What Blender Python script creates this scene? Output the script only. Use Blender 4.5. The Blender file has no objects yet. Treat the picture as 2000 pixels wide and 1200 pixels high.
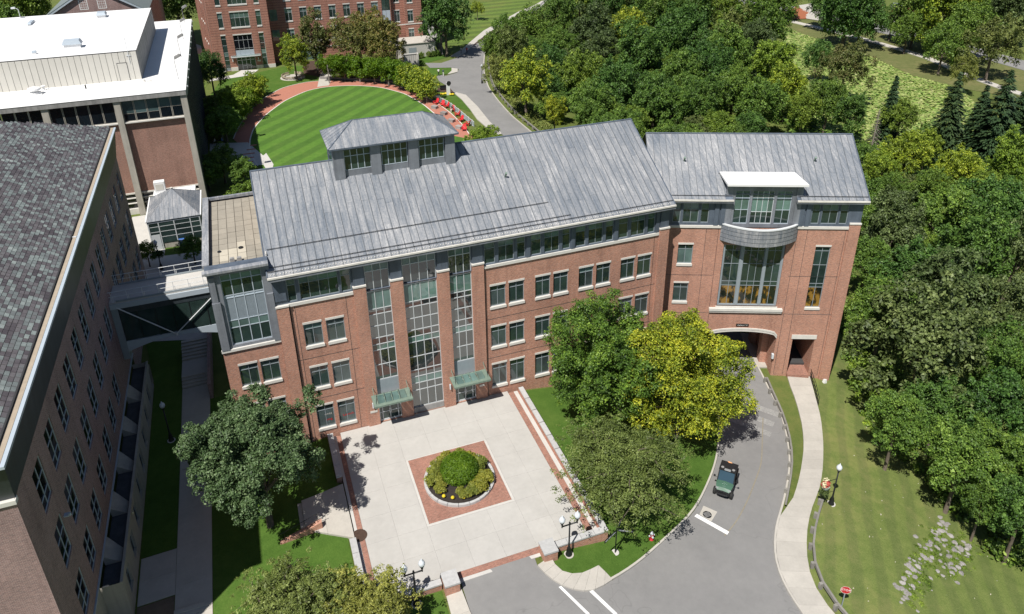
import bpy, bmesh, math, random
import numpy as np
from mathutils import Matrix, Vector
random.seed(7); rng = np.random.default_rng(7)
scene = bpy.context.scene
COL = scene.collection
R = math.radians

# ------------------------------------------------------------------ camera, world, sun, exposure
cd = bpy.data.cameras.new('camera'); cam = bpy.data.objects.new('camera', cd); COL.objects.link(cam)
scene.camera = cam
cd.sensor_width = 36.0; cd.lens = 1462.36 / 2000 * 36.0
cd.shift_y = -(600 - 403.22) / 2000
cd.clip_start = 0.5; cd.clip_end = 6000
_y, _p, _r = R(20.0532), R(25.32275), R(0.70697)
_right = Vector((math.cos(_y), -math.sin(_y), 0))
_fwd = Vector((math.sin(_y) * math.cos(_p), math.cos(_y) * math.cos(_p), -math.sin(_p)))
_down = _fwd.cross(_right)
_r2 = _right * math.cos(_r) + _down * math.sin(_r)
_d2 = -_right * math.sin(_r) + _down * math.cos(_r)
cam.matrix_world = Matrix(((_r2.x, -_d2.x, -_fwd.x, 0), (_r2.y, -_d2.y, -_fwd.y, 0), (_r2.z, -_d2.z, -_fwd.z, 48), (0, 0, 0, 1)))

w = bpy.data.worlds.new('World'); scene.world = w; w.use_nodes = True
nt = w.node_tree; bg = nt.nodes['Background']
sky = nt.nodes.new('ShaderNodeTexSky'); sky.sky_type = 'NISHITA'; sky.sun_disc = False
SUN_AZ, SUN_EL = 50.5, 58.0          # shadows fall towards +x +y, 50.5 degrees from +y
sky.sun_elevation = R(SUN_EL); sky.sun_rotation = R(180 + SUN_AZ); sky.altitude = 300
sky.air_density = 1.0; sky.dust_density = 0.6; sky.ozone_density = 1.0
nt.links.new(sky.outputs[0], bg.inputs[0]); bg.inputs[1].default_value = 0.057
sd = bpy.data.lights.new('sun', 'SUN'); sd.energy = 5.0; sd.angle = R(0.53); sd.color = (1.0, 0.955, 0.88)
sun = bpy.data.objects.new('sun', sd); COL.objects.link(sun)
_td = Vector((math.sin(R(SUN_AZ)) * math.cos(R(SUN_EL)), math.cos(R(SUN_AZ)) * math.cos(R(SUN_EL)), -math.sin(R(SUN_EL))))
sun.rotation_euler = _td.to_track_quat('-Z', 'Y').to_euler(); sun.location = (-60, -60, 120)
vs = scene.view_settings
vs.view_transform = 'Standard'; vs.look = 'None'; vs.gamma = 1.0; vs.use_curve_mapping = False; vs.exposure = 0.30
scene.cycles.max_bounces = 6; scene.cycles.diffuse_bounces = 3; scene.cycles.glossy_bounces = 3
scene.cycles.transmission_bounces = 3; scene.cycles.transparent_max_bounces = 4
scene.cycles.caustics_reflective = False; scene.cycles.caustics_refractive = False

L = {
 'kerb_w': ((39.13, 47.79), (37.05, 44.74), (34.95, 42.12), (33.12, 40.35), (29.95, 37.65), (28.26, 36.63), (26.06, 35.65), (23.37, 34.43), (21.35, 33.66), (19.59, 33.18), (18.69, 32.89), (17.67, 32.74), (16.96, 32.96), (16.23, 33.41), (15.59, 34.06), (15.08, 35.06), (14.8, 35.96)),
 'apron_in': ((19.59, 33.18), (19.21, 34.6), (17.79, 34.28), (16.73, 34.5), (16.24, 34.99), (16.02, 35.72), (16.04, 36.35)),
 'kerb_e': ((50.65, 60.22), (48.59, 55.06), (47.58, 52.1), (46.4, 49.12), (45.86, 47.21), (43.65, 43.31), (41.57, 40.35), (39.85, 38.49), (37.25, 35.99), (34.88, 34.01), (33.39, 32.33), (32.46, 30.96), (31.98, 29.68), (31.64, 28.28), (31.54, 26.77), (31.47, 25.94)),
 'walk_w': ((50.78, 52.12), (49.51, 50.14), (48.51, 47.84), (46.37, 44.18), (44.19, 41.4), (41.32, 38.54), (38, 35.66), (36.79, 35.23)),
 'walk_e': ((53.19, 51.49), (51.07, 47.97), (49.17, 44.76), (46.7, 41.59), (44, 38.64), (41.52, 36.33), (39.52, 34.95), (37.48, 33.21), (35.76, 31.31), (34.57, 29.68), (33.83, 28.03), (33.72, 25.99), (33.8, 25.21)),
 'rail1': ((47.41, 51.14), (46.41, 48.85), (45.48, 46.31), (44.27, 43.98), (42.9, 41.73), (41.38, 39.71), (39.4, 37.68), (37.06, 35.43)),
 'rail2': ((40.49, 34.88), (37.86, 32.81), (35.78, 30.77), (34.92, 29.54), (34.35, 28.06), (34.18, 26.54), (34.25, 25.49), (34.28, 24.53)),
 'apron_l': ((7.5, 36.01), (8, 36.12), (8.87, 36.07), (8.96, 35.34), (8.94, 34.07), (8.86, 33.36)),
 'apron_l2': ((7.5, 36.01), (7.44, 34.68), (7.35, 33.98)),
 'cw1': ((15.56, 33.81), (15.77, 33.83), (16.8, 31.19), (16.56, 31.19)),
 'cw2': ((17.53, 32.79), (17.83, 32.83), (18.67, 30.61), (18.39, 30.62)),
 'stop': ((28.98, 36.77), (29.34, 36.95), (30.85, 34.59), (30.5, 34.38)),
 'pad': ((29.52, 36.84), (30.41, 37.58), (31.16, 36.67), (30.04, 35.91)),
 'road_e': ((49.57, 118.99), (49.49, 125.68), (49.42, 134.76), (50.41, 145.94), (51.71, 156.61), (54.42, 167.7), (58.21, 179.51), (62.01, 190.1), (69.09, 202.53), (80.62, 218.87), (93.87, 234.95), (103.68, 248.81), (112, 262.41)),
 'road_w': ((43.4, 117.19), (43.7, 124.81), (43.91, 132.25), (44.89, 143.06), (45.09, 152.03), (43.17, 154.99), (43.31, 158.71), (42.43, 164.22), (43.17, 170.58), (45.34, 168.4), (48.6, 170.46), (49.98, 173.78), (48.95, 175.62), (43.52, 176.71), (43.64, 182.24), (47.56, 180.98), (53.44, 185.83), (56.78, 190.36), (62.57, 199.9), (70.13, 211.07), (79.65, 223.17), (90.44, 235.54), (99.56, 244.42), (104.35, 251.37), (110.12, 262.82)),
 'walkback': ((53.44, 185.83), (56.78, 190.36), (62.57, 199.9), (70.13, 211.07), (79.65, 223.17), (90.44, 235.54), (99.56, 244.42), (105.42, 253), (104.69, 253.15), (99.63, 246.97), (90.72, 238.66), (79.82, 226.03), (69.95, 214.37), (62.15, 202.39), (56.84, 193.86), (51.8, 187.36)),
 'walk2': ((43.17, 154.99), (45.09, 152.03), (44.89, 143.06), (43.91, 132.25), (43.7, 124.81), (42.49, 124.26), (42.21, 129.39), (42.05, 134.61), (42.8, 141.74), (43.22, 148.93), (43.05, 152.98)),
 'island': ((42.93, 176.93), (48.8, 175.12), (47.7, 172.22), (46.55, 170), (42.69, 168.79), (41.32, 169.28)),
 'islandc': ((48.56, 175.18), (49.73, 173.83), (48.86, 170.91), (45.82, 169.22), (47.7, 172.22)),
 'lawn': ((0.14, 126.29), (-0.78, 133.12), (-0.53, 140.07), (0.47, 146.79), (3.29, 154.81), (7.67, 163.16), (13.1, 169.13), (17.84, 170.54), (23.38, 168.85), (28.54, 165.07), (32.73, 157.66), (34.6, 148.63), (35.21, 140.98), (35.17, 133.98), (34.62, 127.77)),
 'brick_out': ((-3.54, 142.17), (-2.74, 147.12), (-0.63, 156.43), (2.99, 166.36), (7.94, 174.03), (13.98, 176.91), (20.85, 175.21), (27.34, 171.14), (32.19, 165.63), (35.96, 156.72), (37.56, 149.71), (38.54, 141.38), (38.55, 132.47), (38.11, 127.12)),
 'wallstone': ((17.05, 177.93), (20.92, 175.66), (25.21, 172.64), (29.45, 169.66), (34.16, 163.86), (37.1, 156.67), (38.03, 151.48)),
 'fence': ((38.06, 149.51), (39, 146.85), (39.52, 142.87), (39.79, 138.32), (39.94, 133.62), (40.1, 130.49)),
 'hedge_top': ((18.61, 173.34, 3.41), (21.69, 174.38, 3.44), (24.27, 172.1, 3.49), (27.28, 169.15, 3.55), (30.24, 166.28, 3.6), (32.26, 162.08, 3.62), (34.13, 157.7, 3.61), (35.25, 152.97, 3.59), (35.81, 148.65, 3.58)),
 'hedge_l': ((2.26, 169.71, 3.14), (-0.17, 160.3, 3.16), (-3.25, 150.43, 3.18), (-5.25, 142.94, 3.2)),
 'pond': ((172.91, 205.05), (170.4, 192.61), (170.31, 180.94), (168.48, 162.42), (163.07, 142.63), (164.75, 128.58), (159.3, 120.98), (145.34, 105.16), (128.03, 106.01), (109.03, 113.95), (132.42, 156.82)),
 'farpath': ((177.43, 210.27), (180.58, 197.47), (181.43, 176.02), (180.04, 155.49), (174.88, 135.97), (173.23, 124.39), (174.34, 114.69)),
 'farroad': ((170.68, 248.34), (176.71, 237.22), (180.34, 229.8), (189.06, 218.05), (191.69, 200.6), (192.51, 183.38), (193.56, 168.38), (193.12, 150.26), (192.66, 128.67)),
 'rocks': ((51.04, 31.12), (49.3, 30.31), (47.23, 29.31), (45.51, 28.57), (43.65, 27.67), (41.71, 26.64), (40.12, 25.42), (50.44, 28.97), (48.53, 28), (47.04, 27.25), (45.7, 26.52)),
 'woodedge': ((68.32, 62.72), (65.22, 58.46), (61.7, 53.47), (57.68, 48.15), (54.19, 43.09), (53.5, 40.35), (54.45, 36.8), (52.87, 32.56), (52.53, 29.66), (52.31, 24.81)),
 'handrail': ((53.6, 52.45), (52.65, 50.62), (51.36, 48.31), (50.06, 46.24)),
 'misc': {'lampA': (17.45, 36.15, -0.22), 'lampB': (5.65, 36.63, -0.2), 'lampC': (41.44, 34.8, -2.78), 'signpost': (21.01, 35.44, -0.67), 'hydrant': (24.35, 35.74, -0.95), 'grate': (30.12, 36.62, -1.52), 'stopsign': (34.77, 26.36, -1.98), 'utvf': (32.22, 37.31, -1.76), 'utvb': (35.33, 40.27, -2.2), 'bag': (53.57, 49.26, -4.1), 'lampAlley': (-11.54, 61.41, -1.08), 'ped1': (43.61, 168.95, 0.18), 'ped2': (44.52, 168.17, 0.16), 'ped3': (55.47, 188.87, -0.35), 'ped4': (56.84, 189.19, -0.42), 'bin': (41.77, 157.5, 0.15), 'kiosk': (41.56, 153.44, 0.13), 'circle': (11.2, 181.92, -0.05), 'chairs1': (36.9, 147.29, 0.18), 'mailbox': (-11.21, 99.52, -0.01), 'lampPav': (-13.66, 94.1, -0.01), 'manhole': (2.87, 43.46, -0.09), 'sapling': (72.73, 228.86, -0.13), 'seattable': (-5.99, 141.39, 0.01)},
 'chairs': ((37.29, 147.89, 0.18), (38.11, 146.04, 0.18), (38.62, 144.71, 0.18), (39.22, 141.86, 0.19), (39.12, 138.58, 0.23), (38.73, 134.81, 0.29), (39.19, 131.86, 0.33), (37.74, 129.18, 0.37)),
 'cubes': ((37.03, 145.72, 0.18), (37.68, 141, 0.21), (37.8, 135.91, 0.27), (38, 131.36, 0.34)),
 'forest': (('D', 87.5, 199.2, 4.85, 6.8), ('D', 65.5, 151.5, 3.68, 5.4), ('D', 88.7, 153.4, 5.69, 7.7), ('D', 71.3, 132.9, 4.43, 6.3), ('D', 76.9, 126.5, 4.14, 6), ('D', 109.7, 168.6, 6.18, 8.3), ('D', 115.8, 192.1, 5.67, 7.7), ('D', 127.6, 193.6, 7, 9.3), ('D', 119, 210.3, 5.76, 7.8), ('D', 108, 209.7, 5.35, 7.4), ('D', 98.1, 141.1, 5.35, 7.4), ('D', 86.4, 124.1, 4.18, 6), ('D', 143, 176.8, 6.72, 8.9), ('D', 95.5, 126, 4.51, 6.4), ('D', 136, 147.5, 4.12, 5.9), ('D', 111.9, 116.3, 4.64, 6.5), ('D', 112.5, 110.5, 3.89, 5.7), ('G', 73.7, 186.9, 4.38, 6.2), ('G', 62.6, 174.8, 4.2, 6), ('G', 58.3, 172.2, 2.76, 4.4), ('G', 75.7, 173, 3.37, 5.1), ('G', 66.5, 139.4, 4.32, 6.2), ('G', 61.4, 124.4, 3.54, 5.3), ('G', 93.1, 141.6, 4.4, 6.3), ('G', 78.6, 122.6, 3.67, 5.4), ('G', 59.4, 120.3, 2.49, 4.1), ('G', 101.7, 214.8, 5.09, 7), ('G', 141.3, 196.7, 5.98, 8.1), ('G', 113.8, 154.4, 5.35, 7.4), ('G', 97.9, 120.1, 4.39, 6.3), ('G', 106, 116.7, 3.77, 5.5), ('G', 120.9, 106.1, 3.66, 5.4), ('O', 60.9, 165.5, 3.65, 5.4), ('O', 52.5, 150.8, 2.68, 4.3), ('O', 135.4, 180.9, 4.72, 6.6), ('Y', 53, 136.3, 4.32, 6.2), ('Y', 99.2, 179.8, 4.99, 6.9), ('Y', 53.7, 123.2, 2.12, 3.6), ('S', 88.3, 178.5, 5.68, 7.7), ('S', 82.4, 162.4, 4.01, 5.8), ('S', 124.4, 157.7, 5.01, 7), ('YG', 116.5, 139.9, 5.03, 7), ('YG', 109.1, 126.2, 4.2, 6), ('YG', 99, 88.6, 3.32, 5), ('YG', 105.3, 89.6, 4.44, 6.3), ('YG', 114.7, 93.7, 3.18, 4.9), ('YG', 108.3, 81.7, 4.25, 6.1), ('YG', 118.3, 80.5, 4.49, 6.4), ('B', 128.3, 130, 5.81, 7.9), ('G', 100.2, 79.1, 3.61, 5.3), ('G', 105, 73.7, 3.99, 5.8), ('G', 95.8, 82.6, 2.83, 4.5)),
 'park': (('D', 167, 168.8, 8.04, 10.4), ('D', 178.4, 189.1, 5.8, 7.9), ('D', 169.7, 165.8, 6.12, 8.2), ('D', 185.5, 169.6, 3.34, 5), ('G', 183.7, 159.6, 6.65, 8.9), ('G', 182.8, 140.6, 6.15, 8.3), ('G', 169.2, 136.4, 4.64, 6.5), ('G', 177.2, 155.6, 3.97, 5.8), ('G', 214.3, 162.9, 6.42, 8.6), ('G', 206.7, 176.8, 6.38, 8.5), ('Y', 184.8, 150.3, 7.79, 10.2), ('S', 174.7, 127, 5.72, 7.8), ('S', 206.5, 149.3, 7.16, 9.4), ('O', 158.5, 120.7, 3.07, 4.7), ('O', 174.4, 205.9, 5.11, 7.1), ('O', 174.5, 214.6, 3.86, 5.6)),
 'woods': (('S', 59.7, 43.6, 5.78, 7.8), ('S', 81.2, 68.4, 4.43, 6.3), ('S', 73.3, 52.2, 5.05, 7), ('S', 92.2, 58.2, 4.36, 6.2), ('S', 76.8, 47.9, 4.23, 6.1), ('G', 90.1, 68.8, 4.56, 6.4), ('G', 73.3, 64.6, 2.99, 4.6), ('G', 51.9, 32, 2.98, 4.6), ('G', 63.3, 52.1, 3.48, 5.2), ('G', 50.4, 37.5, 2.61, 4.2), ('D', 98.5, 67.5, 4.63, 6.5), ('D', 86, 59.4, 4.71, 6.6), ('D', 69.4, 41.8, 3.55, 5.3), ('D', 60.6, 35.8, 3.65, 5.4), ('D', 56.2, 31.4, 2.85, 4.5), ('D', 52, 26.4, 2.52, 4.1), ('D', 74.9, 58, 4.23, 6.1), ('D', 51.3, 28.9, 1.69, 3.1), ('D', 56.9, 38.5, 2.93, 4.6)),
 'front': (('oak', -3.6, 47.6, 5.45, 7.5), ('maple', 26.6, 50.7, 5.3, 7.3), ('ymaple', 33.9, 47.3, 5.29, 7.3), ('locust', 23.3, 36.6, 4.55, 6.4), ('locust', -1.2, 37.1, 3.56, 5.3), ('locust', 2.7, 34.8, 3.18, 4.9), ('D', -8.2, 54.5, 2.07, 3.6)),
 'back': (('B', 17.3, 183.7, 4.17, 6), ('B', 25.6, 177.8, 5.07, 7), ('B', 31.9, 173.1, 4.54, 6.4), ('B', 31.1, 188.1, 4.35, 6.2), ('Y', 11.9, 178.7, 3.21, 4.9), ('D', 50.8, 187.4, 6.04, 8.1), ('D', 55.1, 213.4, 5.02, 7), ('D', -14.6, 238.6, 6.46, 8.6), ('D', -6.4, 172.5, 3.12, 4.8), ('G', -54.9, 241.3, 6.99, 9.2), ('G', -56.2, 230.3, 5.35, 7.3), ('G', -53.9, 257, 4.5, 6.4), ('D', -58.3, 274.9, 4.78, 6.7)),
 'bush': (('bush', 36.5, 113.3, 3.27, 5), ('bush', -1.8, 103.7, 3.47, 5.2), ('bush', -5.3, 120.7, 3.42, 5.1), ('bush', -7.7, 118.2, 3.03, 4.7), ('bush', -2.4, 117, 2.73, 4.3), ('bush', -2.3, 151.8, 4, 5.8), ('bush', 1.5, 161.7, 3.63, 5.4), ('bush', -4.5, 140.1, 3.71, 5.5), ('bush', -6.3, 151.3, 3.17, 4.8), ('bush', -15.1, 95.4, 1.7, 3.2), ('bush', -9.6, 94, 1.97, 3.5)),
 'conifer': ((120.2, 108.4, 13.3, 2.7), (123.3, 97.4, 16.2, 4.1), (126.1, 93.7, 15, 3.9), (126.1, 90, 18.7, 5.5), (130.3, 89.5, 15.8, 4.4), (130.7, 87, 15.8, 3.8)),
 'dead': (112.2, 103.7, 1.6),
 'CP': ((10, 34.9, -0.1), (17, 34.9, -0.15), (13, 28.9, -0.1), (21, 35.9, -0.68), (25, 35.9, -1), (29, 36.9, -1.4), (34, 38.9, -2), (40, 44.9, -2.9), (45, 50.9, -3.55), (54, 49.4, -4.15), (49, 51.4, -3.7), (47, 58.9, -3.7), (41, 34.4, -2.7), (35, 26.9, -2), (30, 28.9, -1.6), (22, 28.9, -0.7), (49, 29.9, -4.5), (52, 37.9, -4.9), (60, 43.9, -6.5), (65, 28.9, -7), (80, 48.9, -8.5), (100, 80, -8), (22, 54.9, -0.5), (22, 45.9, -0.6), (28, 54.9, -1.5), (36, 53.9, -2.6), (30, 45.9, -1.8), (1.5, 54.9, -0.15), (1.5, 38.9, -0.2), (8, 35.9, -0.2), (-1, 54.9, -0.5), (-6, 53.9, -1), (-9, 43.9, -1.2), (-10, 58.9, -1.1), (-9, 72, -0.6), (-9, 80, 0), (-10, 95, 0), (-12, 110, 0), (-4, 34.9, -0.9), (0, 28.9, -0.6), (-9, 28.9, -1.4), (0, 82, 0), (20, 82, -0.2), (35, 80, -1.2), (48, 75, -3.4), (51, 90, -2), (50, 110, -0.6), (48, 129, 0), (30, 110, 0), (5, 110, 0), (0, 140, 0), (25, 140, 0), (45, 150, 0), (49, 169, 0), (20, 180, 0), (-5, 200, 0), (46, 195, 0), (60, 215, 0), (95, 261, 0), (60, 130, -1.8), (58, 100, -4), (75, 130, -4.5), (75, 160, -3), (100, 110, -7), (110, 160, -6), (130, 120, -6.3), (165, 130, -6), (165, 160, -6), (170, 202, -6), (140, 180, -6), (200, 160, -5), (230, 190, -4), (180, 240, -3.5), (130, 240, -2), (-60, 200, 0), (-60, 100, 0), (-80, 340, 0), (0, 300, 0), (100, 330, 0), (250, 250, -4), (300, 350, -3), (-40, 38.9, -1), (-30, 8.9, -1), (30, 8.9, -1.6), (70, 8.9, -7), (60, 70, -5.5), (58, 56.9, -5.2)),
}

# ------------------------------------------------------------------ terrain height
_cp = np.array(L['CP'], float); _q = _cp[:, :2] / 100
def _U(r2): return np.where(r2 > 0, r2 * np.log(r2 + 1e-12), 0)
_K = _U(((_q[:, None] - _q[None]) ** 2).sum(-1)) + np.eye(len(_q)) * 2e-4
_P = np.c_[np.ones(len(_q)), _q]
_W = np.linalg.solve(np.block([[_K, _P], [_P.T, np.zeros((3, 3))]]), np.r_[_cp[:, 2], 0, 0, 0])
def TV(x, y):
    x = np.clip(np.asarray(x, float), -80, 300); y = np.clip(np.asarray(y, float), 0, 350)
    q = np.stack([x, y], -1) / 100
    u = _U(((q[..., None, :] - _q) ** 2).sum(-1))
    return u @ _W[:-3] + _W[-3] + q[..., 0] * _W[-2] + q[..., 1] * _W[-1]
def T(x, y): return float(TV(x, y))

# ------------------------------------------------------------------ materials
def nmat(name):
    m = bpy.data.materials.new(name); m.use_nodes = True
    n = m.node_tree.nodes; b = n['Principled BSDF']
    return m, m.node_tree, b
def N(t, typ, **kw):
    n = t.nodes.new(typ)
    for k, v in kw.items(): setattr(n, k, v)
    return n
def ramp(t, fac, stops):
    r = N(t, 'ShaderNodeValToRGB'); e = r.color_ramp.elements
    while len(e) < len(stops): e.new(0.5)
    for el, (p, c) in zip(e, stops): el.position = p; el.color = (*c, 1)
    t.links.new(fac, r.inputs[0]); return r.outputs[0]
def noise(t, vec, scale, detail=4, rough=.55):
    n = N(t, 'ShaderNodeTexNoise'); n.inputs['Scale'].default_value = scale; n.inputs['Detail'].default_value = detail
    n.inputs['Roughness'].default_value = rough
    if vec is not None: t.links.new(vec, n.inputs['Vector'])
    return n.outputs['Fac']
def math_(t, op, a, b=None):
    n = N(t, 'ShaderNodeMath', operation=op)
    for i, v in enumerate((a, b)):
        if v is None: continue
        if isinstance(v, (int, float)): n.inputs[i].default_value = v
        else: t.links.new(v, n.inputs[i])
    return n.outputs[0]
def mix(t, fac, a, b, blend='MIX'):
    n = N(t, 'ShaderNodeMix', data_type='RGBA', blend_type=blend)
    if isinstance(fac, (int, float)): n.inputs[0].default_value = fac
    else: t.links.new(fac, n.inputs[0])
    for i, v in ((6, a), (7, b)):
        if isinstance(v, tuple): n.inputs[i].default_value = (*v, 1)
        else: t.links.new(v, n.inputs[i])
    return n.outputs[2]
def mapping(t, vec, scale=(1, 1, 1), rot=(0, 0, 0)):
    n = N(t, 'ShaderNodeMapping'); n.inputs['Scale'].default_value = scale; n.inputs['Rotation'].default_value = rot
    t.links.new(vec, n.inputs['Vector']); return n.outputs[0]
def pos(t): return N(t, 'ShaderNodeNewGeometry').outputs['Position']
def bump(t, b, h, strength=.3, dist=.05):
    n = N(t, 'ShaderNodeBump'); n.inputs['Strength'].default_value = strength; n.inputs['Distance'].default_value = dist
    t.links.new(h, n.inputs['Height']); t.links.new(n.outputs[0], b.inputs['Normal'])
MATS = {}
def plain(name, c, rough=.6, metal=0., var=.15, scale=3., spec=.5, bmp=0., streak=None, obj_var=0.):
    """base colour with uneven weathering; streak = scale of vertical streaking"""
    m, t, b = nmat(name); b.inputs['Roughness'].default_value = rough; b.inputs['Metallic'].default_value = metal
    b.inputs['Specular IOR Level'].default_value = spec
    p = pos(t)
    f = noise(t, p, scale, 6, .65)
    f2 = noise(t, p, scale * 7, 3, .6)
    lo = tuple(x * (1 - var) for x in c); hi = tuple(min(1, x * (1 + var)) for x in c)
    col = ramp(t, math_(t, 'ADD', math_(t, 'MULTIPLY', f, .7), math_(t, 'MULTIPLY', f2, .3)), [(.3, lo), (.7, hi)])
    if streak:
        s = noise(t, mapping(t, p, (streak, streak, streak * .06)), 1.0, 4, .7)
        col = mix(t, 1.0, col, ramp(t, s, [(.3, (1 - var * 1.6,) * 3), (.65, (1.06,) * 3)]), 'MULTIPLY')
    if obj_var:
        oi = N(t, 'ShaderNodeObjectInfo').outputs['Random']
        col = mix(t, 1.0, col, ramp(t, oi, [(0, (1 - obj_var,) * 3), (1, (1 + obj_var,) * 3)]), 'MULTIPLY')
    t.links.new(col, b.inputs['Base Color'])
    if bmp: bump(t, b, f2, bmp, .03)
    MATS[name] = m; return m
def brick_mat(name, c1, c2, mortar, bw=.21, bh=.072, var=.34, bands=0.):
    m, t, b = nmat(name); b.inputs['Roughness'].default_value = .85; b.inputs['Specular IOR Level'].default_value = .25
    g = N(t, 'ShaderNodeNewGeometry'); sp = N(t, 'ShaderNodeSeparateXYZ'); t.links.new(g.outputs['Position'], sp.inputs[0])
    sn = N(t, 'ShaderNodeSeparateXYZ'); t.links.new(g.outputs['True Normal'], sn.inputs[0])
    u = math_(t, 'SUBTRACT', math_(t, 'MULTIPLY', sp.outputs[1], sn.outputs[0]), math_(t, 'MULTIPLY', sp.outputs[0], sn.outputs[1]))
    flat = math_(t, 'ABSOLUTE', sn.outputs[2])
    fl = math_(t, 'GREATER_THAN', flat, .7)
    uu = math_(t, 'ADD', u, math_(t, 'MULTIPLY', fl, sp.outputs[0]))
    vv = math_(t, 'ADD', sp.outputs[2], math_(t, 'MULTIPLY', fl, sp.outputs[1]))
    cb = N(t, 'ShaderNodeCombineXYZ'); t.links.new(uu, cb.inputs[0]); t.links.new(vv, cb.inputs[1])
    br = N(t, 'ShaderNodeTexBrick'); t.links.new(cb.outputs[0], br.inputs['Vector'])
    br.inputs['Scale'].default_value = 1.0; br.inputs['Brick Width'].default_value = bw; br.inputs['Row Height'].default_value = bh
    br.inputs['Mortar Size'].default_value = .009; br.inputs['Mortar Smooth'].default_value = .2; br.inputs['Bias'].default_value = -.1
    br.inputs['Color1'].default_value = (*c1, 1); br.inputs['Color2'].default_value = (*c2, 1); br.inputs['Mortar'].default_value = (*mortar, 1)
    n1 = noise(t, g.outputs['Position'], .35, 6, .6); n2 = noise(t, mapping(t, cb.outputs[0], (4.2, 12, 1)), 1.0, 3, .7)
    f = math_(t, 'ADD', math_(t, 'MULTIPLY', n1, .35), math_(t, 'MULTIPLY', n2, .65))
    col = mix(t, 1.0, br.outputs['Color'], ramp(t, f, [(.3, (1 - var, 1 - var, 1 - var)), (.7, (1 + var,) * 3)]), 'MULTIPLY')
    sk = noise(t, mapping(t, g.outputs['Position'], (1.1, 1.1, .10)), 1.0, 4, .7)
    col = mix(t, 1.0, col, ramp(t, sk, [(.32, (.86, .85, .85)), (.5, (1, 1, 1)), (.7, (1.08, 1.06, 1.05))]), 'MULTIPLY')
    if bands:
        wv = math_(t, 'FRACT', math_(t, 'DIVIDE', sp.outputs[2], bands))
        wob = math_(t, 'ADD', wv, math_(t, 'MULTIPLY', math_(t, 'SUBTRACT', noise(t, mapping(t, cb.outputs[0], (.8, .8, 1)), 1.0, 3), .5), .25))
        col = mix(t, 1.0, col, ramp(t, wob, [(.0, (.45, .45, .5)), (.16, (.6, .6, .62)), (.22, (1.0,) * 3)]), 'MULTIPLY')
    t.links.new(col, b.inputs['Base Color'])
    bump(t, b, br.outputs['Fac'], -.35, .01)
    MATS[name] = m; return m
def glass(name, c, ior=1.75, rough=.02, wav=.004, blind=None):
    """opaque-looking glazing: dark room behind a clear reflecting pane, slightly uneven from pane to pane"""
    m, t, b = nmat(name)
    oi = N(t, 'ShaderNodeObjectInfo').outputs['Random']
    lo = tuple(x * .6 for x in c); hi = tuple(x * 1.5 for x in c)
    p = pos(t)
    f = math_(t, 'ADD', math_(t, 'MULTIPLY', noise(t, p, .9, 4), .6), math_(t, 'MULTIPLY', oi, .4))
    t.links.new(ramp(t, f, [(.25, lo), (.7, hi)]), b.inputs['Base Color'])
    b.inputs['Roughness'].default_value = rough; b.inputs['IOR'].default_value = ior
    bump(t, b, noise(t, p, .8, 2), .12, wav * 10)
    MATS[name] = m; return m
def leaf_mat(name, stops, trans=.22):
    m, t, b = nmat(name)
    g = N(t, 'ShaderNodeNewGeometry'); oi = N(t, 'ShaderNodeObjectInfo').outputs['Random']
    n1 = noise(t, g.outputs['Position'], .55, 4, .6)
    f = math_(t, 'ADD', math_(t, 'MULTIPLY', g.outputs['Random Per Island'], .42), math_(t, 'MULTIPLY', math_(t, 'ADD', math_(t, 'MULTIPLY', math_(t, 'SUBTRACT', n1, .5), 1.7), .5), .58))
    col = ramp(t, f, stops)
    col = mix(t, 1.0, col, ramp(t, oi, [(0, (.66, .76, .72)), (.35, (.95, 1, 1)), (.7, (1.05, 1, .85)), (1, (1.3, 1.14, .85))]), 'MULTIPLY')
    t.links.new(col, b.inputs['Base Color']); b.inputs['Roughness'].default_value = .55; b.inputs['Specular IOR Level'].default_value = .35
    tr = N(t, 'ShaderNodeBsdfTranslucent'); t.links.new(mix(t, 1.0, col, (1.25, 1.35, .6), 'MULTIPLY'), tr.inputs[0])
    mx = N(t, 'ShaderNodeMixShader'); mx.inputs[0].default_value = trans
    out = t.nodes['Material Output']
    t.links.new(b.outputs[0], mx.inputs[1]); t.links.new(tr.outputs[0], mx.inputs[2]); t.links.new(mx.outputs[0], out.inputs[0])
    MATS[name] = m; return m

brick_mat('brick_main', (.44, .178, .108), (.29, .113, .070), (.50, .42, .36))
brick_mat('brick_left', (.31, .185, .17), (.20, .12, .115), (.40, .35, .34))
brick_mat('brick_hall', (.33, .165, .125), (.22, .11, .085), (.36, .28, .24))
brick_mat('brick_back', (.37, .155, .11), (.29, .12, .085), (.38, .27, .22), bands=.62)
brick_mat('brick_pav', (.33, .155, .115), (.23, .115, .088), (.33, .23, .185), bw=.2, bh=.1)
plain('limestone', (.62, .60, .56), .8, var=.1, scale=2)
plain('granite', (.43, .43, .43), .75, var=.16, scale=4, bmp=.1, obj_var=.06)
plain('concrete', (.425, .413, .392), .85, var=.10, scale=.35, obj_var=.02)
plain('concrete_walk', (.44, .415, .375), .85, var=.12, scale=.9, obj_var=.05)
plain('concrete_white', (.50, .485, .46), .85, var=.1, scale=.8)
plain('concrete_grey', (.30, .295, .29), .85, var=.22, scale=.8, streak=2.)
plain('column_stone', (.40, .375, .33), .8, var=.12, scale=.5, streak=1.5)
plain('lead', (.105, .13, .17), .5, var=.2, scale=.8, streak=1.2, spec=.4)  # darkened towards navy, so the eave shade is partly in the colour
plain('lead_dark', (.04, .052, .062), .5, var=.25, scale=.8, streak=1.2)
plain('lead_light', (.205, .22, .25), .55, var=.2, scale=.8, streak=1.2)  # paler copy of the lead, toned after sunlit pilasters
plain('metal_frame', (.27, .31, .34), .4, var=.08, spec=.5)
plain('metal_frame_l', (.42, .48, .54), .4, var=.06)
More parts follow.
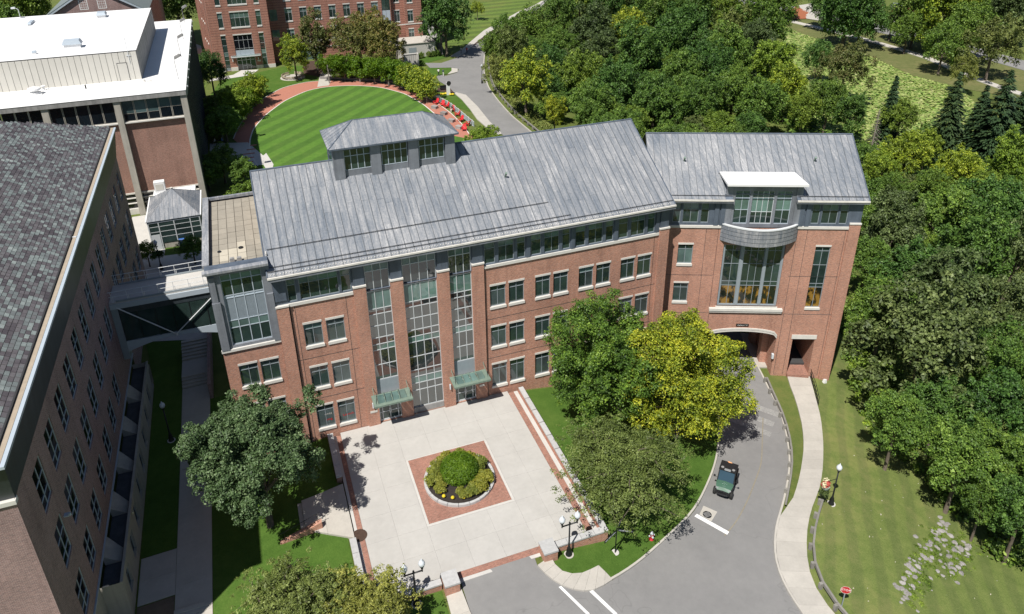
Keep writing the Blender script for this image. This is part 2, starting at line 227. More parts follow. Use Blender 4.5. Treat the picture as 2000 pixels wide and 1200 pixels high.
plain('frame_pale', (.55, .58, .60), .4, var=.06)
plain('spandrel', (.23, .27, .31), .35, var=.1)
plain('dark_metal', (.012, .013, .015), .4, var=.2)
plain('steel_white', (.62, .64, .66), .45, var=.06)
plain('membrane', (.74, .74, .74), .7, var=.05, scale=.25)
plain('panel_cream', (.58, .56, .51), .6, var=.05, scale=.6, obj_var=.03)
plain('copper_green', (.16, .22, .18), .6, var=.25, scale=3)
plain('gutter_white', (.62, .60, .56), .6, var=.2, scale=1.2)
plain('wood_grey', (.22, .21, .19), .8, var=.2, scale=3, obj_var=.1)
plain('timber', (.30, .17, .06), .6, var=.25, scale=2)
plain('passage_shade', (.05, .05, .052), .9)
plain('white_paint', (.75, .75, .74), .7, var=.12, scale=6)
plain('paint_faded', (.275, .272, .265), .85, var=.35, scale=5)
plain('paint_yellow', (.24, .215, .165), .85, var=.25, scale=5)
plain('soil', (.025, .020, .017), .95, var=.4, scale=6, bmp=.5)
plain('mulch', (.06, .035, .024), .95, var=.4, scale=5)
plain('mulch_red', (.30, .10, .045), .95, var=.3, scale=5)
plain('bark', (.10, .08, .06), .9, var=.35, scale=5)
plain('bark_dead', (.26, .22, .19), .9, var=.2, scale=5)
plain('red_plastic', (.62, .03, .04), .45, var=.06)
plain('red_sign', (.5, .03, .035), .4, var=.05)
plain('black_plastic', (.018, .018, .02), .45, var=.2)
plain('tyre', (.014, .014, .014), .8)
plain('utv_green', (.06, .13, .09), .35, var=.04)
plain('orange_bag', (.75, .35, .15), .6)
plain('blue_box', (.03, .11, .35), .4)
plain('globe', (.60, .64, .68), .25, var=.05)
plain('hydrant_red', (.45, .02, .03), .4)
plain('chrome', (.6, .62, .65), .25, metal=.6)
plain('skin', (.45, .27, .19), .6); plain('cloth_white', (.7, .68, .66), .8); plain('cloth_navy', (.02, .06, .08), .8)
plain('cloth_dark', (.02, .02, .025), .8); plain('cloth_blue', (.06, .25, .55), .8); plain('hair', (.03, .02, .015), .7)
plain('car_silver', (.5, .52, .55), .3, metal=.4); plain('car_dark', (.02, .025, .04), .25)
plain('bench_wood', (.36, .30, .23), .8, var=.15)
plain('rock', (.27, .255, .245), .85, var=.25, scale=3, obj_var=.18)
plain('yellow_flower', (.65, .50, .02), .6); plain('red_flower', (.42, .06, .05), .6, var=.4, scale=20); plain('pale_flower', (.6, .55, .35), .6)
plain('planter_cloth', (.30, .36, .31), .7)
plain('paver_tan', (.29, .265, .22), .9, var=.12, scale=2, streak=None, obj_var=.09)
plain('paver_light', (.47, .43, .35), .9, var=.08, scale=2, obj_var=.06)
plain('wall_dark', (.03, .03, .032), .8)
plain('roof_slate_far', (.16, .19, .19), .7, var=.3, scale=4)
plain('blind', (.19, .27, .25), .35, var=.06)
plain('fins', (.055, .06, .068), .5, var=.25, scale=.5)
plain('gravel_roof', (.055, .06, .068), .9, var=.4, scale=1.2)
plain('dirt', (.16, .12, .085), .95, var=.3, scale=.8)
plain('path_brick_far', (.40, .165, .115), .85, var=.12, scale=2)
glass('glass', (.024, .042, .038), 1.7)
glass('glass_pale', (.10, .155, .145), 1.62)
glass('glass_shade', (.06, .082, .083), 1.62)
glass('glass_atrium', (.03, .04, .042), 2.35)
glass('glass_black', (.006, .007, .010), 1.45)
glass('glass_amber', (.16, .09, .018), 1.6)
def amber():
    m = MATS['glass_amber']; t = m.node_tree; b = t.nodes['Principled BSDF']; p = pos(t)
    f = noise(t, mapping(t, p, (1.6, 1.6, .9)), 1.0, 3, .6)
    t.links.new(ramp(t, f, [(.44, (.012, .016, .012)), (.50, (.06, .036, .01)), (.56, (.26, .15, .03))]), b.inputs['Base Color'])
amber()
glass('glass_hall', (.006, .010, .014), 1.6)
glass('glass_hall_blind', (.07, .11, .115), 1.6)
glass('glass_clear', (.10, .17, .155), 1.9)
glass('windscreen', (.02, .04, .055), 1.8)

def lead_roof():
    m, t, b = nmat('lead_sheet'); b.inputs['Roughness'].default_value = .5; b.inputs['Specular IOR Level'].default_value = .45
    tc = N(t, 'ShaderNodeTexCoord'); oi = N(t, 'ShaderNodeObjectInfo').outputs['Random']; p = pos(t)
    big = noise(t, p, .16, 3, .5)
    st = noise(t, mapping(t, p, (3.4, .30, .30)), 1.0, 9, .85)
    fine = noise(t, p, 5.5, 5, .7)
    f = math_(t, 'ADD', math_(t, 'MULTIPLY', st, .62), math_(t, 'ADD', math_(t, 'MULTIPLY', fine, .20), math_(t, 'ADD', math_(t, 'MULTIPLY', oi, .045), math_(t, 'MULTIPLY', big, .20))))
    col = ramp(t, f, [(.385, (.085, .105, .135)), (.465, (.150, .170, .200)), (.53, (.215, .228, .25)), (.585, (.29, .295, .31)), (.66, (.47, .47, .475))])
    t.links.new(col, b.inputs['Base Color']); bump(t, b, fine, .15, .02)
    MATS['lead_sheet'] = m
lead_roof()
def slate_mat():
    m, t, b = nmat('slate'); b.inputs['Roughness'].default_value = .65
    g = N(t, 'ShaderNodeNewGeometry'); oi = N(t, 'ShaderNodeObjectInfo').outputs['Random']
    r = math_(t, 'FRACT', math_(t, 'ADD', g.outputs['Random Per Island'], math_(t, 'MULTIPLY', oi, 7.31)))
    big = noise(t, g.outputs['Position'], .25, 4); st = noise(t, mapping(t, g.outputs['Position'], (.5, 1.5, .5)), 1.0, 4)
    f = math_(t, 'ADD', math_(t, 'MULTIPLY', r, .52), math_(t, 'ADD', math_(t, 'MULTIPLY', big, .26), math_(t, 'MULTIPLY', st, .32)))
    col = ramp(t, f, [(.25, (.070, .060, .068)), (.42, (.115, .102, .110)), (.54, (.155, .143, .150)), (.64, (.165, .185, .185)), (.76, (.23, .265, .258)), (.9, (.36, .40, .38))])
    fi = noise(t, g.outputs['Position'], 14, 3)
    col = mix(t, 1.0, col, ramp(t, fi, [(.3, (.8,) * 3), (.7, (1.15,) * 3)]), 'MULTIPLY')
    t.links.new(col, b.inputs['Base Color']); bump(t, b, fi, .3, .01); MATS['slate'] = m
slate_mat()
def asphalt():
    m, t, b = nmat('asphalt'); b.inputs['Roughness'].default_value = .9; b.inputs['Specular IOR Level'].default_value = .25
    p = pos(t); a = noise(t, p, .25, 5, .6); c = noise(t, p, 18, 3, .7); mid = noise(t, p, 1.6, 4, .7)
    f = math_(t, 'ADD', math_(t, 'MULTIPLY', a, .5), math_(t, 'ADD', math_(t, 'MULTIPLY', c, .2), math_(t, 'MULTIPLY', mid, .3)))
    col = ramp(t, f, [(.3, (.185, .183, .182)), (.7, (.255, .25, .246))])
    v = N(t, 'ShaderNodeTexVoronoi', feature='DISTANCE_TO_EDGE'); v.inputs['Scale'].default_value = .11
    wp = N(t, 'ShaderNodeVectorMath', operation='ADD'); t.links.new(p, wp.inputs[0])
    nn = N(t, 'ShaderNodeTexNoise'); nn.inputs['Scale'].default_value = .5; t.links.new(p, nn.inputs['Vector'])
    sc = N(t, 'ShaderNodeVectorMath', operation='SCALE'); sc.inputs['Scale'].default_value = 3.; t.links.new(nn.outputs['Color'], sc.inputs[0]); t.links.new(sc.outputs[0], wp.inputs[1])
    t.links.new(wp.outputs[0], v.inputs['Vector'])
    crack = ramp(t, v.outputs['Distance'], [(0, (.7, .7, .7)), (.0022, (.75, .75, .75)), (.004, (1, 1, 1))])
    col = mix(t, .5, col, crack, 'MULTIPLY')
    t.links.new(col, b.inputs['Base Color']); bump(t, b, c, .25, .01); MATS['asphalt'] = m
asphalt()
def grass_mat(name, dark, light, dry=(.16, .14, .05), dryamt=.5, stripe=None, contrast=.2):
    m, t, b = nmat(name); b.inputs['Roughness'].default_value = .9; b.inputs['Specular IOR Level'].default_value = .15
    p = pos(t)
    a = noise(t, p, .12, 5, .6); c = noise(t, p, 9, 4, .75); d = noise(t, p, .9, 4, .65)
    f = math_(t, 'ADD', math_(t, 'MULTIPLY', c, .45), math_(t, 'ADD', math_(t, 'MULTIPLY', d, .35), math_(t, 'MULTIPLY', a, .2)))
    col = ramp(t, f, [(.32, dark), (.66, light)])
    df = math_(t, 'MULTIPLY', ramp(t, math_(t, 'ADD', math_(t, 'MULTIPLY', a, .6), math_(t, 'MULTIPLY', d, .4)), [(.5, (0, 0, 0)), (.68, (1, 1, 1))]), dryamt)
    col = mix(t, df, col, dry)
    if stripe:
        ang, width, wob = stripe
        sp = N(t, 'ShaderNodeSeparateXYZ'); t.links.new(p, sp.inputs[0])
        s = math_(t, 'ADD', math_(t, 'MULTIPLY', sp.outputs[0], math.cos(ang)), math_(t, 'MULTIPLY', sp.outputs[1], math.sin(ang)))
        s = math_(t, 'ADD', s, math_(t, 'MULTIPLY', noise(t, p, .07, 2), wob))
        s = math_(t, 'ADD', s, math_(t, 'MULTIPLY', d, .3))
        tri = math_(t, 'SINE', math_(t, 'MULTIPLY', s, 2 * math.pi / width))
        col = mix(t, 1.0, col, ramp(t, math_(t, 'ADD', math_(t, 'MULTIPLY', tri, .5), .5), [(.3, (1 - contrast,) * 3), (.7, (1 + contrast, 1 + contrast, 1.0))]), 'MULTIPLY')
    t.links.new(col, b.inputs['Base Color']); bump(t, b, c, .8, .06); MATS[name] = m
grass_mat('grass', (.065, .10, .022), (.15, .18, .05), dryamt=.5)
grass_mat('grass_lush', (.038, .085, .012), (.090, .165, .028), dryamt=.15)
grass_mat('grass_slope', (.080, .122, .030), (.185, .215, .072), dry=(.22, .20, .085), dryamt=.5, stripe=(R(-41), 1.75, 3.), contrast=.085)
grass_mat('grass_oval', (.048, .12, .018), (.105, .20, .040), dryamt=.10, stripe=(R(136), 3.7, 1.1), contrast=.14)
grass_mat('grass_hill', (.07, .12, .025), (.14, .19, .05), dryamt=.5, stripe=(R(100), 5., 1.), contrast=.15)
grass_mat('grass_dry', (.085, .105, .035), (.165, .17, .065), dry=(.21, .165, .085), dryamt=.6)
grass_mat('weeds', (.06, .115, .012), (.14, .23, .03), dryamt=.1)

leaf_mat('leaf_D', [(.2, (0.022, 0.056, 0.011)), (.55, (0.081, 0.162, 0.030)), (.9, (0.201, 0.329, 0.067))], .17)  # wide stops in these greens put lit-tip and deep-gap contrast into the colour
leaf_mat('leaf_G', [(.2, (0.036, 0.074, 0.011)), (.55, (0.123, 0.209, 0.032)), (.9, (0.305, 0.421, 0.073))], .17)
leaf_mat('leaf_O', [(.2, (0.056, 0.074, 0.015)), (.55, (0.177, 0.211, 0.050)), (.9, (0.410, 0.439, 0.139))], .17)
leaf_mat('leaf_Y', [(.22, (0.043, 0.084, 0.010)), (.5, (0.199, 0.266, 0.023)), (.8, (0.537, 0.549, 0.049))], .17)
leaf_mat('leaf_M', [(.2, (0.034, 0.074, 0.010)), (.55, (0.123, 0.209, 0.028)), (.9, (0.354, 0.464, 0.061))], .17)
leaf_mat('leaf_YG', [(.2, (0.053, 0.096, 0.010)), (.55, (0.184, 0.273, 0.029)), (.9, (0.454, 0.548, 0.066))], .17)
leaf_mat('leaf_S', [(.2, (0.034, 0.053, 0.016)), (.55, (0.104, 0.142, 0.044)), (.9, (0.256, 0.311, 0.116))], .17)
leaf_mat('leaf_B', [(.2, (.070, .095, .024)), (.5, (.150, .165, .045)), (.72, (.22, .190, .075)), (.95, (.34, .22, .12))], .22)
leaf_mat('leaf_oak', [(.2, (0.027, 0.048, 0.019)), (.55, (0.085, 0.140, 0.051)), (.9, (0.275, 0.348, 0.174))], .17)
leaf_mat('leaf_C', [(.2, (0.022, 0.043, 0.019)), (.55, (0.043, 0.079, 0.031)), (.9, (0.096, 0.138, 0.054))], .08)
leaf_mat('leaf_bush', [(.2, (.060, .125, .006)), (.55, (.135, .225, .010)), (.9, (.26, .36, .020))], .28)
leaf_mat('leaf_low', [(.2, (0.112, 0.144, 0.022)), (.55, (0.225, 0.250, 0.044)), (.9, (0.375, 0.375, 0.081))], .25)
leaf_mat('lily', [(.1, (.13, .25, .055)), (.45, (.27, .35, .085)), (.7, (.42, .42, .16)), (.95, (.58, .53, .33))], .1)
plain('seam', (.12, .135, .155), .6, var=.2)

# ------------------------------------------------------------------ mesh helpers
class MB:
    """collects geometry for one mesh; M is the current transform"""
    def __init__(s, M=None): s.v = []; s.f = []; s.M = M or Matrix()
    def add(s, vs, fs):
        b = len(s.v); s.v += [tuple(s.M @ Vector(p)) for p in vs]; s.f += [tuple(b + i for i in f) for f in fs]; return s
    def quad(s, a, b, c, d): return s.add([a, b, c, d], [(0, 1, 2, 3)])
    def box(s, x0, x1, y0, y1, z0, z1):
        return s.add([(x0, y0, z0), (x1, y0, z0), (x1, y1, z0), (x0, y1, z0), (x0, y0, z1), (x1, y0, z1), (x1, y1, z1), (x0, y1, z1)],
                     [(0, 3, 2, 1), (4, 5, 6, 7), (0, 1, 5, 4), (1, 2, 6, 5), (2, 3, 7, 6), (3, 0, 4, 7)])
    def prism(s, poly, z0, z1):
        n = len(poly); a = sum(poly[i][0] * poly[(i + 1) % n][1] - poly[(i + 1) % n][0] * poly[i][1] for i in range(n))
        if a < 0: poly = poly[::-1]
        return s.add([(x, y, z0) for x, y in poly] + [(x, y, z1) for x, y in poly],
                     [tuple(range(n))[::-1], tuple(range(n, 2 * n))] + [(i, (i + 1) % n, n + (i + 1) % n, n + i) for i in range(n)])
    def tube(s, pts, r, n=8, cap=True):
        pts = [Vector(p) for p in pts]; rs = r if isinstance(r, (list, tuple)) else [r] * len(pts)
        b = []; up = Vector((0, 0, 1))
        for i, p in enumerate(pts):
            d = (pts[min(i + 1, len(pts) - 1)] - pts[max(i - 1, 0)]).normalized()
            a = d.cross(up if abs(d.z) < .95 else Vector((1, 0, 0))).normalized(); c = a.cross(d)
            b += [tuple(p + (a * math.cos(2 * math.pi * k / n) + c * math.sin(2 * math.pi * k / n)) * rs[i]) for k in range(n)]
        f = [(i * n + k, i * n + (k + 1) % n, (i + 1) * n + (k + 1) % n, (i + 1) * n + k) for i in range(len(pts) - 1) for k in range(n)]
        if cap: f += [tuple(range(n)), tuple(range((len(pts) - 1) * n, len(pts) * n))[::-1]]
        return s.add(b, f)
    def lathe(s, prof, c=(0, 0, 0), n=12):
        v = [(c[0] + r * math.cos(2 * math.pi * k / n), c[1] + r * math.sin(2 * math.pi * k / n), c[2] + z) for r, z in prof for k in range(n)]
        m = len(prof)
        f = [(i * n + k, i * n + (k + 1) % n, (i + 1) * n + (k + 1) % n, (i + 1) * n + k) for i in range(m - 1) for k in range(n)]
        f += [tuple(range(n))[::-1], tuple(range((m - 1) * n, m * n))]
        return s.add(v, f)
    def ball(s, c, rx, ry=None, rz=None, n=10, m=6):
        ry = ry or rx; rz = rz or rx
        return s.add([(c[0] + rx * math.cos(2 * math.pi * k / n) * math.sin(math.pi * max(i, .08) / m if i < m else math.pi * .985),
                       c[1] + ry * math.sin(2 * math.pi * k / n) * math.sin(math.pi * max(i, .08) / m if i < m else math.pi * .985),
                       c[2] - rz * math.cos(math.pi * i / m)) for i in range(m + 1) for k in range(n)],
                     [(i * n + k, i * n + (k + 1) % n, (i + 1) * n + (k + 1) % n, (i + 1) * n + k) for i in range(m) for k in range(n)])
    def wall(s, u0, u1, z0, z1, holes, depth, P):
        """flat wall with rectangular holes and reveals; P(u, d, z) -> point (d = depth behind the face)"""
        us = sorted({u0, u1, *[min(max(h[i], u0), u1) for h in holes for i in (0, 1)]}); zs = sorted({z0, z1, *[min(max(h[i], z0), z1) for h in holes for i in (2, 3)]})
        for a, b in zip(us, us[1:]):
            for c, d in zip(zs, zs[1:]):
                um, zm = (a + b) / 2, (c + d) / 2
                if any(h[0] < um < h[1] and h[2] < zm < h[3] for h in holes): continue
                s.quad(P(a, 0, c), P(b, 0, c), P(b, 0, d), P(a, 0, d))
        for a, b, c, d in holes:
            s.quad(P(a, 0, c), P(a, depth, c), P(b, depth, c), P(b, 0, c)); s.quad(P(a, 0, d), P(b, 0, d), P(b, depth, d), P(a, depth, d))
            s.quad(P(a, 0, c), P(a, 0, d), P(a, depth, d), P(a, depth, c)); s.quad(P(b, 0, c), P(b, depth, c), P(b, depth, d), P(b, 0, d))
        return s
    def mesh(s, name, mat, smooth=False):
        me = bpy.data.meshes.new(name); me.from_pydata(s.v, [], s.f)
        if mat: me.materials.append(MATS[mat])
        if smooth: me.shade_smooth()
        me.update(); return me
    def build(s, name, mat, parent=None, smooth=False, kind=None, label=None):
        return link(name, s.mesh(name, mat, smooth), parent, kind, label)
def link(name, me, parent=None, kind=None, label=None):
    o = bpy.data.objects.new(name, me); COL.objects.link(o)
    if parent: put(o, parent)
    if kind: o['kind'] = kind
    if label: o['label'] = label
    return o
def put(o, parent):
    """parent with geometry kept in world coordinates"""
    o.parent = parent
    M = parent.matrix_basis.copy(); q = parent
    if q.parent: M = q.parent.matrix_basis @ q.matrix_parent_inverse @ M
    o.matrix_parent_inverse = M.inverted()
def empty(name, label, cat, loc=(0, 0, 0), rz=0, group=None):
    o = bpy.data.objects.new(name, None); COL.objects.link(o); o.location = loc; o.rotation_euler = (0, 0, rz); o.empty_display_size = .5
    tag(o, label, cat, group); return o
def tag(o, label, cat, group=None):
    o['label'] = label; o['category'] = cat
    if group: o['group'] = group
    return o
def sempty(name, loc):
    o = bpy.data.objects.new(name, None); COL.objects.link(o); o.location = loc; o['kind'] = 'structure'; return o
def child(name, mb, mat, parent, smooth=False, label=None):
    """a part whose geometry is in the parent's own coordinates"""
    o = bpy.data.objects.new(name, mb.mesh(name, mat, smooth) if isinstance(mb, MB) else mb); COL.objects.link(o); o.parent = parent
    if label: o['label'] = label
    return o
def kids(o): return [c for c in bpy.data.objects if c.parent == o]
_KIDS = {}
def copy_tree(o, parent=None):
    if o.name not in _KIDS: _KIDS[o.name] = list(o.children)
    c = o.copy(); COL.objects.link(c)
    if parent is not None: c.parent = parent
    for ch in _KIDS[o.name]:
        d = ch.copy(); COL.objects.link(d); d.parent = c
        for g in ch.children:
            e = g.copy(); COL.objects.link(e); e.parent = d
    return c
def sheet(name, poly, off, mat, skirt=0., step=1.6, kind='structure', parent=None, flat=None):
    """a sheet lying on the terrain, cut fine enough to follow it"""
    bm = bmesh.new(); vs = [bm.verts.new((x, y, 0)) for x, y in poly]
    try: f = bm.faces.new(vs)
    except ValueError: bm.free(); return None
    bm.normal_update()
    if f.normal.z < 0: f.normal_flip()
    bmesh.ops.triangulate(bm, faces=[f])
    if flat is None:
        xs = [p[0] for p in poly]; ys = [p[1] for p in poly]
        for ax, lo, hi in ((0, min(xs), max(xs)), (1, min(ys), max(ys))):
            k = math.ceil(lo / step) * step
            while k < hi:
                no = (1, 0, 0) if ax == 0 else (0, 1, 0); co = (k, 0, 0) if ax == 0 else (0, k, 0)
                bmesh.ops.bisect_plane(bm, geom=bm.verts[:] + bm.edges[:] + bm.faces[:], plane_co=co, plane_no=no, dist=1e-4); k += step
    bm.verts.ensure_lookup_table()
    co = np.array([v.co[:] for v in bm.verts]); z = (TV(co[:, 0], co[:, 1]) if flat is None else np.full(len(co), flat)) + off
    for v, zz in zip(bm.verts, z): v.co.z = zz
    if skirt:
        ed = [e for e in bm.edges if e.is_boundary]
        r = bmesh.ops.extrude_edge_only(bm, edges=ed)
        for v in r['geom']:
            if isinstance(v, bmesh.types.BMVert): v.co.z -= skirt
    bmesh.ops.recalc_face_normals(bm, faces=bm.faces[:])
    if sum(f.normal.z for f in bm.faces) < 0: bmesh.ops.reverse_faces(bm, faces=bm.faces[:])
    me = bpy.data.meshes.new(name); bm.to_mesh(me); bm.free(); me.materials.append(MATS[mat])
    o = bpy.data.objects.new(name, me); COL.objects.link(o)
    if kind: o['kind'] = kind
    if parent: o.parent = parent
    return o
def resample(pl, n=None, step=None):
    p = np.array(pl, float); d = np.r_[0, np.cumsum(np.hypot(*np.diff(p, axis=0).T))]
    if n is None: n = max(2, int(round(d[-1] / step)) + 1)
    t = np.linspace(0, d[-1], n); return np.c_[np.interp(t, d, p[:, 0]), np.interp(t, d, p[:, 1])]
def smooth_line(pl, step=.8, k=2):
    p = resample(pl, step=step)
    for _ in range(k):
        q = p.copy(); q[1:-1] = (p[:-2] + 2 * p[1:-1] + p[2:]) / 4; p = q
    return p
def offset(p, d):
    t = np.gradient(np.asarray(p, float), axis=0); t /= np.hypot(t[:, 0], t[:, 1])[:, None] + 1e-9
    return p + np.c_[-t[:, 1], t[:, 0]] * d
def strip(name, A, B, off, mat, skirt=.3, kind='structure', parent=None):
    """a ribbon between two polylines with equal counts"""
    mb = MB(); n = len(A)
    za = TV(A[:, 0], A[:, 1]) + off; zb = TV(B[:, 0], B[:, 1]) + off
    for i in range(n - 1):
        a, b, c, d = (*A[i], za[i]), (*A[i + 1], za[i + 1]), (*B[i + 1], zb[i + 1]), (*B[i], zb[i])
        mb.quad(d, c, b, a)
        if skirt:
            lo = lambda p: (p[0], p[1], p[2] - skirt)
            mb.quad(a, b, lo(b), lo(a)); mb.quad(c, d, lo(d), lo(c))
    if skirt:
        for i in (0, n - 1):
            a, d = (*A[i], za[i]), (*B[i], zb[i]); mb.quad(a, d, (d[0], d[1], d[2] - skirt), (a[0], a[1], a[2] - skirt))
    return mb.build(name, mat, parent, kind=kind)
def slabs(parent, A, B, off, mat, gap=.012, thick=.3):
    """concrete bays laid one by one along a walk, joints open"""
    for i in range(len(A) - 1):
        t = gap / max(.2, float(np.hypot(*(A[i + 1] - A[i]))))
        q = [A[i] + (A[i + 1] - A[i]) * t, A[i + 1], B[i + 1], B[i] + (B[i + 1] - B[i]) * t]
        z = [T(*p) + off for p in q]; mb = MB()
        mb.add([(*p, zz) for p, zz in zip(q, z)] + [(*p, zz - thick) for p, zz in zip(q, z)], [(0, 1, 2, 3), (0, 4, 5, 1), (1, 5, 6, 2), (2, 6, 7, 3), (3, 7, 4, 0)])
        mb.build('slab', mat, parent)

# ------------------------------------------------------------------ the ground
xs = np.unique(np.round(np.r_[-3200, -1600, -800, -400, -200, np.arange(-120, -20, 5), np.arange(-20, 70, 1.0), np.arange(70, 300, 3.5), 330, 400, 600, 1200, 2400, 3600], 3))
ys = np.unique(np.round(np.r_[-1500, -600, -200, -60, -10, np.arange(0, 15, 3), np.arange(15, 92, 1.0), np.arange(92, 360, 3.5), 400, 500, 800, 1500, 3000, 4200], 3))
GX, GY = np.meshgrid(xs, ys, indexing='ij'); GZ = TV(GX, GY)
def sink(x0, x1, y0, y1, d):
    m = (GX > x0) & (GX < x1) & (GY > y0) & (GY < y1); GZ[m] -= d
sink(2.9, 20.6, 37.3, 72, .6)
me = bpy.data.meshes.new('ground'); nx, ny = GX.shape
idx = np.arange(nx * ny).reshape(nx, ny)
fc = np.stack([idx[:-1, :-1], idx[1:, :-1], idx[1:, 1:], idx[:-1, 1:]], -1).reshape(-1, 4)
me.from_pydata(np.stack([GX, GY, GZ], -1).reshape(-1, 3).tolist(), [], fc.tolist()); me.materials.append(MATS['grass']); me.shade_smooth()
link('ground', me, kind='structure')

# front road and its kerbs
KW = smooth_line(L['kerb_w'], .9); KE = smooth_line(L['kerb_e'], .9)
road = [(44.5, 64), (43.2, 57), (41.6, 53), (40.2, 50)] + [tuple(p) for p in KW] + [(14.9, 37.0), (9.1, 37.0), (9.0, 33.2), (9.2, 22), (8, 12), (34, 12), (31.6, 24)] + [tuple(p) for p in KE[::-1]] + [(51.5, 64)]
sheet('road', road, .05, 'asphalt')
kwl = np.array([(44.5, 64), (43.2, 57), (41.6, 53), (40.2, 50)] + [tuple(p) for p in KW[:-3]]); kwl = smooth_line(kwl, .9)
strip('kerb', kwl, offset(kwl, -.16), .17, 'concrete_walk', .3)
strip('kerb', KE, offset(KE, .16), .17, 'concrete_walk', .3)
# walk east of the road
we = smooth_line(L['walk_e'], .8); ww = smooth_line(L['walk_w'], .8)
ke2 = offset(KE, .16)
i0 = int(np.argmin(np.hypot(*(ke2 - ww[-1]).T)))
left = resample(np.r_[ww, ke2[i0 + 1:]], 24); right = resample(we, 24)
walk = sempty('sidewalk', (44, 40, 0))
def pslabs(par, A, B, off, mat, **k):
    n0 = set(bpy.data.objects); slabs(None, A, B, off, mat, **k)
    for o in list(bpy.data.objects):
        if o not in n0: put(o, par)
pslabs(walk, left, right, .17, 'concrete_walk')
# apron on the corner of the grass island, with its scored bays
ap_o = resample(L['kerb_w'][9:], 9); ap_i = resample(L['apron_in'], 9)
apron = sempty('sidewalk', (18, 34, 0))
pslabs(apron, ap_i[:], ap_o[:] , .185, 'concrete_walk')
al = sempty('sidewalk', (8.5, 34, 0))
pslabs(al, np.array([(7.8, 36.3), (7.7, 34.3), (7.9, 32), (8.0, 29), (8, 26)]), np.array([(8.95, 36.3), (9.0, 34.3), (9.2, 32), (9.3, 29), (9.3, 26)]), .16, 'concrete_walk')
sw = KE[:9]; strip('sidewalk', offset(sw, .17), offset(sw, 2.1), .16, 'concrete_walk', .3)
# markings
for k in ('cw1', 'cw2', 'stop'): sheet('painted_line', L[k], .062, 'white_paint', step=.8)
sheet('inlet_pad', L['pad'], .058, 'concrete_walk', step=.8)
c = np.array(L['misc']['grate'][:2]); gz = T(*c) + .10
g = tag(MB().lathe([(.36, -.05), (.36, 0), (.30, .004)], (c[0], c[1], gz), 20).build('manhole_cover', 'dark_metal'), 'round dark iron grate set in the pale pad beside the stop line', 'manhole cover')
mb = MB()
for a in range(5): mb.box(c[0] - .26, c[0] + .26, c[1] - .22 + a * .1, c[1] - .17 + a * .1, gz + .004, gz + .012)
mb.build('grate_bar', 'concrete_grey', g)
for (x0, y0, x1, y1, wd) in ((44.3, 47.2, 43.3, 48.4, .9), (42.8, 46.1, 41.6, 47.6, .9), (41.5, 44.9, 40.2, 46.6, .8)):
    d = np.array([x1 - x0, y1 - y0]); d /= np.hypot(*d); nrm = np.array([-d[1], d[0]]) * wd / 2
    p, q = np.array([x0, y0]), np.array([x1, y1]); ext = d * 1.3
    sheet('worn_marking', [tuple(p - nrm - ext), tuple(q - nrm + ext), tuple(q + nrm + ext), tuple(p + nrm - ext)], .06, 'paint_faded', step=.8)
cl = smooth_line([(43.2, 46.3), (38.6, 40.6), (34.6, 37.2), (32.0, 35.3), (30.2, 34.4)], .8)
strip('centre_line', cl, offset(cl, .10), .061, 'paint_yellow', 0)
# lawn on the slope east of the walk, mown in bands
edge = smooth_line(L['woodedge'], 1.5)
slope = [tuple(p) for p in offset(we, -.1)[3:]] + [(36, 20), (60, 16), (66, 22)] + [tuple(p + np.array([3.5, -1])) for p in edge[::-1]]
sheet('lawn', slope, .035, 'grass_slope', step=1.2)
isl = [tuple(p) for p in offset(smooth_line(np.array([(43.2, 57), (41.6, 53), (40.2, 50)] + L['kerb_w'][:10] if isinstance(L['kerb_w'], list) else [(43.2, 57), (41.6, 53), (40.2, 50)] + list(L['kerb_w'][:10])), .9), -.15)] + [tuple(p) for p in L['apron_in'][1:-1]] + [(15.2, 36.7), (21.1, 36.7), (21.1, 55.4), (37, 55.4)]
sheet('lawn', isl, .03, 'grass_lush', step=1.2)
sheet('lawn', [(-8.05, 66), (-5.3, 66), (-5.2, 55.5), (2.0, 55.4), (2.0, 37.2), (7.6, 36.6), (7.6, 20), (-8.05, 20)], .03, 'grass_lush', step=1.2)
sheet('lawn', [(-13.35, 48.6), (-10.75, 48.6), (-10.75, 78), (-14.6, 78), (-13.4, 70.3)], .03, 'grass_lush', step=1.2)

# ------------------------------------------------------------------ plaza
plaza = sempty('plaza', (11.7, 46, 0))
X0, X1, Y0, Y1 = 2.78, 20.65, 37.25, 55.3
def pl(name, mb, mat): return mb.build(name, mat, plaza)
pl('paving_band', MB().box(2.82, 3.22, 37.6, 55.2, -.4, .004), 'brick_pav'); pl('paving_band', MB().box(19.55, 20.08, 37.55, 55.25, -.4, .004), 'brick_pav')
pl('paving_band', MB().box(20.48, 20.62, 37.3, 55.25, -.4, .004), 'brick_pav'); pl('paving_band', MB().box(9.0, 16.0, 37.0, 37.55, -.4, .004), 'brick_pav')
pl('edge_strip', MB().box(20.09, 20.47, 37.5, 55.25, -.4, .006), 'concrete_white'); pl('edge_strip', MB().box(8.9, 16.1, 36.7, 36.99, -.5, .0), 'concrete_white')
pl('edge_strip', MB().box(2.58, 2.81, 37.4, 55.3, -.4, .006), 'concrete_white')
px_ = [3.23, 5.65, 8.02, 10.5, 12.95, 15.44, 17.5, 19.54]; py_ = [37.56, 40, 42.35, 44.9, 47.5, 50.0, 52.6, 55.55]
for a, b in zip(px_, px_[1:]):
    for c_, d in zip(py_, py_[1:]):
        if 8 < (a + b) / 2 < 15.45 and 42.3 < (c_ + d) / 2 < 50: continue
        pl('slab', MB().box(a + .004, b - .004, c_ + .004, d - .004, -.35, 0), 'concrete')
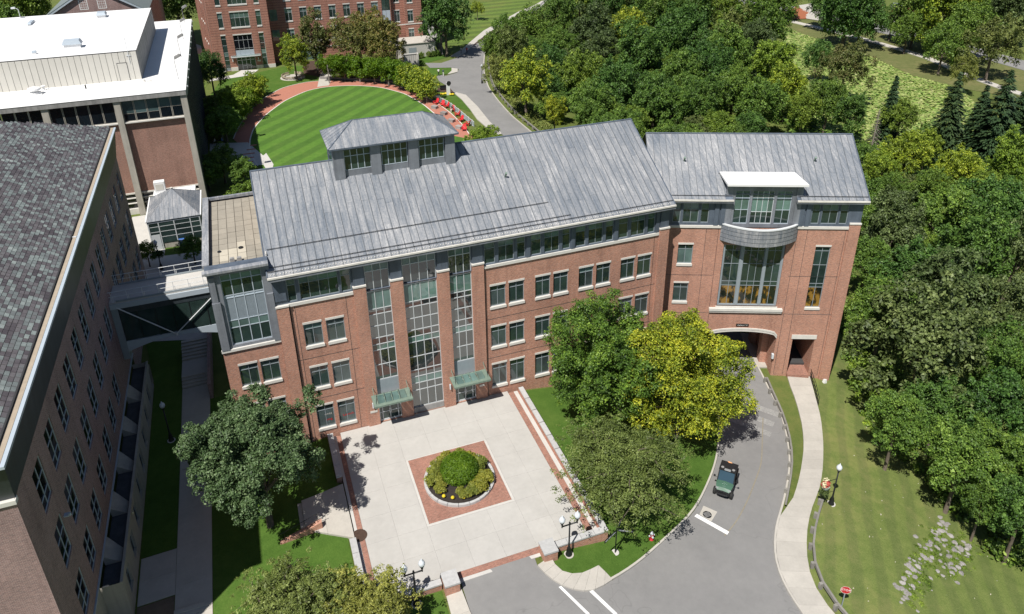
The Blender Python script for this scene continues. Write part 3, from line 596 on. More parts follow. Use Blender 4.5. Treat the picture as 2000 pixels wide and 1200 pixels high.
for a in ((8.03, 15.43, 42.36, 42.58), (8.03, 15.43, 49.88, 49.99), (8.03, 8.24, 42.59, 49.87), (15.22, 15.43, 42.59, 49.87)): pl('edge_strip', MB().box(a[0], a[1], a[2], a[3], -.3, .005), 'concrete_white')
pl('paving_square', MB().box(8.25, 15.21, 42.59, 49.87, -.3, .003), 'brick_pav')
# retaining walls with granite copings laid stone by stone
def wallrun(x0, x1, y0, y1, zb, zt, label, n):
    t = empty('retaining_wall', label, 'wall', ((x0 + x1) / 2, (y0 + y1) / 2, zb))
    MB().box(x0 + .04, x1 - .04, y0 + .04, y1 - .04, zb, zt - .14).build('brickwork', 'brick_main', t)
    lx = x1 - x0 > y1 - y0
    for i in range(n):
        a, b = i / n, (i + 1) / n - .006
        (MB().box(x0 + (x1 - x0) * a, x0 + (x1 - x0) * b, y0, y1, zt - .14, zt) if lx else MB().box(x0, x1, y0 + (y1 - y0) * a, y0 + (y1 - y0) * b, zt - .14, zt)).build('coping_stone', 'granite', t)
    return t
wallrun(20.55, 21.02, 37.15, 55.2, -1.6, .5, 'long low granite-topped wall along the right side of the plaza', 10)
wallrun(16.45, 21.02, 36.62, 37.14, -1.6, .5, 'short brick wall with granite coping behind the right twin-globe lamp', 4)
wallrun(3.6, 7.7, 36.66, 37.14, -1.2, .5, 'short brick wall with granite coping behind the left twin-globe lamp', 3)
wallrun(2.06, 2.56, 49.7, 55.25, -.8, .5, 'low granite-topped wall on the left of the plaza by the facade', 4)
wallrun(2.06, 2.56, 37.2, 43.0, -.8, .5, 'low granite-topped wall on the left of the plaza behind the olive tree', 4)
for x, lab in ((15.35, 'brick gate pier right of the plaza entrance with granite cap'), (7.72, 'brick gate pier left of the plaza entrance with granite cap')):
    t = empty('gate_pier', lab, 'pier', (x + .55, 36.5, 0), group='piers at the plaza entrance')
    MB().box(x + .03, x + 1.1, 36.0, 37.17, -.7, .80).build('brickwork', 'brick_main', t); MB().box(x, x + 1.14, 35.96, 37.2, .80, .96).build('cap', 'granite', t)
# planter
PC = (11.83, 46.2)
t = empty('planter', 'round stone-rimmed flower bed in the middle of the plaza', 'planter', (*PC, 0))
for k in range(20):
    a0, a1 = 2 * math.pi * k / 20 + .006, 2 * math.pi * (k + 1) / 20 - .006
    pts = [(PC[0] + r * math.cos(a), PC[1] + r * math.sin(a)) for r, a in ((3.0, a0), (3.0, (a0 + a1) / 2), (3.0, a1), (2.78, a1), (2.78, (a0 + a1) / 2), (2.78, a0))]
    MB().prism(pts, .0, .24).build('rim_stone', 'granite', t)
MB().lathe([(2.78, .05), (2.78, .18), (1.2, .28), (.05, .32)], (*PC, 0), 32).build('soil', 'soil', t, smooth=True)
sheet('manhole_lid', [(2.87 + .62 * math.cos(a), 43.46 + .62 * math.sin(a)) for a in np.linspace(0, 2 * math.pi, 20)[:-1]], .012, 'mulch', flat=0.0)
# walk leaving the plaza on the left, its brick cheek wall and steps
lw = sempty('sidewalk', (0, 44, 0))
pslabs(lw, np.array([(2.5, 49.2), (.7, 49.0), (-1.0, 48.9)]), np.array([(2.5, 43.3), (.6, 44.6), (-1.0, 45.8)]), .2, 'concrete_walk')
st = sempty('steps', (-1.5, 47, 0))
for i in range(6): MB().box(-1.35 - .34 * i, -1.02 - .34 * i, 45.9, 48.8, -2, T(-1, 47.3) + .2 - .16 * (i + 1)).build('step', 'concrete_walk', st)
t = empty('cheek_wall', 'sloping brick cheek wall with black rail beside the plaza steps', 'wall', (-.9, 45.4, -.5))
MB().add([(-3.0, 45.3, -1.5), (.3, 45.3, -1.5), (.3, 45.3, .55), (-3.0, 45.3, -.55), (-3.0, 45.7, -1.5), (.3, 45.7, -1.5), (.3, 45.7, .55), (-3.0, 45.7, -.55)], [(0, 1, 2, 3), (4, 7, 6, 5), (3, 2, 6, 7), (1, 5, 6, 2), (0, 3, 7, 4)]).build('brickwork', 'brick_main', t)
MB().tube([(-2.9, 45.5, .3), (.2, 45.5, 1.4)], .025, 6).tube([(-2.6, 45.5, -.5), (-2.6, 45.5, .4)], .02, 6).tube([(0, 45.5, .4), (0, 45.5, 1.33)], .02, 6).build('rail', 'dark_metal', t)
# alley beside the left building: walk, two flights of steps
al2 = sempty('alley_walk', (-9, 60, 0))
yy = [22, 26, 30, 33.5, 37.2, 41, 44.8, 48.6, 52.4, 56.2, 60, 64, 68.5]
pslabs(al2, np.array([(-10.7, y) for y in yy]), np.array([(-8.1, y) for y in yy]), .06, 'concrete_walk')
pslabs(al2, np.array([(-13.3, 44.2), (-13.3, 46.3), (-13.3, 48.5)]), np.array([(-10.72, 44.2), (-10.72, 46.3), (-10.72, 48.5)]), .06, 'concrete_walk')
sheet('bare_soil', [(-13.3, 36.5), (-10.75, 36.5), (-10.75, 44.1), (-13.3, 44.1)], .03, 'dirt')
st = sempty('alley_steps', (-9.4, 74, 0))
z0 = T(-9.4, 68.5) + .06
for i in range(4): MB().box(-10.7, -8.1, 68.6 + .36 * i, 68.95 + .36 * i, -2, z0 + .15 * (i + 1)).build('step', 'concrete_walk', st)
MB().box(-10.7, -8.1, 70.03, 72.6, -2, z0 + .6).build('landing', 'concrete_walk', st)
for i in range(6): MB().box(-10.7, -8.1, 72.61 + .42 * i, 73.02 + .42 * i, -2, z0 + .6 + .15 * (i + 1)).build('step', 'concrete_walk', st)
st = sempty('alley_steps', (-9.4, 42, 0))
for i in range(4): MB().box(-10.7, -8.1, 41.2 + .35 * i, 41.54 + .35 * i, -2, T(-9.4, 42) + .02 + .05 * (i + 1)).build('step', 'concrete_walk', st)
t = empty('retaining_wall', 'dark brick cheek wall beside the alley steps under the bridge', 'wall', (-7.9, 70, -1))
MB().box(-8.05, -7.75, 66, 78, -2, 1.0).build('brickwork', 'brick_left', t)
# courtyard paving behind the link bridge
sheet('courtyard_paving', [(-18.5, 90.2), (-14.7, 90.2), (-14.7, 78), (-8, 76), (-6, 92), (-6.3, 97.3), (-13.5, 97.9), (-13.5, 100), (-15.3, 100), (-15.3, 112.4), (-18.5, 112.4)], .05, 'concrete_white', step=2)
sheet('lawn', [(-13.4, 97.9), (-6.2, 97.2), (-6.2, 99.5), (-13.4, 100.2)], .06, 'grass_lush', step=2)

# ------------------------------------------------------------------ windows (shared prototypes, copied)
_WIN = {}
def window_proto(key, wd, ht, cols, rows, frame='metal_frame', fr=.055, lintel=0., sill=0., panes=('glass',), recess=.16, depth=.05, mull=.045):
    """frame with panes in a grid; cols/rows are fractions of the division lines; lower-left corner of the opening at the origin"""
    root = bpy.data.objects.new('window', None)
    mb = MB(); y0, y1 = recess - depth, recess + .02
    mb.box(0, fr, y0, y1, 0, ht).box(wd - fr, wd, y0, y1, 0, ht).box(fr, wd - fr, y0, y1, 0, fr).box(fr, wd - fr, y0, y1, ht - fr, ht)
    cx = [0, *[c * wd for c in cols], wd]; rz = [0, *[r * ht for r in rows], ht]
    for c in cx[1:-1]: mb.box(c - mull / 2, c + mull / 2, y0 + .002, y1 - .002, fr, ht - fr)
    for r in rz[1:-1]: mb.box(fr, wd - fr, y0 + .004, y1 - .004, r - mull / 2, r + mull / 2)
    root = bpy.data.objects.new('window', mb.mesh('window', frame)); parts = []
    for j in range(len(rz) - 1):
        for i in range(len(cx) - 1):
            a = cx[i] + (fr if i == 0 else mull / 2); b = cx[i + 1] - (fr if i == len(cx) - 2 else mull / 2)
            c = rz[j] + (fr if j == 0 else mull / 2); d = rz[j + 1] - (fr if j == len(rz) - 2 else mull / 2)
            pm = panes[j] if len(panes) > j else panes[-1]
            if isinstance(pm, (tuple, list)): pm = pm[i % len(pm)]
            parts.append(('pane', MB().box(a, b, recess - .012, recess + .012, c, d).mesh('pane', pm)))
    if lintel: parts.append(('lintel', MB().box(-.03, wd + .03, -.035, recess - .002, ht, ht + lintel).mesh('lintel', 'limestone')))
    if sill: parts.append(('sill', MB().box(-.04, wd + .04, -.09, recess - .055, -sill, 0.004).mesh('sill', 'limestone')))
    _WIN[key] = (root, parts); return key
def place_window(key, parent, loc, rz=0., skip=()):
    root, parts = _WIN[key]
    o = root.copy(); COL.objects.link(o); o.location = loc; o.rotation_euler = (0, 0, rz); o.parent = parent
    o.matrix_parent_inverse = parent.matrix_basis.inverted()
    for nm, me in parts:
        if nm in skip: continue
        c = bpy.data.objects.new(nm, me); COL.objects.link(c); c.parent = o
    return o

# ================================================================== main building
mainb = empty('main_building', 'long brick building with grey metal roof, glazed entrance bays and angled road-arch wing', 'building', (18, 62, 0))
FY = 55.6
F = lambda u, d, z: (u, FY + d, z)
window_proto('main', 1.52, 2.22, [.5], [.74], lintel=.2, sill=.25, panes=('glass', 'glass_shade'))
window_proto('ground', 1.52, 2.5, [.5], [.76], lintel=.2, sill=.25, panes=('glass_shade', 'glass'))
window_proto('main_b', 1.52, 2.22, [.5], [.74], lintel=.2, sill=.25, panes=(('glass', 'glass_shade'), 'glass_pale'))
window_proto('main_c', 1.52, 2.22, [.5], [.74], lintel=.2, sill=.25, panes=(('glass_shade', 'glass_shade'), 'glass'))
rows = [(9.83 + .25, 'main'), (5.35 + .25, 'main'), (.79 + .25, 'ground')]
wins = []
for z, k in rows:
    for x in (1.45, 3.33): wins.append((x, z - .05, k))
    for b in range(4):
        for x in (18.05, 19.88): wins.append((x + 4.46 * b, z, k))
bays = [(6.98, 9.05), (10.18, 13.17), (14.30, 16.37)]
holes = [(x, x + 1.52, z, z + (2.22 if k == 'main' else 2.5)) for x, z, k in wins]
holes += [(a, b, .05, 14.30) for a, b in bays]
MB().wall(-.45, 36.45, -4, 14.30, holes, .3, F).build('wall', 'brick_main', mainb)
for x, z, k in wins: place_window(random.choice(('main', 'main', 'main_b', 'main_c')) if k == 'main' else k, mainb, (x, FY, z))
# lead-clad top storey
g4 = [(.63, 1.33), (1.61, 4.79), (4.97, 5.80)]
for b in range(4): g4 += [(17.62 + 4.46 * b, 18.63 + 4.46 * b), (18.93 + 4.46 * b, 20.43 + 4.46 * b), (20.73 + 4.46 * b, 21.53 + 4.46 * b)]
h4 = [(a, b, 14.68, 16.92) for a, b in g4] + [(a, b, 14.31, 16.95) for a, b in bays]
MB().wall(-.45, 36.45, 14.31, 17.3, h4, .25, F).build('lead_wall', 'lead', mainb)
for a, b in g4:
    wd = round(b - a, 2); cols = [] if wd < 1.1 else ([.5] if wd < 2 else [.25, .5, .75]); key = 'top%.2f' % wd
    if key not in _WIN: window_proto(key, wd, 2.24, cols, [.68], panes=('glass', 'glass_pale'), recess=.14)
    place_window(key, mainb, (a, FY, 14.68))
for b in range(5): # lead pilasters between the top-floor windows
    x = 17.5 + 4.46 * b
    MB().box(x - (.35 if b else -.02), x + (.02 if b else .06), FY - .08, FY - .001, 14.62, 17.05).build('lead_pilaster', 'lead', mainb)
for x0, x1 in ((5.9, 6.95), (9.07, 10.15), (13.2, 14.27), (16.4, 17.48)): MB().box(x0 + .06, x1 - .06, FY - .12, FY - .001, 15.06, 17.05).build('lead_pilaster', 'lead', mainb)
for x0, x1 in ((-.45, .55), (35.4, 36.42)): MB().box(x0 + .05, x1 - .05, FY - .12, FY - .001, 14.98, 17.05).build('lead_pilaster', 'lead', mainb)
# brick piers with limestone caps
for x0, x1, zb, zt in ((5.9, 6.95, -.4, 14.92), (9.07, 10.15, -.4, 14.92), (13.2, 14.27, -.4, 14.92), (16.4, 17.48, -.4, 14.92), (-.45, .55, -1.5, 14.42), (35.4, 36.43, -3.8, 14.92)):
    MB().box(x0, x1, FY - .22, FY - .002, zb, zt).build('pier', 'brick_main', mainb)
    MB().box(x0 - .04, x1 + .04, FY - .28, FY - .002, zt, zt + .15).build('pier_cap', 'limestone', mainb)
for a, b in ((.58, 5.88), (17.5, 35.38)): MB().box(a, b, FY - .12, FY - .002, 14.30, 14.58).build('sill_band', 'limestone', mainb)
# movement joints and rainwater pipes
for z in (8.75, 4.35): MB().box(-.44, 5.9, FY - .012, FY - .001, z, z + .035).box(17.48, 35.4, FY - .012, FY - .001, z, z + .035).build('movement_joint', 'wall_dark', mainb)
for x in (5.2, 1.0, 34.95): MB().box(x, x + .03, FY - .012, FY - .001, -1, 14.28).build('movement_joint', 'wall_dark', mainb)
for x, zb in ((.62, -.2), (17.55, .1)): MB().tube([(x, FY - .05, zb), (x, FY - .05, 14.2)], .05, 8).build('downpipe', 'dark_metal', mainb)
# glazed entrance bays
def curtain(x0, x1, z0, z1, cols, zrows, mats):
    fr = MB(); n = cols; dx = (x1 - x0) / n; y0, y1 = FY + .12, FY + .2
    for i in range(n + 1): x = min(max(x0 + dx * i, x0 + .03), x1 - .03); fr.box(x - .03, x + .03, y0, y1, z0, z1)
    for z in zrows: fr.box(x0, x1, y0 + .006, y1 - .004, z - .035, z + .035)
    f = fr.build('glazed_bay', 'frame_pale', mainb)
    for j, (a, b) in enumerate(zip(zrows, zrows[1:])):
        me = MB().box(.03, dx - .03, -.01, .01, a + .035, b - .035).mesh('pane', mats[j])
        for i in range(n):
            o = bpy.data.objects.new('pane', me); COL.objects.link(o); o.location = (x0 + dx * i, FY + .17, 0)
            put(o, f)
    return f
zr = [4.78, 6.4, 8.0, 8.6, 9.3, 10.55, 11.75, 12.3, 14.1, 16.1, 16.93]
ma = ['glass_atrium', 'glass_atrium', 'glass_clear', 'glass_atrium', 'glass_atrium', 'glass_atrium', 'glass_atrium', 'glass_clear', 'glass_atrium', 'glass_pale']
curtain(6.98, 9.05, 4.78, 16.93, 3, zr, ma); curtain(14.30, 16.37, 4.78, 16.93, 3, zr, ma)
curtain(10.18, 13.17, .67, 16.93, 4, [.67, 2.6, 3.4, 4.15, 4.9] + zr[1:], ['glass_atrium', 'glass_atrium', 'glass_clear', 'glass_atrium', 'glass_atrium'] + ma[1:])
MB().box(10.18, 13.17, FY + .02, FY + .25, .0, .66).build('plinth', 'concrete_grey', mainb)
for a, b in (bays[0], bays[2]):
    MB().box(a, b, FY + .1, FY + .25, 3.2, 4.74).build('spandrel_panel', 'metal_frame', mainb)
    d = MB(); w = b - a
    for x in (a, a + .28, a + w / 2 - .045, b - .33, b - .06): d.box(x, x + .075, FY + .1, FY + .2, .02, 3.19)
    d.box(a, b, FY + .104, FY + .196, 2.55, 2.65).box(a, b, FY + .104, FY + .196, .02, .22).box(a, b, FY + .104, FY + .196, 1.02, 1.09)
    dr = d.build('door', 'frame_pale', mainb)
    for i, (p, q) in enumerate(((a + .08, a + .27), (a + .36, a + w / 2 - .05), (a + w / 2 + .04, b - .34), (b - .25, b - .07))):
        for z0_, z1_ in ((.22, 1.02), (1.09, 2.55), (2.65, 3.18)): MB().box(p, q, FY + .14, FY + .16, z0_, z1_).build('pane', 'glass', dr)
    MB().box(a + w / 2 - .09, a + w / 2 - .06, FY + .03, FY + .1, .9, 1.4).box(a + w / 2 + .05, a + w / 2 + .08, FY + .03, FY + .1, .9, 1.4).build('handle', 'chrome', dr)
    # glass canopy in a green bronze frame
    cx0, cx1 = (6.35, 9.85) if a < 10 else (13.75, 17.3)
    cn = MB().box(cx0, cx1, FY - 1.95, FY - 1.6, 3.32, 3.5).box(cx0, cx0 + .42, FY - 1.6, FY - .2, 3.32, 3.46).box(cx1 - .42, cx1, FY - 1.6, FY - .2, 3.32, 3.46)
    cn.box(cx0 + .42, cx1 - .42, FY - .38, FY - .23, 3.34, 3.44)
    for k in range(1, 4): x = cx0 + .42 + (cx1 - cx0 - .84) * k / 4; cn.tube([(x - .02, FY - 1.62, 3.52), (x, FY - .9, 3.66), (x + .02, FY - .25, 3.58)], .035, 6)
    for sx in (cx0 + .2, cx1 - .2): cn.tube([(sx, FY - 1.7, 3.45), (sx, FY - .22, 4.3)], .03, 6).lathe([(.12, -.12), (.12, .1)], (sx, FY - 1.75, 3.3), 10)
    cn = cn.build('canopy', 'copper_green', mainb)
    for k in range(4): x = cx0 + .42 + (cx1 - cx0 - .84) * k / 4; MB().box(x + .03, x + (cx1 - cx0 - .84) / 4 - .03, FY - 1.6, FY - .38, 3.44, 3.46).build('pane', 'glass_clear', cn)
    for x in (a - .55, b + .5):
        MB().lathe([(.07, 0), (.08, .55), (.05, .6)], (x, FY - .36, 2.15), 8).build('wall_lamp', 'globe', mainb)
    MB().box((b + .3) if a > 10 else (a - .85), (b + .8) if a > 10 else (a - .2), FY - .25, FY - .221, 1.5, 1.72).build('sign_plate', 'limestone', mainb)
# gable ends and back
G_ = lambda x, s: (lambda u, d, z: (x + s * d, u, z))
MB().quad((36.45, FY, -6), (36.45, 74, -6), (36.45, 74, 17.4), (36.45, FY, 17.4)).add([(36.45, FY, 17.4), (36.45, 74, 17.4), (36.45, 64.8, 22.8)], [(0, 1, 2)]).build('wall', 'brick_main', mainb)
MB().quad((-.45, FY, -6), (-.45, 74, -6), (-.45, 74, 17.4), (-.45, FY, 17.4)).add([(-.45, FY, 17.4), (-.45, 74, 17.4), (-.45, 64.8, 22.8)], [(0, 2, 1)]).build('wall', 'brick_main', mainb)
MB().quad((-.45, 74, -6), (36.45, 74, -6), (36.45, 74, 17.3), (-.45, 74, 17.3)).build('wall', 'brick_main', mainb)
# roof: structural slab, then lead sheets laid one by one
EY, EZ, RY = 55.0, 17.60, 64.45; SL = .5827; RZ = EZ + SL * (RY - EY); ang_r = math.atan(SL)
XL, XR = -.72, 36.62
rf = MB()
rf.add([(XL, EY + .05, EZ - .06), (XR, EY + .05, EZ - .06), (XR, RY, RZ - .06), (XL, RY, RZ - .06), (XL, 2 * RY - EY, EZ - .06), (XR, 2 * RY - EY, EZ - .06),
        (XL, EY + .05, EZ - .3), (XR, EY + .05, EZ - .3), (XR, RY, RZ - .3), (XL, RY, RZ - .3), (XL, 2 * RY - EY, EZ - .3), (XR, 2 * RY - EY, EZ - .3)],
       [(0, 1, 2, 3), (3, 2, 5, 4), (6, 9, 8, 7), (9, 10, 11, 8), (0, 6, 7, 1), (4, 5, 11, 10), (0, 3, 9, 6), (3, 4, 10, 9), (1, 7, 8, 2), (2, 8, 11, 5)])
roof = rf.build('roof', 'lead', mainb)
def pan_mesh(wd):
    """one lead sheet of unit length with a rolled seam along its left edge and a lap at its lower end"""
    me = MB().box(.03, wd, .0, 1, -.03, .012).box(.05, wd, .0, .012, .012, .022).box(.0, .045, 0, 1, -.03, .07).mesh('roof_panel', 'lead_sheet')
    me.materials.append(MATS['seam'])
    for p in list(me.polygons)[12:]: p.material_index = 1
    return me
def lay_pans(parent, me, x0, n, wd, slope_len, M, cuts, skip=None):
    for i in range(n):
        c = [0.] + [min(max(q + random.uniform(-.45, .45) + (.6 if i % 2 else -.1), .4), slope_len - .5) for q in cuts] + [slope_len]
        if skip and skip(x0 + i * wd): c = skip(x0 + i * wd, c)
        for a, b in zip(c, c[1:]):
            if b - a < .1: continue
            o = bpy.data.objects.new('roof_panel', me); COL.objects.link(o)
            o.matrix_basis = M @ Matrix.Translation((x0 + i * wd, a, random.uniform(0, .012))) @ Matrix.Diagonal((1, b - a, 1, 1))
            put(o, parent)
slen = (RY - EY) / math.cos(ang_r); NP = 56; pw = (XR - XL) / NP
Mroof = Matrix.Translation((0, EY, EZ)) @ Matrix.Rotation(ang_r, 4, 'X')
lay_pans(roof, pan_mesh(pw), XL, NP, pw, slen, Mroof, [2.7, 5.4, 8.1], None)
bk = MB(Matrix.Translation((0, 2 * RY - EY, EZ)) @ Matrix.Rotation(math.pi, 4, 'Z') @ Matrix.Rotation(ang_r, 4, 'X'))
for i in range(NP): bk.box(-XR + i * pw + .02, -XR + (i + 1) * pw, 0, slen, 0, .015)
o = bk.build('back_roof_sheet', 'lead_sheet', roof); o['kind'] = 'stuff'
MB().tube([(XL, RY, RZ + .03), (XR, RY, RZ + .03)], .09, 8).build('ridge_roll', 'lead', roof)
for x in (XL + .03, XR - .03): MB().tube([(x, EY, EZ + .03), (x, RY, RZ + .05)], .06, 6).build('verge_roll', 'lead', roof)
MB().box(XL, XR, EY - .16, EY + .02, EZ - .16, EZ - .015).build('gutter', 'gutter_white', mainb)
MB().box(XL, XR, EY - .1, FY - .01, EZ - .42, EZ - .19).build('fascia', 'lead_light', mainb)
def rails(par, x0, x1, d, M):
    mb = MB(M); mb.tube([(x0, d, .12), (x1, d, .12)], .028, 6)
    x = x0 + .3
    while x < x1: mb.box(x, x + .03, d - .03, d + .03, 0, .1); x += 1.3
    return mb.build('snow_rail', 'dark_metal', par)
rails(roof, XL + .1, XR - .1, .45, Mroof); rails(roof, XL + .1, 26.0, .85, Mroof); rails(roof, -.4, 24.4, 2.6, Mroof)
# snow guards: rows of small clips near the eave
mb = MB(Mroof)
for i in range(150): x = XL + .3 + i * .245; mb.box(x, x + .05, .12, .2, .02, .10)
o = mb.build('snow_clip', 'gutter_white', roof); o['kind'] = 'stuff'
for x, d in ((21.4, 6.2), (8.5, 10.2)): MB(Mroof).lathe([(.09, 0), (.09, .5), (.12, .52), (.12, .6)], (x, d, 0), 8).build('vent_pipe', 'copper_green', roof)
# roof lantern
LX0, LX1, LY0, LY1 = 6.25, 17.2, 62.42, 67.0
lan = MB().box(LX0 + .3, LX1 - .3, LY0 + .35, LY1 - .2, 21.2, 22.5).box(LX0 + .1, LX1 - .1, LY0 + .12, LY1, 24.6, 25.0).build('lantern', 'lead', mainb)
for x in (LX0, 9.5, 12.92, 16.35): # piers
    MB().box(x + (.02 if x > LX0 else 0), x + .92, LY0, LY0 + .7, 21.3, 24.8).build('lead_pilaster', 'lead_light' if x > 9 else 'lead_light', lan)
for x in (LX0, LX1 - .5): MB().box(x, x + .5, LY1 - .6, LY1, 21.3, 24.8).build('lead_pilaster', 'lead', lan)
window_proto('lantern', 2.36, 1.95, [.25, .5, .75], [.68], frame='metal_frame_l', panes=('glass', 'glass'), recess=.3, mull=.06)
for x in (7.18, 10.5, 13.92):
    MB().box(x, x + 2.4, LY0 + .25, LY0 + .4, 21.3, 22.62).build('apron_panel', 'lead_light', lan)
    place_window('lantern', lan, (x + .02, LY0, 22.66))
for s_, x in ((1, LX0 + .05), (-1, LX1 - .05)): # side glazing, clear through to the lawn beyond
    for k in range(3): MB().box(x - .02, x + .02, LY0 + .75 + 1.05 * k, LY0 + 1.72 + 1.05 * k, 22.7, 24.55).build('side_pane', 'glass_clear', lan)
    MB().box(x - .04, x + .04, LY0 + .7, LY1 - .6, 21.3, 22.65).build('apron_panel', 'lead', lan)
MB().box(LX0 + .4, LX1 - .4, LY1 - .15, LY1 - .05, 22.5, 24.6).build('back_panel', 'glass_shade', lan)
ez, ov = 25.0, .38; ax, bx, ay, by = LX0 - ov, LX1 + ov, LY0 - ov, LY1 + ov; my = (ay + by) / 2; hz = 26.55; hx0, hx1 = ax + 2.65, bx - 2.65
MB().box(ax, bx, ay, by, ez - .14, ez - .002).build('eave', 'lead', lan)
hp = lambda *v: MB().add(v, [tuple(range(len(v)))])
c0, c1, c2, c3, r0, r1 = (ax, ay, ez), (bx, ay, ez), (bx, by, ez), (ax, by, ez), (hx0, my, hz), (hx1, my, hz)
def facet(corners, n):
    """a hipped roof face cut into seamed sheets running up the slope"""
    a, b = Vector(corners[0]), Vector(corners[1]); top = [Vector(c) for c in corners[2:]]
    d = (b - a).normalized(); L_ = (b - a).length
    up = (top[0] - a) - d * (top[0] - a).dot(d); up.normalize(); nrm = d.cross(up)
    poly = [Vector(((c - a).dot(d), (c - a).dot(up))) for c in [a, b] + top]
    def height(u):
        h = []
        for p, q in zip(poly, poly[1:] + poly[:1]):
            if (p.x - u) * (q.x - u) <= 0 and abs(p.x - q.x) > 1e-6: h.append(p.y + (q.y - p.y) * (u - p.x) / (q.x - p.x))
        return max(h) if h else 0
    for i in range(n):
        u0, u1 = L_ * i / n, L_ * (i + 1) / n; us_ = [u0] + sorted(p.x for p in poly[2:] if u0 + .01 < p.x < u1 - .01) + [u1]
        lo = [(u, 0.) for u in (u0 + .02, u1)]; hi = [(min(max(u, u0 + .02), u1), height(min(max(u, .02), L_ - .02))) for u in us_[::-1]]
        pts = [a + d * u + up * v for u, v in lo + hi]; k = len(pts)
        mb = MB(); mb.add([p + nrm * .01 for p in pts] + [p - nrm * .03 for p in pts], [tuple(range(k))] + [(j, (j + 1) % k, k + (j + 1) % k, k + j) for j in range(k)])
        h0 = height(max(u0, .02)); mb.add([a + d * (u0 + o_) + up * v + nrm * w_ for v in (0, h0) for o_, w_ in ((.0, 0), (.035, 0), (.035, .045), (0, .045))], [(0, 1, 2, 3), (4, 7, 6, 5), (0, 4, 5, 1), (1, 5, 6, 2), (2, 6, 7, 3), (3, 7, 4, 0)])
        yield mb
for cs, n in (((c0, c1, r1, r0), 17), ((c1, c2, r1), 8), ((c2, c3, r0, r1), 17), ((c3, c0, r0), 8)):
    for mb in facet(cs, n): mb.build('hip_panel', 'lead_sheet', lan)
for p, q in ((c0, r0), (c1, r1), (c2, r1), (c3, r0), (r0, r1)): MB().tube([p, q], .06, 6).build('hip_roll', 'lead', lan)

# ---- flat-roofed block at the left end
BX0, BX1, BY1 = -5.12, -.46, 70.5
bw = [(-4.15, 7.1), (-2.42, 7.1), (-4.15, 2.93), (-2.42, 2.93)]
MB().wall(BX0, BX1, -3, 11.1, [(x, x + 1.5, z + .25, z + 2.42) for x, z in bw], .3, lambda u, d, z: (u, FY + .02 + d, z)).build('wall', 'brick_main', mainb)
window_proto('block', 1.5, 2.17, [.5], [.74], lintel=.2, sill=.25, panes=('glass', 'glass_shade'))
for x, z in bw: place_window('block', mainb, (x, FY + .02, z + .25))
MB().box(BX0 - .05, BX1, FY - .12, FY + .1, 11.1, 11.35).build('sill_band', 'limestone', mainb)
MB().wall(BX0, BX1, 11.35, 18.62, [(-4.22, -1.1, 11.6, 18.22)], .3, lambda u, d, z: (u, FY + .03 + d, z)).build('lead_wall', 'lead_light', mainb)
for x0, x1, z1 in ((BX0, -4.5, 15.9), (BX0 + .08, -4.62, 18.2), (-.95, BX1, 15.9)): MB().box(x0, x1, FY - (.16 if z1 < 16 else .08), FY + .028, 11.36, z1).build('lead_pilaster', 'lead_light', mainb)
window_proto('blockbig', 3.12, 6.62, [.25, .5, .75], [.24, .345, .665, .70, .91], frame='metal_frame_l', panes=('glass', 'glass_pale', 'spandrel', 'metal_frame_l', 'glass', 'glass_pale'), recess=.2, mull=.07)
place_window('blockbig', mainb, (-4.22, FY + .03, 11.6))
MB().quad((BX0, FY, -3), (BX0, BY1, -3), (BX0, BY1, 18.6), (BX0, FY, 18.6)).quad((BX0, BY1, -3), (BX1, BY1, -3), (BX1, BY1, 18.6), (BX0, BY1, 18.6)).build('wall', 'lead', mainb)
fr = MB().box(BX0, BX1, FY + .3, BY1 - .02, 18.0, 18.28).build('flat_roof', 'paver_tan', mainb)
nx_, ny_ = 6, 13; a0, a1, b0, b1 = BX0 + .28, BX1 - .1, FY + 1.1, BY1 - .3
for i in range(nx_):
    for j in range(ny_):
        u0, u1 = a0 + (a1 - a0) * i / nx_, a0 + (a1 - a0) * (i + 1) / nx_; v0, v1 = b0 + (b1 - b0) * j / ny_, b0 + (b1 - b0) * (j + 1) / ny_
        MB().box(u0 + .02, u1 - .02, v0 + .02, v1 - .02, 18.28, 18.34 + random.uniform(0, .02)).build('roof_paver', 'paver_light' if (j in (1, 2) and i in (1, 2, 3)) or (j == 3 and i == 3) else 'paver_tan', fr)
MB().box(BX0 - .26, BX1, FY - .42, FY + .12, 18.62, 18.82).build('coping', 'lead_sheet', mainb); MB().box(BX0 - .1, BX1, FY + .12, FY + 1.05, 18.3, 18.72).build('coping', 'lead', mainb)
MB().box(BX0 - .26, BX0 + .26, FY + 1.06, BY1, 18.5, 18.8).build('coping', 'lead_sheet', mainb); MB().box(BX0 + .27, BX1, BY1 - .28, BY1, 18.5, 18.75).build('coping', 'lead_sheet', mainb)
MB().box(BX1 - .07, BX1 + .0, FY + 1.1, BY1, 18.3, 18.9).build('flashing', 'gutter_white', mainb)
vt = MB().box(-3.3, -2.95, 57.2, 57.45, 18.36, 18.75).box(-2.75, -2.4, 57.2, 57.45, 18.36, 18.72).box(-3.35, -2.35, 57.15, 57.5, 18.33, 18.4).build('roof_vent', 'concrete_grey', mainb)
MB().lathe([(.2, 0), (.2, .1), (.06, .16)], (-2.4, 59.6, 18.34), 8).lathe([(.16, 0), (.16, .08)], (-4.1, 59.5, 18.34), 8).build('roof_drain', 'dark_metal', mainb)

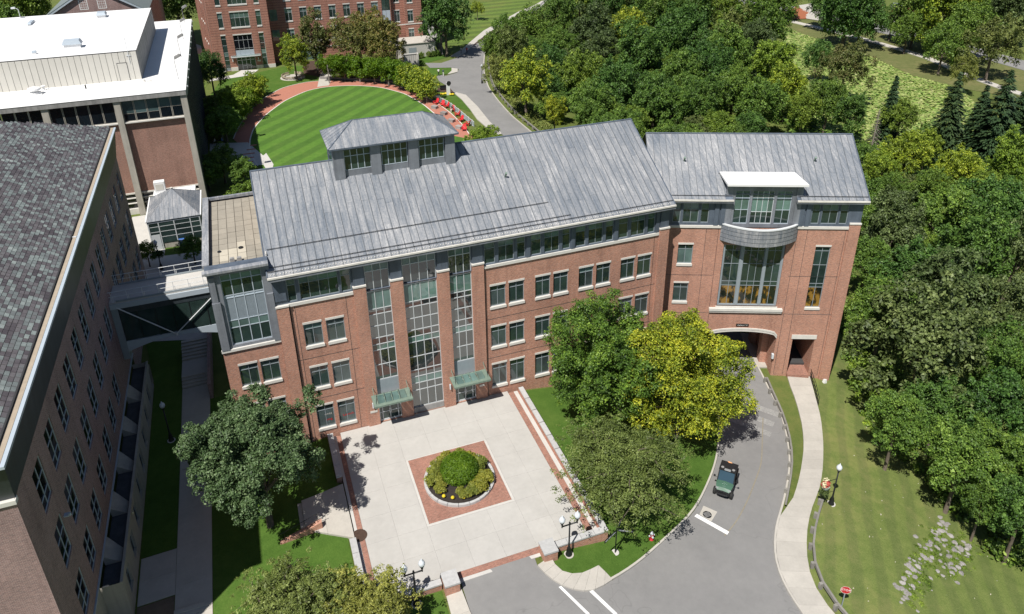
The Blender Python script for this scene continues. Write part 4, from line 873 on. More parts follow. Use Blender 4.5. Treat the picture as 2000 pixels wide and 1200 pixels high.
# ---- angled wing over the road
WA = R(-23.0); W0 = Vector((37.41, 56.76, 0)); MW = Matrix.Translation(W0) @ Matrix.Rotation(WA, 4, 'Z')
def wp(u, v, z): return tuple(MW @ Vector((u, v, z)))
def WB(): return MB(MW)
WD = 13.2
wh = [(.95, 2.45, 10.08, 12.29), (.85, 2.35, 5.6, 7.8), (5.45, 11.58, 5.1, 12.3), (14.5, 15.98, 5.06, 12.2), (13.85, 16.15, -6, 1.15), (4.85, 12.15, -6, 2.3)]
fw = WB(); fw.wall(-.6, 18.35, -6, 14.2, wh, .35, lambda u, d, z: (u, d, z))
def arch(u, lo=1.16, hi=1.98): t = (u - 8.5) / 3.65; return lo + (hi - lo) * math.sqrt(max(0, 1 - t * t * .92)) if abs(t) < 1 else lo
us_ = np.linspace(4.85, 12.15, 25)
for a, b in zip(us_, us_[1:]): fw.quad((a, 0, arch(a)), (b, 0, arch(b)), (b, 0, 2.3), (a, 0, 2.3)); fw.quad((a, 0, arch(a)), (a, .5, arch(a)), (b, .5, arch(b)), (b, 0, arch(b)))
fw.build('wall', 'brick_main', mainb)
am = WB()
for a, b in zip(us_, us_[1:]):
    for k0, k1, pr in ((0, .16, .05), (.162, .24, .02), (.242, .44, .08)):
        am.add([(a, -pr, arch(a) + k0), (b, -pr, arch(b) + k0), (b, -pr, arch(b) + k1), (a, -pr, arch(a) + k1), (a, .0, arch(a) + k0), (b, .0, arch(b) + k0), (b, .0, arch(b) + k1), (a, .0, arch(a) + k1)], [(0, 1, 2, 3), (3, 2, 6, 7), (0, 4, 5, 1), (0, 3, 7, 4), (1, 5, 6, 2)])
am.build('arch_stone', 'limestone', mainb)
pas = WB(); pas.quad((4.85, .35, -6), (4.85, WD, -6), (4.85, WD, 2.6), (4.85, .35, 2.6)).quad((12.15, .35, -6), (12.15, 2.2, -6), (12.15, 2.2, 2.6), (12.15, .35, 2.6))
pas.box(11.45, 12.15, 2.2, 3.2, -6, 2.6).box(12.15, 13.5, 3.0, WD, -6, 2.6).box(11.5, 12.15, 6.2, 7.2, -6, 2.6).quad((4.85, .35, 2.6), (4.85, WD, 2.6), (13.6, WD, 2.6), (13.6, .35, 2.6))
pas.quad((13.85, .35, -6), (13.85, WD, -6), (13.85, WD, 1.6), (13.85, .35, 1.6)).quad((16.15, .35, -6), (16.15, WD, -6), (16.15, WD, 1.6), (16.15, .35, 1.6)).quad((13.85, .35, 1.2), (13.85, WD, 1.2), (16.15, WD, 1.2), (16.15, .35, 1.2))
pas.build('passage_wall', 'brick_main', mainb)
WB().box(13.86, 16.14, -.3, 1.5, -5, -3.35).build('landing', 'brick_pav', mainb); WB().box(13.86, 16.14, 1.51, WD, -5, -3.1).build('passage_floor', 'passage_shade', mainb)  # floor past the landing coloured near black to imitate shade inside the passage
WB().box(13.7, 16.3, -.06, .2, 1.15, 1.66).build('lintel', 'limestone', mainb)
sg = WB().box(7.75, 9.05, -.06, -.002, 2.62, 2.92).build('clearance_sign', 'dark_metal', mainb)
def text(body, size, M, mat, parent, name='lettering', ext=.004):
    cu = bpy.data.curves.new(name, 'FONT'); cu.body = body; cu.size = size; cu.extrude = ext; cu.align_x = 'CENTER'; cu.align_y = 'CENTER'; cu.resolution_u = 2
    o = bpy.data.objects.new(name, cu); dg = bpy.context.evaluated_depsgraph_get(); COL.objects.link(o); dg.update()
    me = bpy.data.meshes.new_from_object(o.evaluated_get(dg)); bpy.data.objects.remove(o); me.materials.clear(); me.materials.append(MATS[mat]); me.transform(M)
    return link(name, me, parent)
FX = Matrix.Rotation(math.pi / 2, 4, 'X')
text('Clearance 11\' 6"', .16, MW @ Matrix.Translation((8.4, -.068, 2.77)) @ FX, 'white_paint', sg)
text('ones', .34, Matrix.Translation((2.45, FY + .135, 2.35)) @ FX, 'concrete_white', mainb, 'window_lettering'); text('ning', .36, Matrix.Translation((2.45, FY + .135, 1.72)) @ FX, 'red_sign', mainb, 'window_lettering')
text('Launch', .36, Matrix.Translation((4.2, FY + .135, 1.78)) @ FX, 'red_sign', mainb, 'window_lettering')
window_proto('wing3', 1.5, 2.2, [.5], [.74], lintel=.2, sill=.25, panes=('glass_pale', 'glass')); place_window('wing3', mainb, wp(.95, 0, 10.08), WA)
window_proto('wing2', 1.5, 2.2, [.5], [.74], lintel=.2, sill=.25, panes=('glass', 'glass')); place_window('wing2', mainb, wp(.85, 0, 5.6), WA)
window_proto('slit', 1.48, 7.14, [.5], [.335, .395, .70, .925], lintel=.2, sill=.25, panes=('glass_amber', 'glass', 'glass', 'glass', 'glass')); place_window('slit', mainb, wp(14.5, 0, 5.06), WA)
zr_ = [.325, .395, .69, .91]
window_proto('side_light', 1.6, 7.0, [.5], zr_, panes=('glass_amber', 'glass', 'glass', 'glass', 'glass'), recess=.12, frame='metal_frame'); window_proto('mid_light', 2.1, 7.0, [1 / 3, 2 / 3], zr_, panes=('glass_amber', 'glass', 'glass', 'glass', 'glass'), recess=.12)
WB().wall(5.45, 11.58, 5.1, 12.3, [(5.68, 7.28, 5.2, 12.2), (7.6, 9.7, 5.2, 12.2), (9.95, 11.4, 5.2, 12.2)], .15, lambda u, d, z: (u, .16 + d, z)).build('lead_surround', 'metal_frame', mainb)
place_window('side_light', mainb, wp(5.68, .16, 5.2), WA); place_window('mid_light', mainb, wp(7.6, .16, 5.2), WA)
window_proto('side_light2', 1.45, 7.0, [.5], zr_, panes=('glass_amber', 'glass', 'glass', 'glass', 'glass'), recess=.12); place_window('side_light2', mainb, wp(9.95, .16, 5.2), WA)
WB().box(4.7, 12.2, -.28, -.002, 4.62, 4.92).box(4.74, 12.16, -.2, -.002, 4.40, 4.615).build('stone_ledge', 'limestone', mainb)
WB().box(5.35, 11.68, -.1, .14, 4.93, 5.1).build('sill_band', 'limestone', mainb)
for z in (8.75, 4.2): WB().box(-.3, 4.7, -.012, -.001, z, z + .035).box(12.3, 18.3, -.012, -.001, z, z + .035).build('movement_joint', 'wall_dark', mainb)
for u in (3.55, 4.75, 12.45, 13.4, 17.1): WB().box(u, u + .03, -.014, -.001, -3.5, 14.1).build('movement_joint', 'wall_dark', mainb)
# lead top storey of the wing
l4 = [(.14, .88), (1.1, 2.64), (2.86, 3.63), (13.56, 14.32), (14.52, 16.05), (16.26, 17.02)]
WB().wall(-.6, 18.35, 14.2, 17.35, [(a, b, 14.72, 16.84) for a, b in l4] + [(5.9, 11.58, 14.4, 17.35)], .25, lambda u, d, z: (u, d, z)).build('lead_wall', 'lead', mainb)
for a, b in l4:
    k = 'wt%.2f' % (b - a)
    if k not in _WIN: window_proto(k, b - a, 2.12, [] if b - a < 1 else [.5], [.68], panes=('glass', 'glass_pale'), recess=.14)
    place_window(k, mainb, wp(a, 0, 14.72), WA)
for a, b in ((-.3, 4.95), (12.4, 17.3)): WB().box(a, b, -.12, -.002, 14.2, 14.46).build('sill_band', 'limestone', mainb)
WB().box(17.3, 18.42, -.2, -.002, 14.75, 14.9).build('pier_cap', 'limestone', mainb); WB().box(17.32, 18.40, -.14, -.002, -5, 14.74).build('pier', 'brick_main', mainb)
for a in (4.15, 4.75, 12.35, 12.95): WB().box(a, a + .42, -.12, -.003, 14.47, 17.1).build('lead_pilaster', 'lead', mainb)
# glazed bay, balcony and canopy
WB().wall(5.75, 11.75, 14.3, 19.0, [(5.98, 7.38, 14.68, 18.2), (7.62, 9.72, 14.68, 18.2), (9.96, 11.4, 14.68, 18.2)], .2, lambda u, d, z: (u, -.05 + d, z)).build('lead_surround', 'lead_light', mainb)
bp = ('glass', 'glass_clear', 'glass_pale')
window_proto('bay_side', 1.4, 3.52, [.5], [.42, .78], panes=bp, frame='metal_frame_l'); window_proto('bay_mid', 2.1, 3.52, [.25, .5, .75], [.36, .8], panes=bp, frame='frame_pale'); window_proto('bay_side2', 1.44, 3.52, [.5], [.42, .78], panes=bp, frame='metal_frame_l')
place_window('bay_side', mainb, wp(5.98, -.05, 14.68), WA); place_window('bay_mid', mainb, wp(7.62, -.05, 14.68), WA); place_window('bay_side2', mainb, wp(9.96, -.05, 14.68), WA)
ck = WB()
for u, s_ in ((5.75, 1), (11.75, -1)): ck.add([(u, -.05, 17.0), (u, 2.6, 19.0), (u, -.05, 19.0)], [(0, 1, 2)])
ck.build('dormer_cheek', 'lead', mainb)
WB().box(11.76, 12.35, -.1, .3, 14.47, 18.9).build('lead_pilaster', 'lead_light', mainb); WB().box(5.1, 5.74, -.1, .3, 14.47, 18.9).build('lead_pilaster', 'lead_light', mainb)
can = WB().add([(4.95, -.75, 18.98), (12.55, -.75, 18.98), (12.0, 2.1, 19.16), (4.7, 2.1, 19.16), (4.95, -.75, 19.2), (12.55, -.75, 19.2), (12.0, 2.1, 19.32), (4.7, 2.1, 19.32)], [(0, 3, 2, 1), (4, 5, 6, 7), (0, 1, 5, 4), (1, 2, 6, 5), (2, 3, 7, 6), (3, 0, 4, 7)]).build('canopy_slab', 'membrane', mainb)
bal = WB(); arcp = [(4.95 + 7.5 * t, -1.55 * math.sin(math.pi * t) ** .8) for t in np.linspace(0, 1, 17)]
for (a, b), (c_, d) in zip(arcp, arcp[1:]):
    bal.quad((a, b, 12.85), (c_, d, 12.85), (c_, d, 14.6), (a, b, 14.6)); bal.quad((a, b + .2, 14.6), (a, b + .2, 13.6), (c_, d + .2, 13.6), (c_, d + .2, 14.6))
bal.add([(a, b, 12.85) for a, b in arcp], [tuple(range(17))[::-1]]); bal.add([(a, b, 13.65) for a, b in arcp], [tuple(range(17))])
bo = bal.build('balcony', 'lead_sheet', mainb)
cp_ = WB()
for (a, b), (c_, d) in zip(arcp, arcp[1:]): cp_.add([(a, b - .05, 14.6), (c_, d - .05, 14.6), (c_, d + .25, 14.6), (a, b + .25, 14.6), (a, b - .05, 14.72), (c_, d - .05, 14.72), (c_, d + .25, 14.72), (a, b + .25, 14.72)], [(4, 5, 6, 7), (0, 1, 5, 4), (3, 7, 6, 2), (0, 3, 2, 1)])
cp_.build('balcony_coping', 'steel_white', bo)
for k in range(3): # seams between the balcony's lead sheets
    sm = WB()
    for (a, b), (c_, d) in zip(arcp, arcp[1:]): sm.quad((a, b - .012, 13.25 + k * .45), (c_, d - .012, 13.25 + k * .45), (c_, d - .012, 13.28 + k * .45), (a, b - .012, 13.28 + k * .45))
    sm.build('seam', 'lead_dark', bo)
# wing gable end, back and roof
WB().quad((18.35, 0, -7), (18.35, WD, -7), (18.35, WD, 17.4), (18.35, 0, 17.4)).add([(18.35, 0, 17.4), (18.35, WD, 17.4), (18.35, 6.4, 21.3)], [(0, 1, 2)]).build('wall', 'brick_main', mainb)
WB().wall(-.6, 18.35, -7, 17.4, [(4.85, 12.15, -7, 2.3), (13.6, 16.15, -7, 1.2)], .4, lambda u, d, z: (u, WD - d, z)).build('wall', 'brick_main', mainb)
we0, wz0, wr, wrz = -.5, 17.48, 6.35, 21.75; wa = math.atan((wrz - wz0) / (wr - we0)); wl = (wr - we0) / math.cos(wa)
wx0, wx1 = -2.2, 18.62
wroof = WB(); wsl = (wrz - wz0) / (wr - we0)
for u0, u1, v0 in ((wx0, 5.72, we0), (5.72, 11.8, .12), (11.8, wx1, we0)):
    z0_ = wz0 + (v0 - we0) * wsl
    wroof.add([(u0, v0, z0_ - .05), (u1, v0, z0_ - .05), (u1, wr, wrz - .05), (u0, wr, wrz - .05), (u0, v0, z0_ - .25), (u1, v0, z0_ - .25), (u1, wr, wrz - .25), (u0, wr, wrz - .25)], [(0, 1, 2, 3), (4, 7, 6, 5), (0, 4, 5, 1), (1, 5, 6, 2), (0, 3, 7, 4)])
wroof.add([(wx0, wr, wrz - .05), (wx1, wr, wrz - .05), (wx1, 2 * wr - we0, wz0 - .05), (wx0, 2 * wr - we0, wz0 - .05), (wx0, wr, wrz - .25), (wx1, wr, wrz - .25), (wx1, 2 * wr - we0, wz0 - .25), (wx0, 2 * wr - we0, wz0 - .25)], [(0, 1, 2, 3), (4, 7, 6, 5), (2, 6, 7, 3), (1, 5, 6, 2)])
wroof = wroof.build('roof', 'lead', mainb)
Mw = MW @ Matrix.Translation((0, we0, wz0)) @ Matrix.Rotation(wa, 4, 'X')
nw = 32; ww_ = (wx1 - wx0) / nw
def skip(x, c=None):
    if c is None: return 5.2 < x + ww_ / 2 < 12.2
    return [.62] + [q for q in c if q > 1.2]
lay_pans(wroof, pan_mesh(ww_), wx0, nw, ww_, wl, Mw, [2.6], skip)
MB(Mw).tube([(wx0, wl, .04), (wx1, wl, .04)], .08, 8).build('ridge_roll', 'lead', wroof); MB(Mw).tube([(wx1 - .03, 0, .04), (wx1 - .03, wl, .04)], .06, 6).build('verge_roll', 'lead', wroof)
bk = MB(MW @ Matrix.Translation((0, 2 * wr - we0, wz0)) @ Matrix.Rotation(math.pi, 4, 'Z') @ Matrix.Rotation(wa, 4, 'X'))
for i in range(nw): bk.box(-wx1 + i * ww_ + .02, -wx1 + (i + 1) * ww_, 0, wl, 0, .015)
o = bk.build('back_roof_sheet', 'lead_sheet', wroof); o['kind'] = 'stuff'
for a, b in ((-.6, 5.75), (11.8, 18.62)):
    WB().box(a, b, we0 - .14, we0 + .03, wz0 - .16, wz0 - .02).build('gutter', 'gutter_white', mainb); WB().box(a, b, we0 - .06, -.01, wz0 - .36, wz0 - .17).build('fascia', 'lead_light', mainb)
    rails(wroof, a + .1, b - .1, .4, Mw)
rails(wroof, 4.6, 12.0, 3.05, Mw)
for u, d in ((1.4, 4.6), (14.2, 4.7)): MB(Mw).lathe([(.09, 0), (.09, .45), (.12, .47), (.12, .55)], (u, d, 0), 8).build('vent_pipe', 'copper_green', wroof)
WB().box(11.9, 12.1, -.3, -.001, -1.3, -.75).build('wall_lamp', 'globe', mainb)

# ---- glazed link bridge
br = empty('link_bridge', 'glazed footbridge with white railings linking the slate-roofed hall to the brick building', 'bridge', (-9.6, 69.3, 5))
bx0, bx1, by0, by1 = -14.85, -5.14, 67.8, 71.2
MB().box(bx0, bx1, by0, by1, 10.55, 10.85).build('deck', 'concrete_white', br); MB().box(bx0, bx1, by0 - .12, by0 - .002, 10.2, 10.72).box(bx0, bx1, by1 + .002, by1 + .12, 10.2, 10.72).build('deck_edge', 'metal_frame_l', br)
MB().box(bx0, bx1, by0 + .02, by1 - .02, 9.55, 10.19).build('fascia', 'lead_dark', br)
arcb = [(bx0 + (bx1 - bx0) * t, 5.2 + .95 * math.sin(math.pi * t)) for t in np.linspace(0, 1, 15)]
ab = MB()
for (a, za), (b, zb) in zip(arcb, arcb[1:]):
    for y in (by0, by1): ab.quad((a, y, za), (b, y, zb), (b, y, 6.5), (a, y, 6.5))
    ab.quad((a, by0, za), (a, by1, za), (b, by1, zb), (b, by0, zb))
ab.quad((bx0, by0, 6.5), (bx1, by0, 6.5), (bx1, by1, 6.5), (bx0, by1, 6.5)); ab.build('arched_beam', 'metal_frame_l', br)
for i in range(6):
    a = bx0 + .6 + (bx1 - bx0 - .7) * i / 6; b = bx0 + .6 + (bx1 - bx0 - .7) * (i + 1) / 6
    MB().box(a + .03, b - .03, by0 + .05, by0 + .08, 6.55, 9.54).build('pane', 'glass', br); MB().box(a + .03, b - .03, by1 - .08, by1 - .05, 6.55, 9.54).build('pane', 'glass_shade', br)
mu = MB()
for i in range(7): a = bx0 + .6 + (bx1 - bx0 - .7) * i / 6; mu.box(a - .03, a + .03, by0 + .02, by0 + .1, 6.5, 9.55)
mu.build('mullion', 'dark_metal', br)
MB().box(bx0, bx0 + .58, by0 - .05, by1 + .05, 4.6, 10.54).build('end_frame', 'metal_frame', br)
mid = (bx0 + bx1) / 2 + .1
for e in (bx0 + .55, bx1 - .15): MB().tube([(e, by0 - .12, 10.35), (mid, by0 - .12, 6.35)], .06, 8).build('brace', 'steel_white', br)
MB().lathe([(.12, 0), (.12, .3)], (mid, by0 - .12, 6.2), 8).build('brace_node', 'steel_white', br)
for y in (by0 + .05, by1 - .05):
    r = MB(); r.tube([(bx0 + .1, y, 11.95), (bx1, y, 11.95)], .03, 6).tube([(bx0 + .1, y, 11.45), (bx1, y, 11.45)], .022, 6)
    for i in range(8): x = bx0 + .3 + i * (bx1 - bx0 - .4) / 7; r.box(x - .02, x + .02, y - .02, y + .02, 10.85, 11.95); r.box(x + .1, x + .14, y - .02, y + .02, 10.85, 11.5)
    r.build('railing', 'steel_white', br)
    MB().box(bx0 + .6, bx1, y - .05, y + .05, 10.86, 11.02).build('kerb_upstand', 'metal_frame', br)

# ================================================================== slate-roofed hall on the left
hall = empty('slate_hall', 'tall dark brick hall with mottled slate roof along the left edge', 'building', (-24, 64, -1))
HX, HY0, HY1, HZ = -14.88, 36.7, 90.0, 17.3
HW = lambda u, d, z: (HX - d, u, z)
window_proto('hall', 2.0, 3.0, [.5], [.24, .62], frame='metal_frame_l', fr=.07, panes=('glass_black', 'glass_black'), recess=.12, mull=.06)
window_proto('hall_s', 2.0, 2.8, [.5], [.24, .62], frame='metal_frame_l', fr=.07, panes=('glass_black', 'glass_black'), recess=.12, mull=.06)
hw = []
for k in range(14):
    y = 39.66 + 3.6 * k; hw += [(y, 13.08, 'hall'), (y, 8.42, 'hall')]
    if not 64 < y < 71.5: hw.append((y, 3.88, 'hall_s'))
hw = [q for q in hw if q[0] < 88 and not (67 < q[0] + .9 < 72 and q[1] < 10)]
MB().wall(HY0, HY1, 2.7, HZ, [(y, y + 2.0, z, z + (3.0 if k == 'hall' else 2.8)) for y, z, k in hw], .25, HW).build('wall', 'brick_left', hall)
for y, z, k in hw: place_window(k, hall, (HX, y, z), R(90))
MB().quad((HX, HY0, -2), (-42, HY0, -2), (-42, HY0, 17.0), (HX, HY0, 17.0)).build('wall', 'brick_left', hall)
MB().quad((HX, HY1, -2), (-42, HY1, -2), (-42, HY1, HZ), (HX, HY1, HZ)).quad((HX, 71.5, -2), (HX, HY1, -2), (HX, HY1, 2.7), (HX, 71.5, 2.7)).quad((-42, HY0, -2), (-42, HY1, -2), (-42, HY1, HZ), (-42, HY0, HZ)).build('wall', 'brick_left', hall)
MB().box(-42, HX + .06, HY0 - .12, HY0 + .3, 17.0, 17.28).build('coping', 'limestone', hall)
# dark metal frieze, gutter and the slates
GZ0, gx = 20.05, -14.62
MB().add([(HX + .02, HY0 + .1, HZ), (HX + .02, HY1, HZ), (gx + .05, 91.6, GZ0 - .12), (gx + .05, 36.15, GZ0 - .12)], [(0, 1, 2, 3)]).add([(HX + .02, HY0 + .1, HZ), (gx + .05, 36.15, GZ0 - .12), (-42, 36.15, GZ0 - .12), (-42, HY0 + .1, HZ)], [(0, 1, 2, 3)]).build('frieze', 'lead_dark', hall)
MB().box(HX - .5, HX + .02, HY0 + .2, HY1, HZ - .01, HZ + .03).build('ledge', 'lead_dark', hall)
MB().box(gx - .10, gx + .12, 36.0, 92.0, GZ0 - .16, GZ0 + .02).box(-42, gx - .101, 36.0, 36.22, GZ0 - .16, GZ0 + .02).build('gutter', 'metal_frame_l', hall)
MB().box(gx - .42, gx - .11, 36.4, 91.9, GZ0 - .1, GZ0 + .04).build('gutter_lining', 'bench_wood', hall)
MB().box(gx - .62, gx - .43, 36.5, 91.6, GZ0 - .1, GZ0 + .16).build('eave_board', 'wall_dark', hall)
hs = .53; sx = gx - .55; sz = GZ0 + .12
def hp_(t, y): return (sx - t, y, sz + hs * t)
RUN = 22.
ya = lambda t: 36.7 + max(0, t); yb = lambda t: 91.7 - max(0, t)
slate_roof = MB().add([hp_(0, 36.6), hp_(0, 91.8), hp_(RUN, 91.8 - RUN), hp_(RUN, 36.6 + RUN)], [(0, 1, 2, 3)]).add([hp_(0, 36.6), hp_(RUN, 36.6 + RUN), (sx - 2 * RUN, 36.6, sz)], [(0, 1, 2)]).add([hp_(0, 91.8), (sx - 2 * RUN, 91.8, sz), hp_(RUN, 91.8 - RUN)], [(0, 1, 2)]).build('roof', 'wall_dark', hall)  # near-black base shows between slate courses, standing in for butt-edge shadows
th = math.atan(hs); Ms = Matrix.Translation((sx, 0, sz)) @ Matrix.Rotation(math.pi / 2, 4, 'Z') @ Matrix.Rotation(th, 4, 'X')   # local x = along eave (+y), y = up the slope
EXP, SW = .30, .46
big = MB(); smesh = [MB().box(0.02, wd - .02, 0, EXP - .028, 0, .03).mesh('slate', 'slate') for wd in (.44, .46, .48)]
cands = []
rows_ = int(21.0 / EXP)
for r in range(rows_):
    t = r * EXP * math.cos(th); y = ya(t) + (-.23 if r % 2 else 0) + random.uniform(-.04, .04)
    while y < yb(t):
        k = random.choice((0, 1, 1, 2)); wd = (.44, .46, .48)[k]
        # visible part only: nothing left of the frame
        q = Vector((sx - t, y, sz + hs * t)); cands.append((r, y, k, wd)); y += wd
near = sorted(range(len(cands)), key=lambda i: cands[i][1] * 1.0 + cands[i][0] * EXP * 1.1 + (0 if cands[i][1] - 41.5 > cands[i][0] * EXP * 1.35 - 1 else 100))[:300]
near = set(near)
for i, (r, y, k, wd) in enumerate(cands):
    M = Ms @ Matrix.Translation((y, r * EXP, .008 + random.uniform(0, .01))) @ Matrix.Rotation(R(1.0), 4, 'X') @ Matrix.Rotation(random.uniform(-.012, .012), 4, 'Z')
    if i in near:
        o = bpy.data.objects.new('slate', smesh[k]); COL.objects.link(o); o.matrix_basis = M; put(o, slate_roof)
    else:
        big.M = M; b = len(big.v); x0, x1, y1, h = 0.02, wd - .02, EXP - .028, .03
        big.add([(x0, 0, 0), (x1, 0, 0), (x1, 0, h), (x0, 0, h), (x1, y1, h), (x0, y1, h)], [(0, 1, 2, 3), (3, 2, 4, 5), (1, 4, 2), (0, 3, 5)])
o = big.build('slates', 'slate', slate_roof); o['kind'] = 'stuff'
MB(Ms).lathe([(.07, 0), (.07, .3)], (88, 3.6, 0), 6).build('vent_pipe', 'concrete_grey', slate_roof)
MB().box(-15.05, -14.72, 63.0, 63.1, GZ0 + .0, GZ0 + .1).build('gutter_bracket', 'steel_white', hall)
# stone-faced lower storey with buttresses
PX0, PY0, PY1 = -13.45, 43.4, 70.2
ph_ = [(y, y + 1.25, -.4, 1.6) for y in np.arange(44.6, 70, 3.1)]
MB().wall(PY0, PY1, -2.5, 2.25, ph_, .3, lambda u, d, z: (PX0 - d, u, z)).build('stone_wall', 'column_stone', hall)
window_proto('base', 1.25, 2.0, [.5], [.6], frame='metal_frame', panes=('glass_black',), recess=.2)
for a, b, c_, d in ph_: place_window('base', hall, (PX0, a, c_), R(90))
MB().quad((HX, PY0, -2.5), (PX0, PY0, -2.5), (PX0, PY0, 2.25), (HX, PY0, 2.25)).build('stone_wall', 'column_stone', hall); MB().quad((HX, PY1, -2.5), (PX0, PY1, -2.5), (PX0, PY1, 2.25), (HX, PY1, 2.25)).build('stone_wall', 'column_stone', hall)
MB().box(HX, PX0 - .15, PY0 + .1, PY1, 1.4, 1.75).build('flat_roof', 'gravel_roof', hall); MB().box(PX0 - .14, PX0 + .05, PY0 - .05, PY1, 2.25, 2.36).build('coping', 'column_stone', hall)
MB().box(HX, HX + .1, HY0 - .02, 71.6, 2.62, 2.76).build('sill_band', 'metal_frame_l', hall)
MB().box(HX - .001, HX + .04, 36.7, 43.3, -2.5, 2.6).build('stone_wall', 'column_stone', hall)
for y in np.arange(45.8, 68, 4.7):
    MB().add([(HX, y, 1.7), (PX0 - .3, y, 1.7), (HX, y, 2.62), (HX, y + 2.0, 1.7), (PX0 - .3, y + 1.2, 1.7), (HX, y + 2.0, 2.62)], [(0, 1, 2), (3, 5, 4), (1, 4, 5, 2), (0, 2, 5, 3)]).build('buttress', 'column_stone', hall)
MB().ball((PX0 + .1, 50.1, 1.95), .1, n=8, m=5).build('wall_lamp', 'pale_flower', hall)
MB().box(HX + .0, HX + .25, 41.9, 42.2, 10.55, 10.65).lathe([(.09, -.1), (.09, .1)], (HX + .3, 42.05, 10.6), 6).build('wall_bracket', 'metal_frame_l', hall)

# ================================================================== white-roofed building
wb = empty('white_roof_building', 'flat white-roofed building with stone columns and a panelled penthouse', 'building', (-22, 140, 0))
WY, WX1, WXL, WZ, WYB = 113.0, -7.95, -45.0, 18.04, 167.0
cols_w = [-8.35, -17.0, -25.85, -34.7, -43.5]
MB().quad((WXL, WY + .45, 3.4), (WX1 - .3, WY + .45, 3.4), (WX1 - .3, WY + .45, 14.05), (WXL, WY + .45, 14.05)).build('wall', 'brick_hall', wb)
MB().quad((WXL, WY + .7, -1), (WX1 - .3, WY + .7, -1), (WX1 - .3, WY + .7, 3.4), (WXL, WY + .7, 3.4)).build('ground_storey', 'glass_hall', wb)
MB().box(WXL, WX1 - .3, WY + .3, WY + .75, 3.2, 3.42).box(WXL, WX1 - .3, WY + .3, WY + .75, 2.5, 2.62).box(WXL, WX1 - .3, WY + .3, WY + .75, 1.7, 1.8).box(WXL, WX1 - .3, WY + .3, WY + .75, -1, .9).build('window_rail', 'limestone', wb)
for x in cols_w: # columns that swell outwards towards the ground
    hw_ = .42
    MB().add([(x - hw_, WY - .05, 17.3), (x + hw_, WY - .05, 17.3), (x + hw_, WY + .8, 17.3), (x - hw_, WY + .8, 17.3), (x - hw_ * .95, WY - .12, 13.5), (x + hw_ * .95, WY - .12, 13.5), (x - hw_, WY - .45, -1), (x + hw_, WY - .45, -1), (x + hw_, WY + .8, -1), (x - hw_, WY + .8, -1)],
             [(0, 4, 5, 1), (4, 6, 7, 5), (1, 5, 7, 8, 2), (0, 3, 9, 6, 4), (2, 8, 9, 3)]).build('column', 'column_stone', wb)
window_proto('wb', 1.52, 3.1, [], [], frame='column_stone', fr=.06, panes=('glass_hall',), recess=.3); window_proto('wbb', 1.52, 3.1, [], [.36], frame='column_stone', fr=.06, panes=('glass_hall', 'glass_hall_blind'), recess=.3, mull=.02); window_proto('wbc', 1.52, 3.1, [], [.5], frame='column_stone', fr=.06, panes=('glass_hall', 'glass_hall_blind'), recess=.3, mull=.02)
for i in range(4):
    x0 = cols_w[i + 1] + .45
    for k in range(5): place_window(('wbb' if k < 3 else 'wbc') if i == 0 else 'wb', wb, (x0 + k * 1.6, WY + .1, 14.2))
    MB().box(x0 - .02, x0 + 7.95, WY, WY + .7, 14.0, 14.18).build('sill_band', 'limestone', wb)
MB().box(WXL, WX1 + .05, WY - .25, WY + .75, 17.32, WZ - .02).build('fascia', 'concrete_grey', wb)
MB().box(WXL, WX1 + .1, WY - .3, WYB, WZ - .018, WZ).build('roof', 'membrane', wb)
MB().box(WX1 - .1, WX1 + .1, WY + .76, WYB, 16.9, WZ - .02).build('fascia', 'concrete_grey', wb)
MB().quad((WX1 - .25, WY + .7, -1), (WX1 - .25, WYB, -1), (WX1 - .25, WYB, 17.4), (WX1 - .25, WY + .7, 17.4)).quad((WXL, WYB, -1), (WX1, WYB, -1), (WX1, WYB, 17.4), (WXL, WYB, 17.4)).build('wall', 'fins', wb)
finm = MB().box(0, .3, 0, .12, -1, 16.9).mesh('fin', 'fins')
for k in range(52):
    o = bpy.data.objects.new('fin', finm); COL.objects.link(o); o.location = (WX1 - .25, WY + 1.4 + k * 1.02, 0); put(o, wb)
for k in range(11): # outriggers along the edge
    MB().box(WX1 + .1, WX1 + .3, WY + 2 + k * 5, WY + 2.12 + k * 5, WZ - .12, WZ - .02).lathe([(.06, 0), (.06, .2)], (WX1 + .3, WY + 2.06 + k * 5, WZ - .2), 6).build('bracket', 'steel_white', wb)
# penthouse in upright panels
PX1, PY0_, PY1_, PZ = -14.05, 121.5, 157.5, 22.32
ph = MB().box(WXL + 4, PX1 - .05, PY0_ + .06, PY1_, WZ, PZ - .03).build('penthouse', 'panel_cream', wb)
MB().box(WXL + 3.95, PX1, PY0_, PY1_ + .05, PZ - .03, PZ + .02).build('penthouse_roof', 'membrane', ph); MB().box(WXL + 3.95, PX1 + .02, PY0_ - .04, PY0_ - .001, PZ - .1, PZ + .03).box(PX1 + .001, PX1 + .03, PY0_, PY1_, PZ - .1, PZ + .03).build('roof_edge', 'dark_metal', ph)
x = PX1 - .04; i = 0
pm_ = MB().box(-.80, -.03, -.05, .06, 0, PZ - WZ - .1).mesh('wall_panel', 'panel_cream')
while x > -40.5:
    o = bpy.data.objects.new('wall_panel', pm_); COL.objects.link(o); o.location = (x, PY0_, WZ); put(o, ph); x -= .82; i += 1
MB().box(-40.9, PX1 - .05, PY0_ + .01, PY0_ + .055, WZ, PZ - .1).build('panel_joint', 'wall_dark', ph)
for k in range(15): MB().box(PX1 - .04, PX1 + .0, PY0_ + .05 + k * 2.4, PY0_ + 2.42 + k * 2.4, WZ, PZ - .1).build('side_panel', 'concrete_grey', ph)
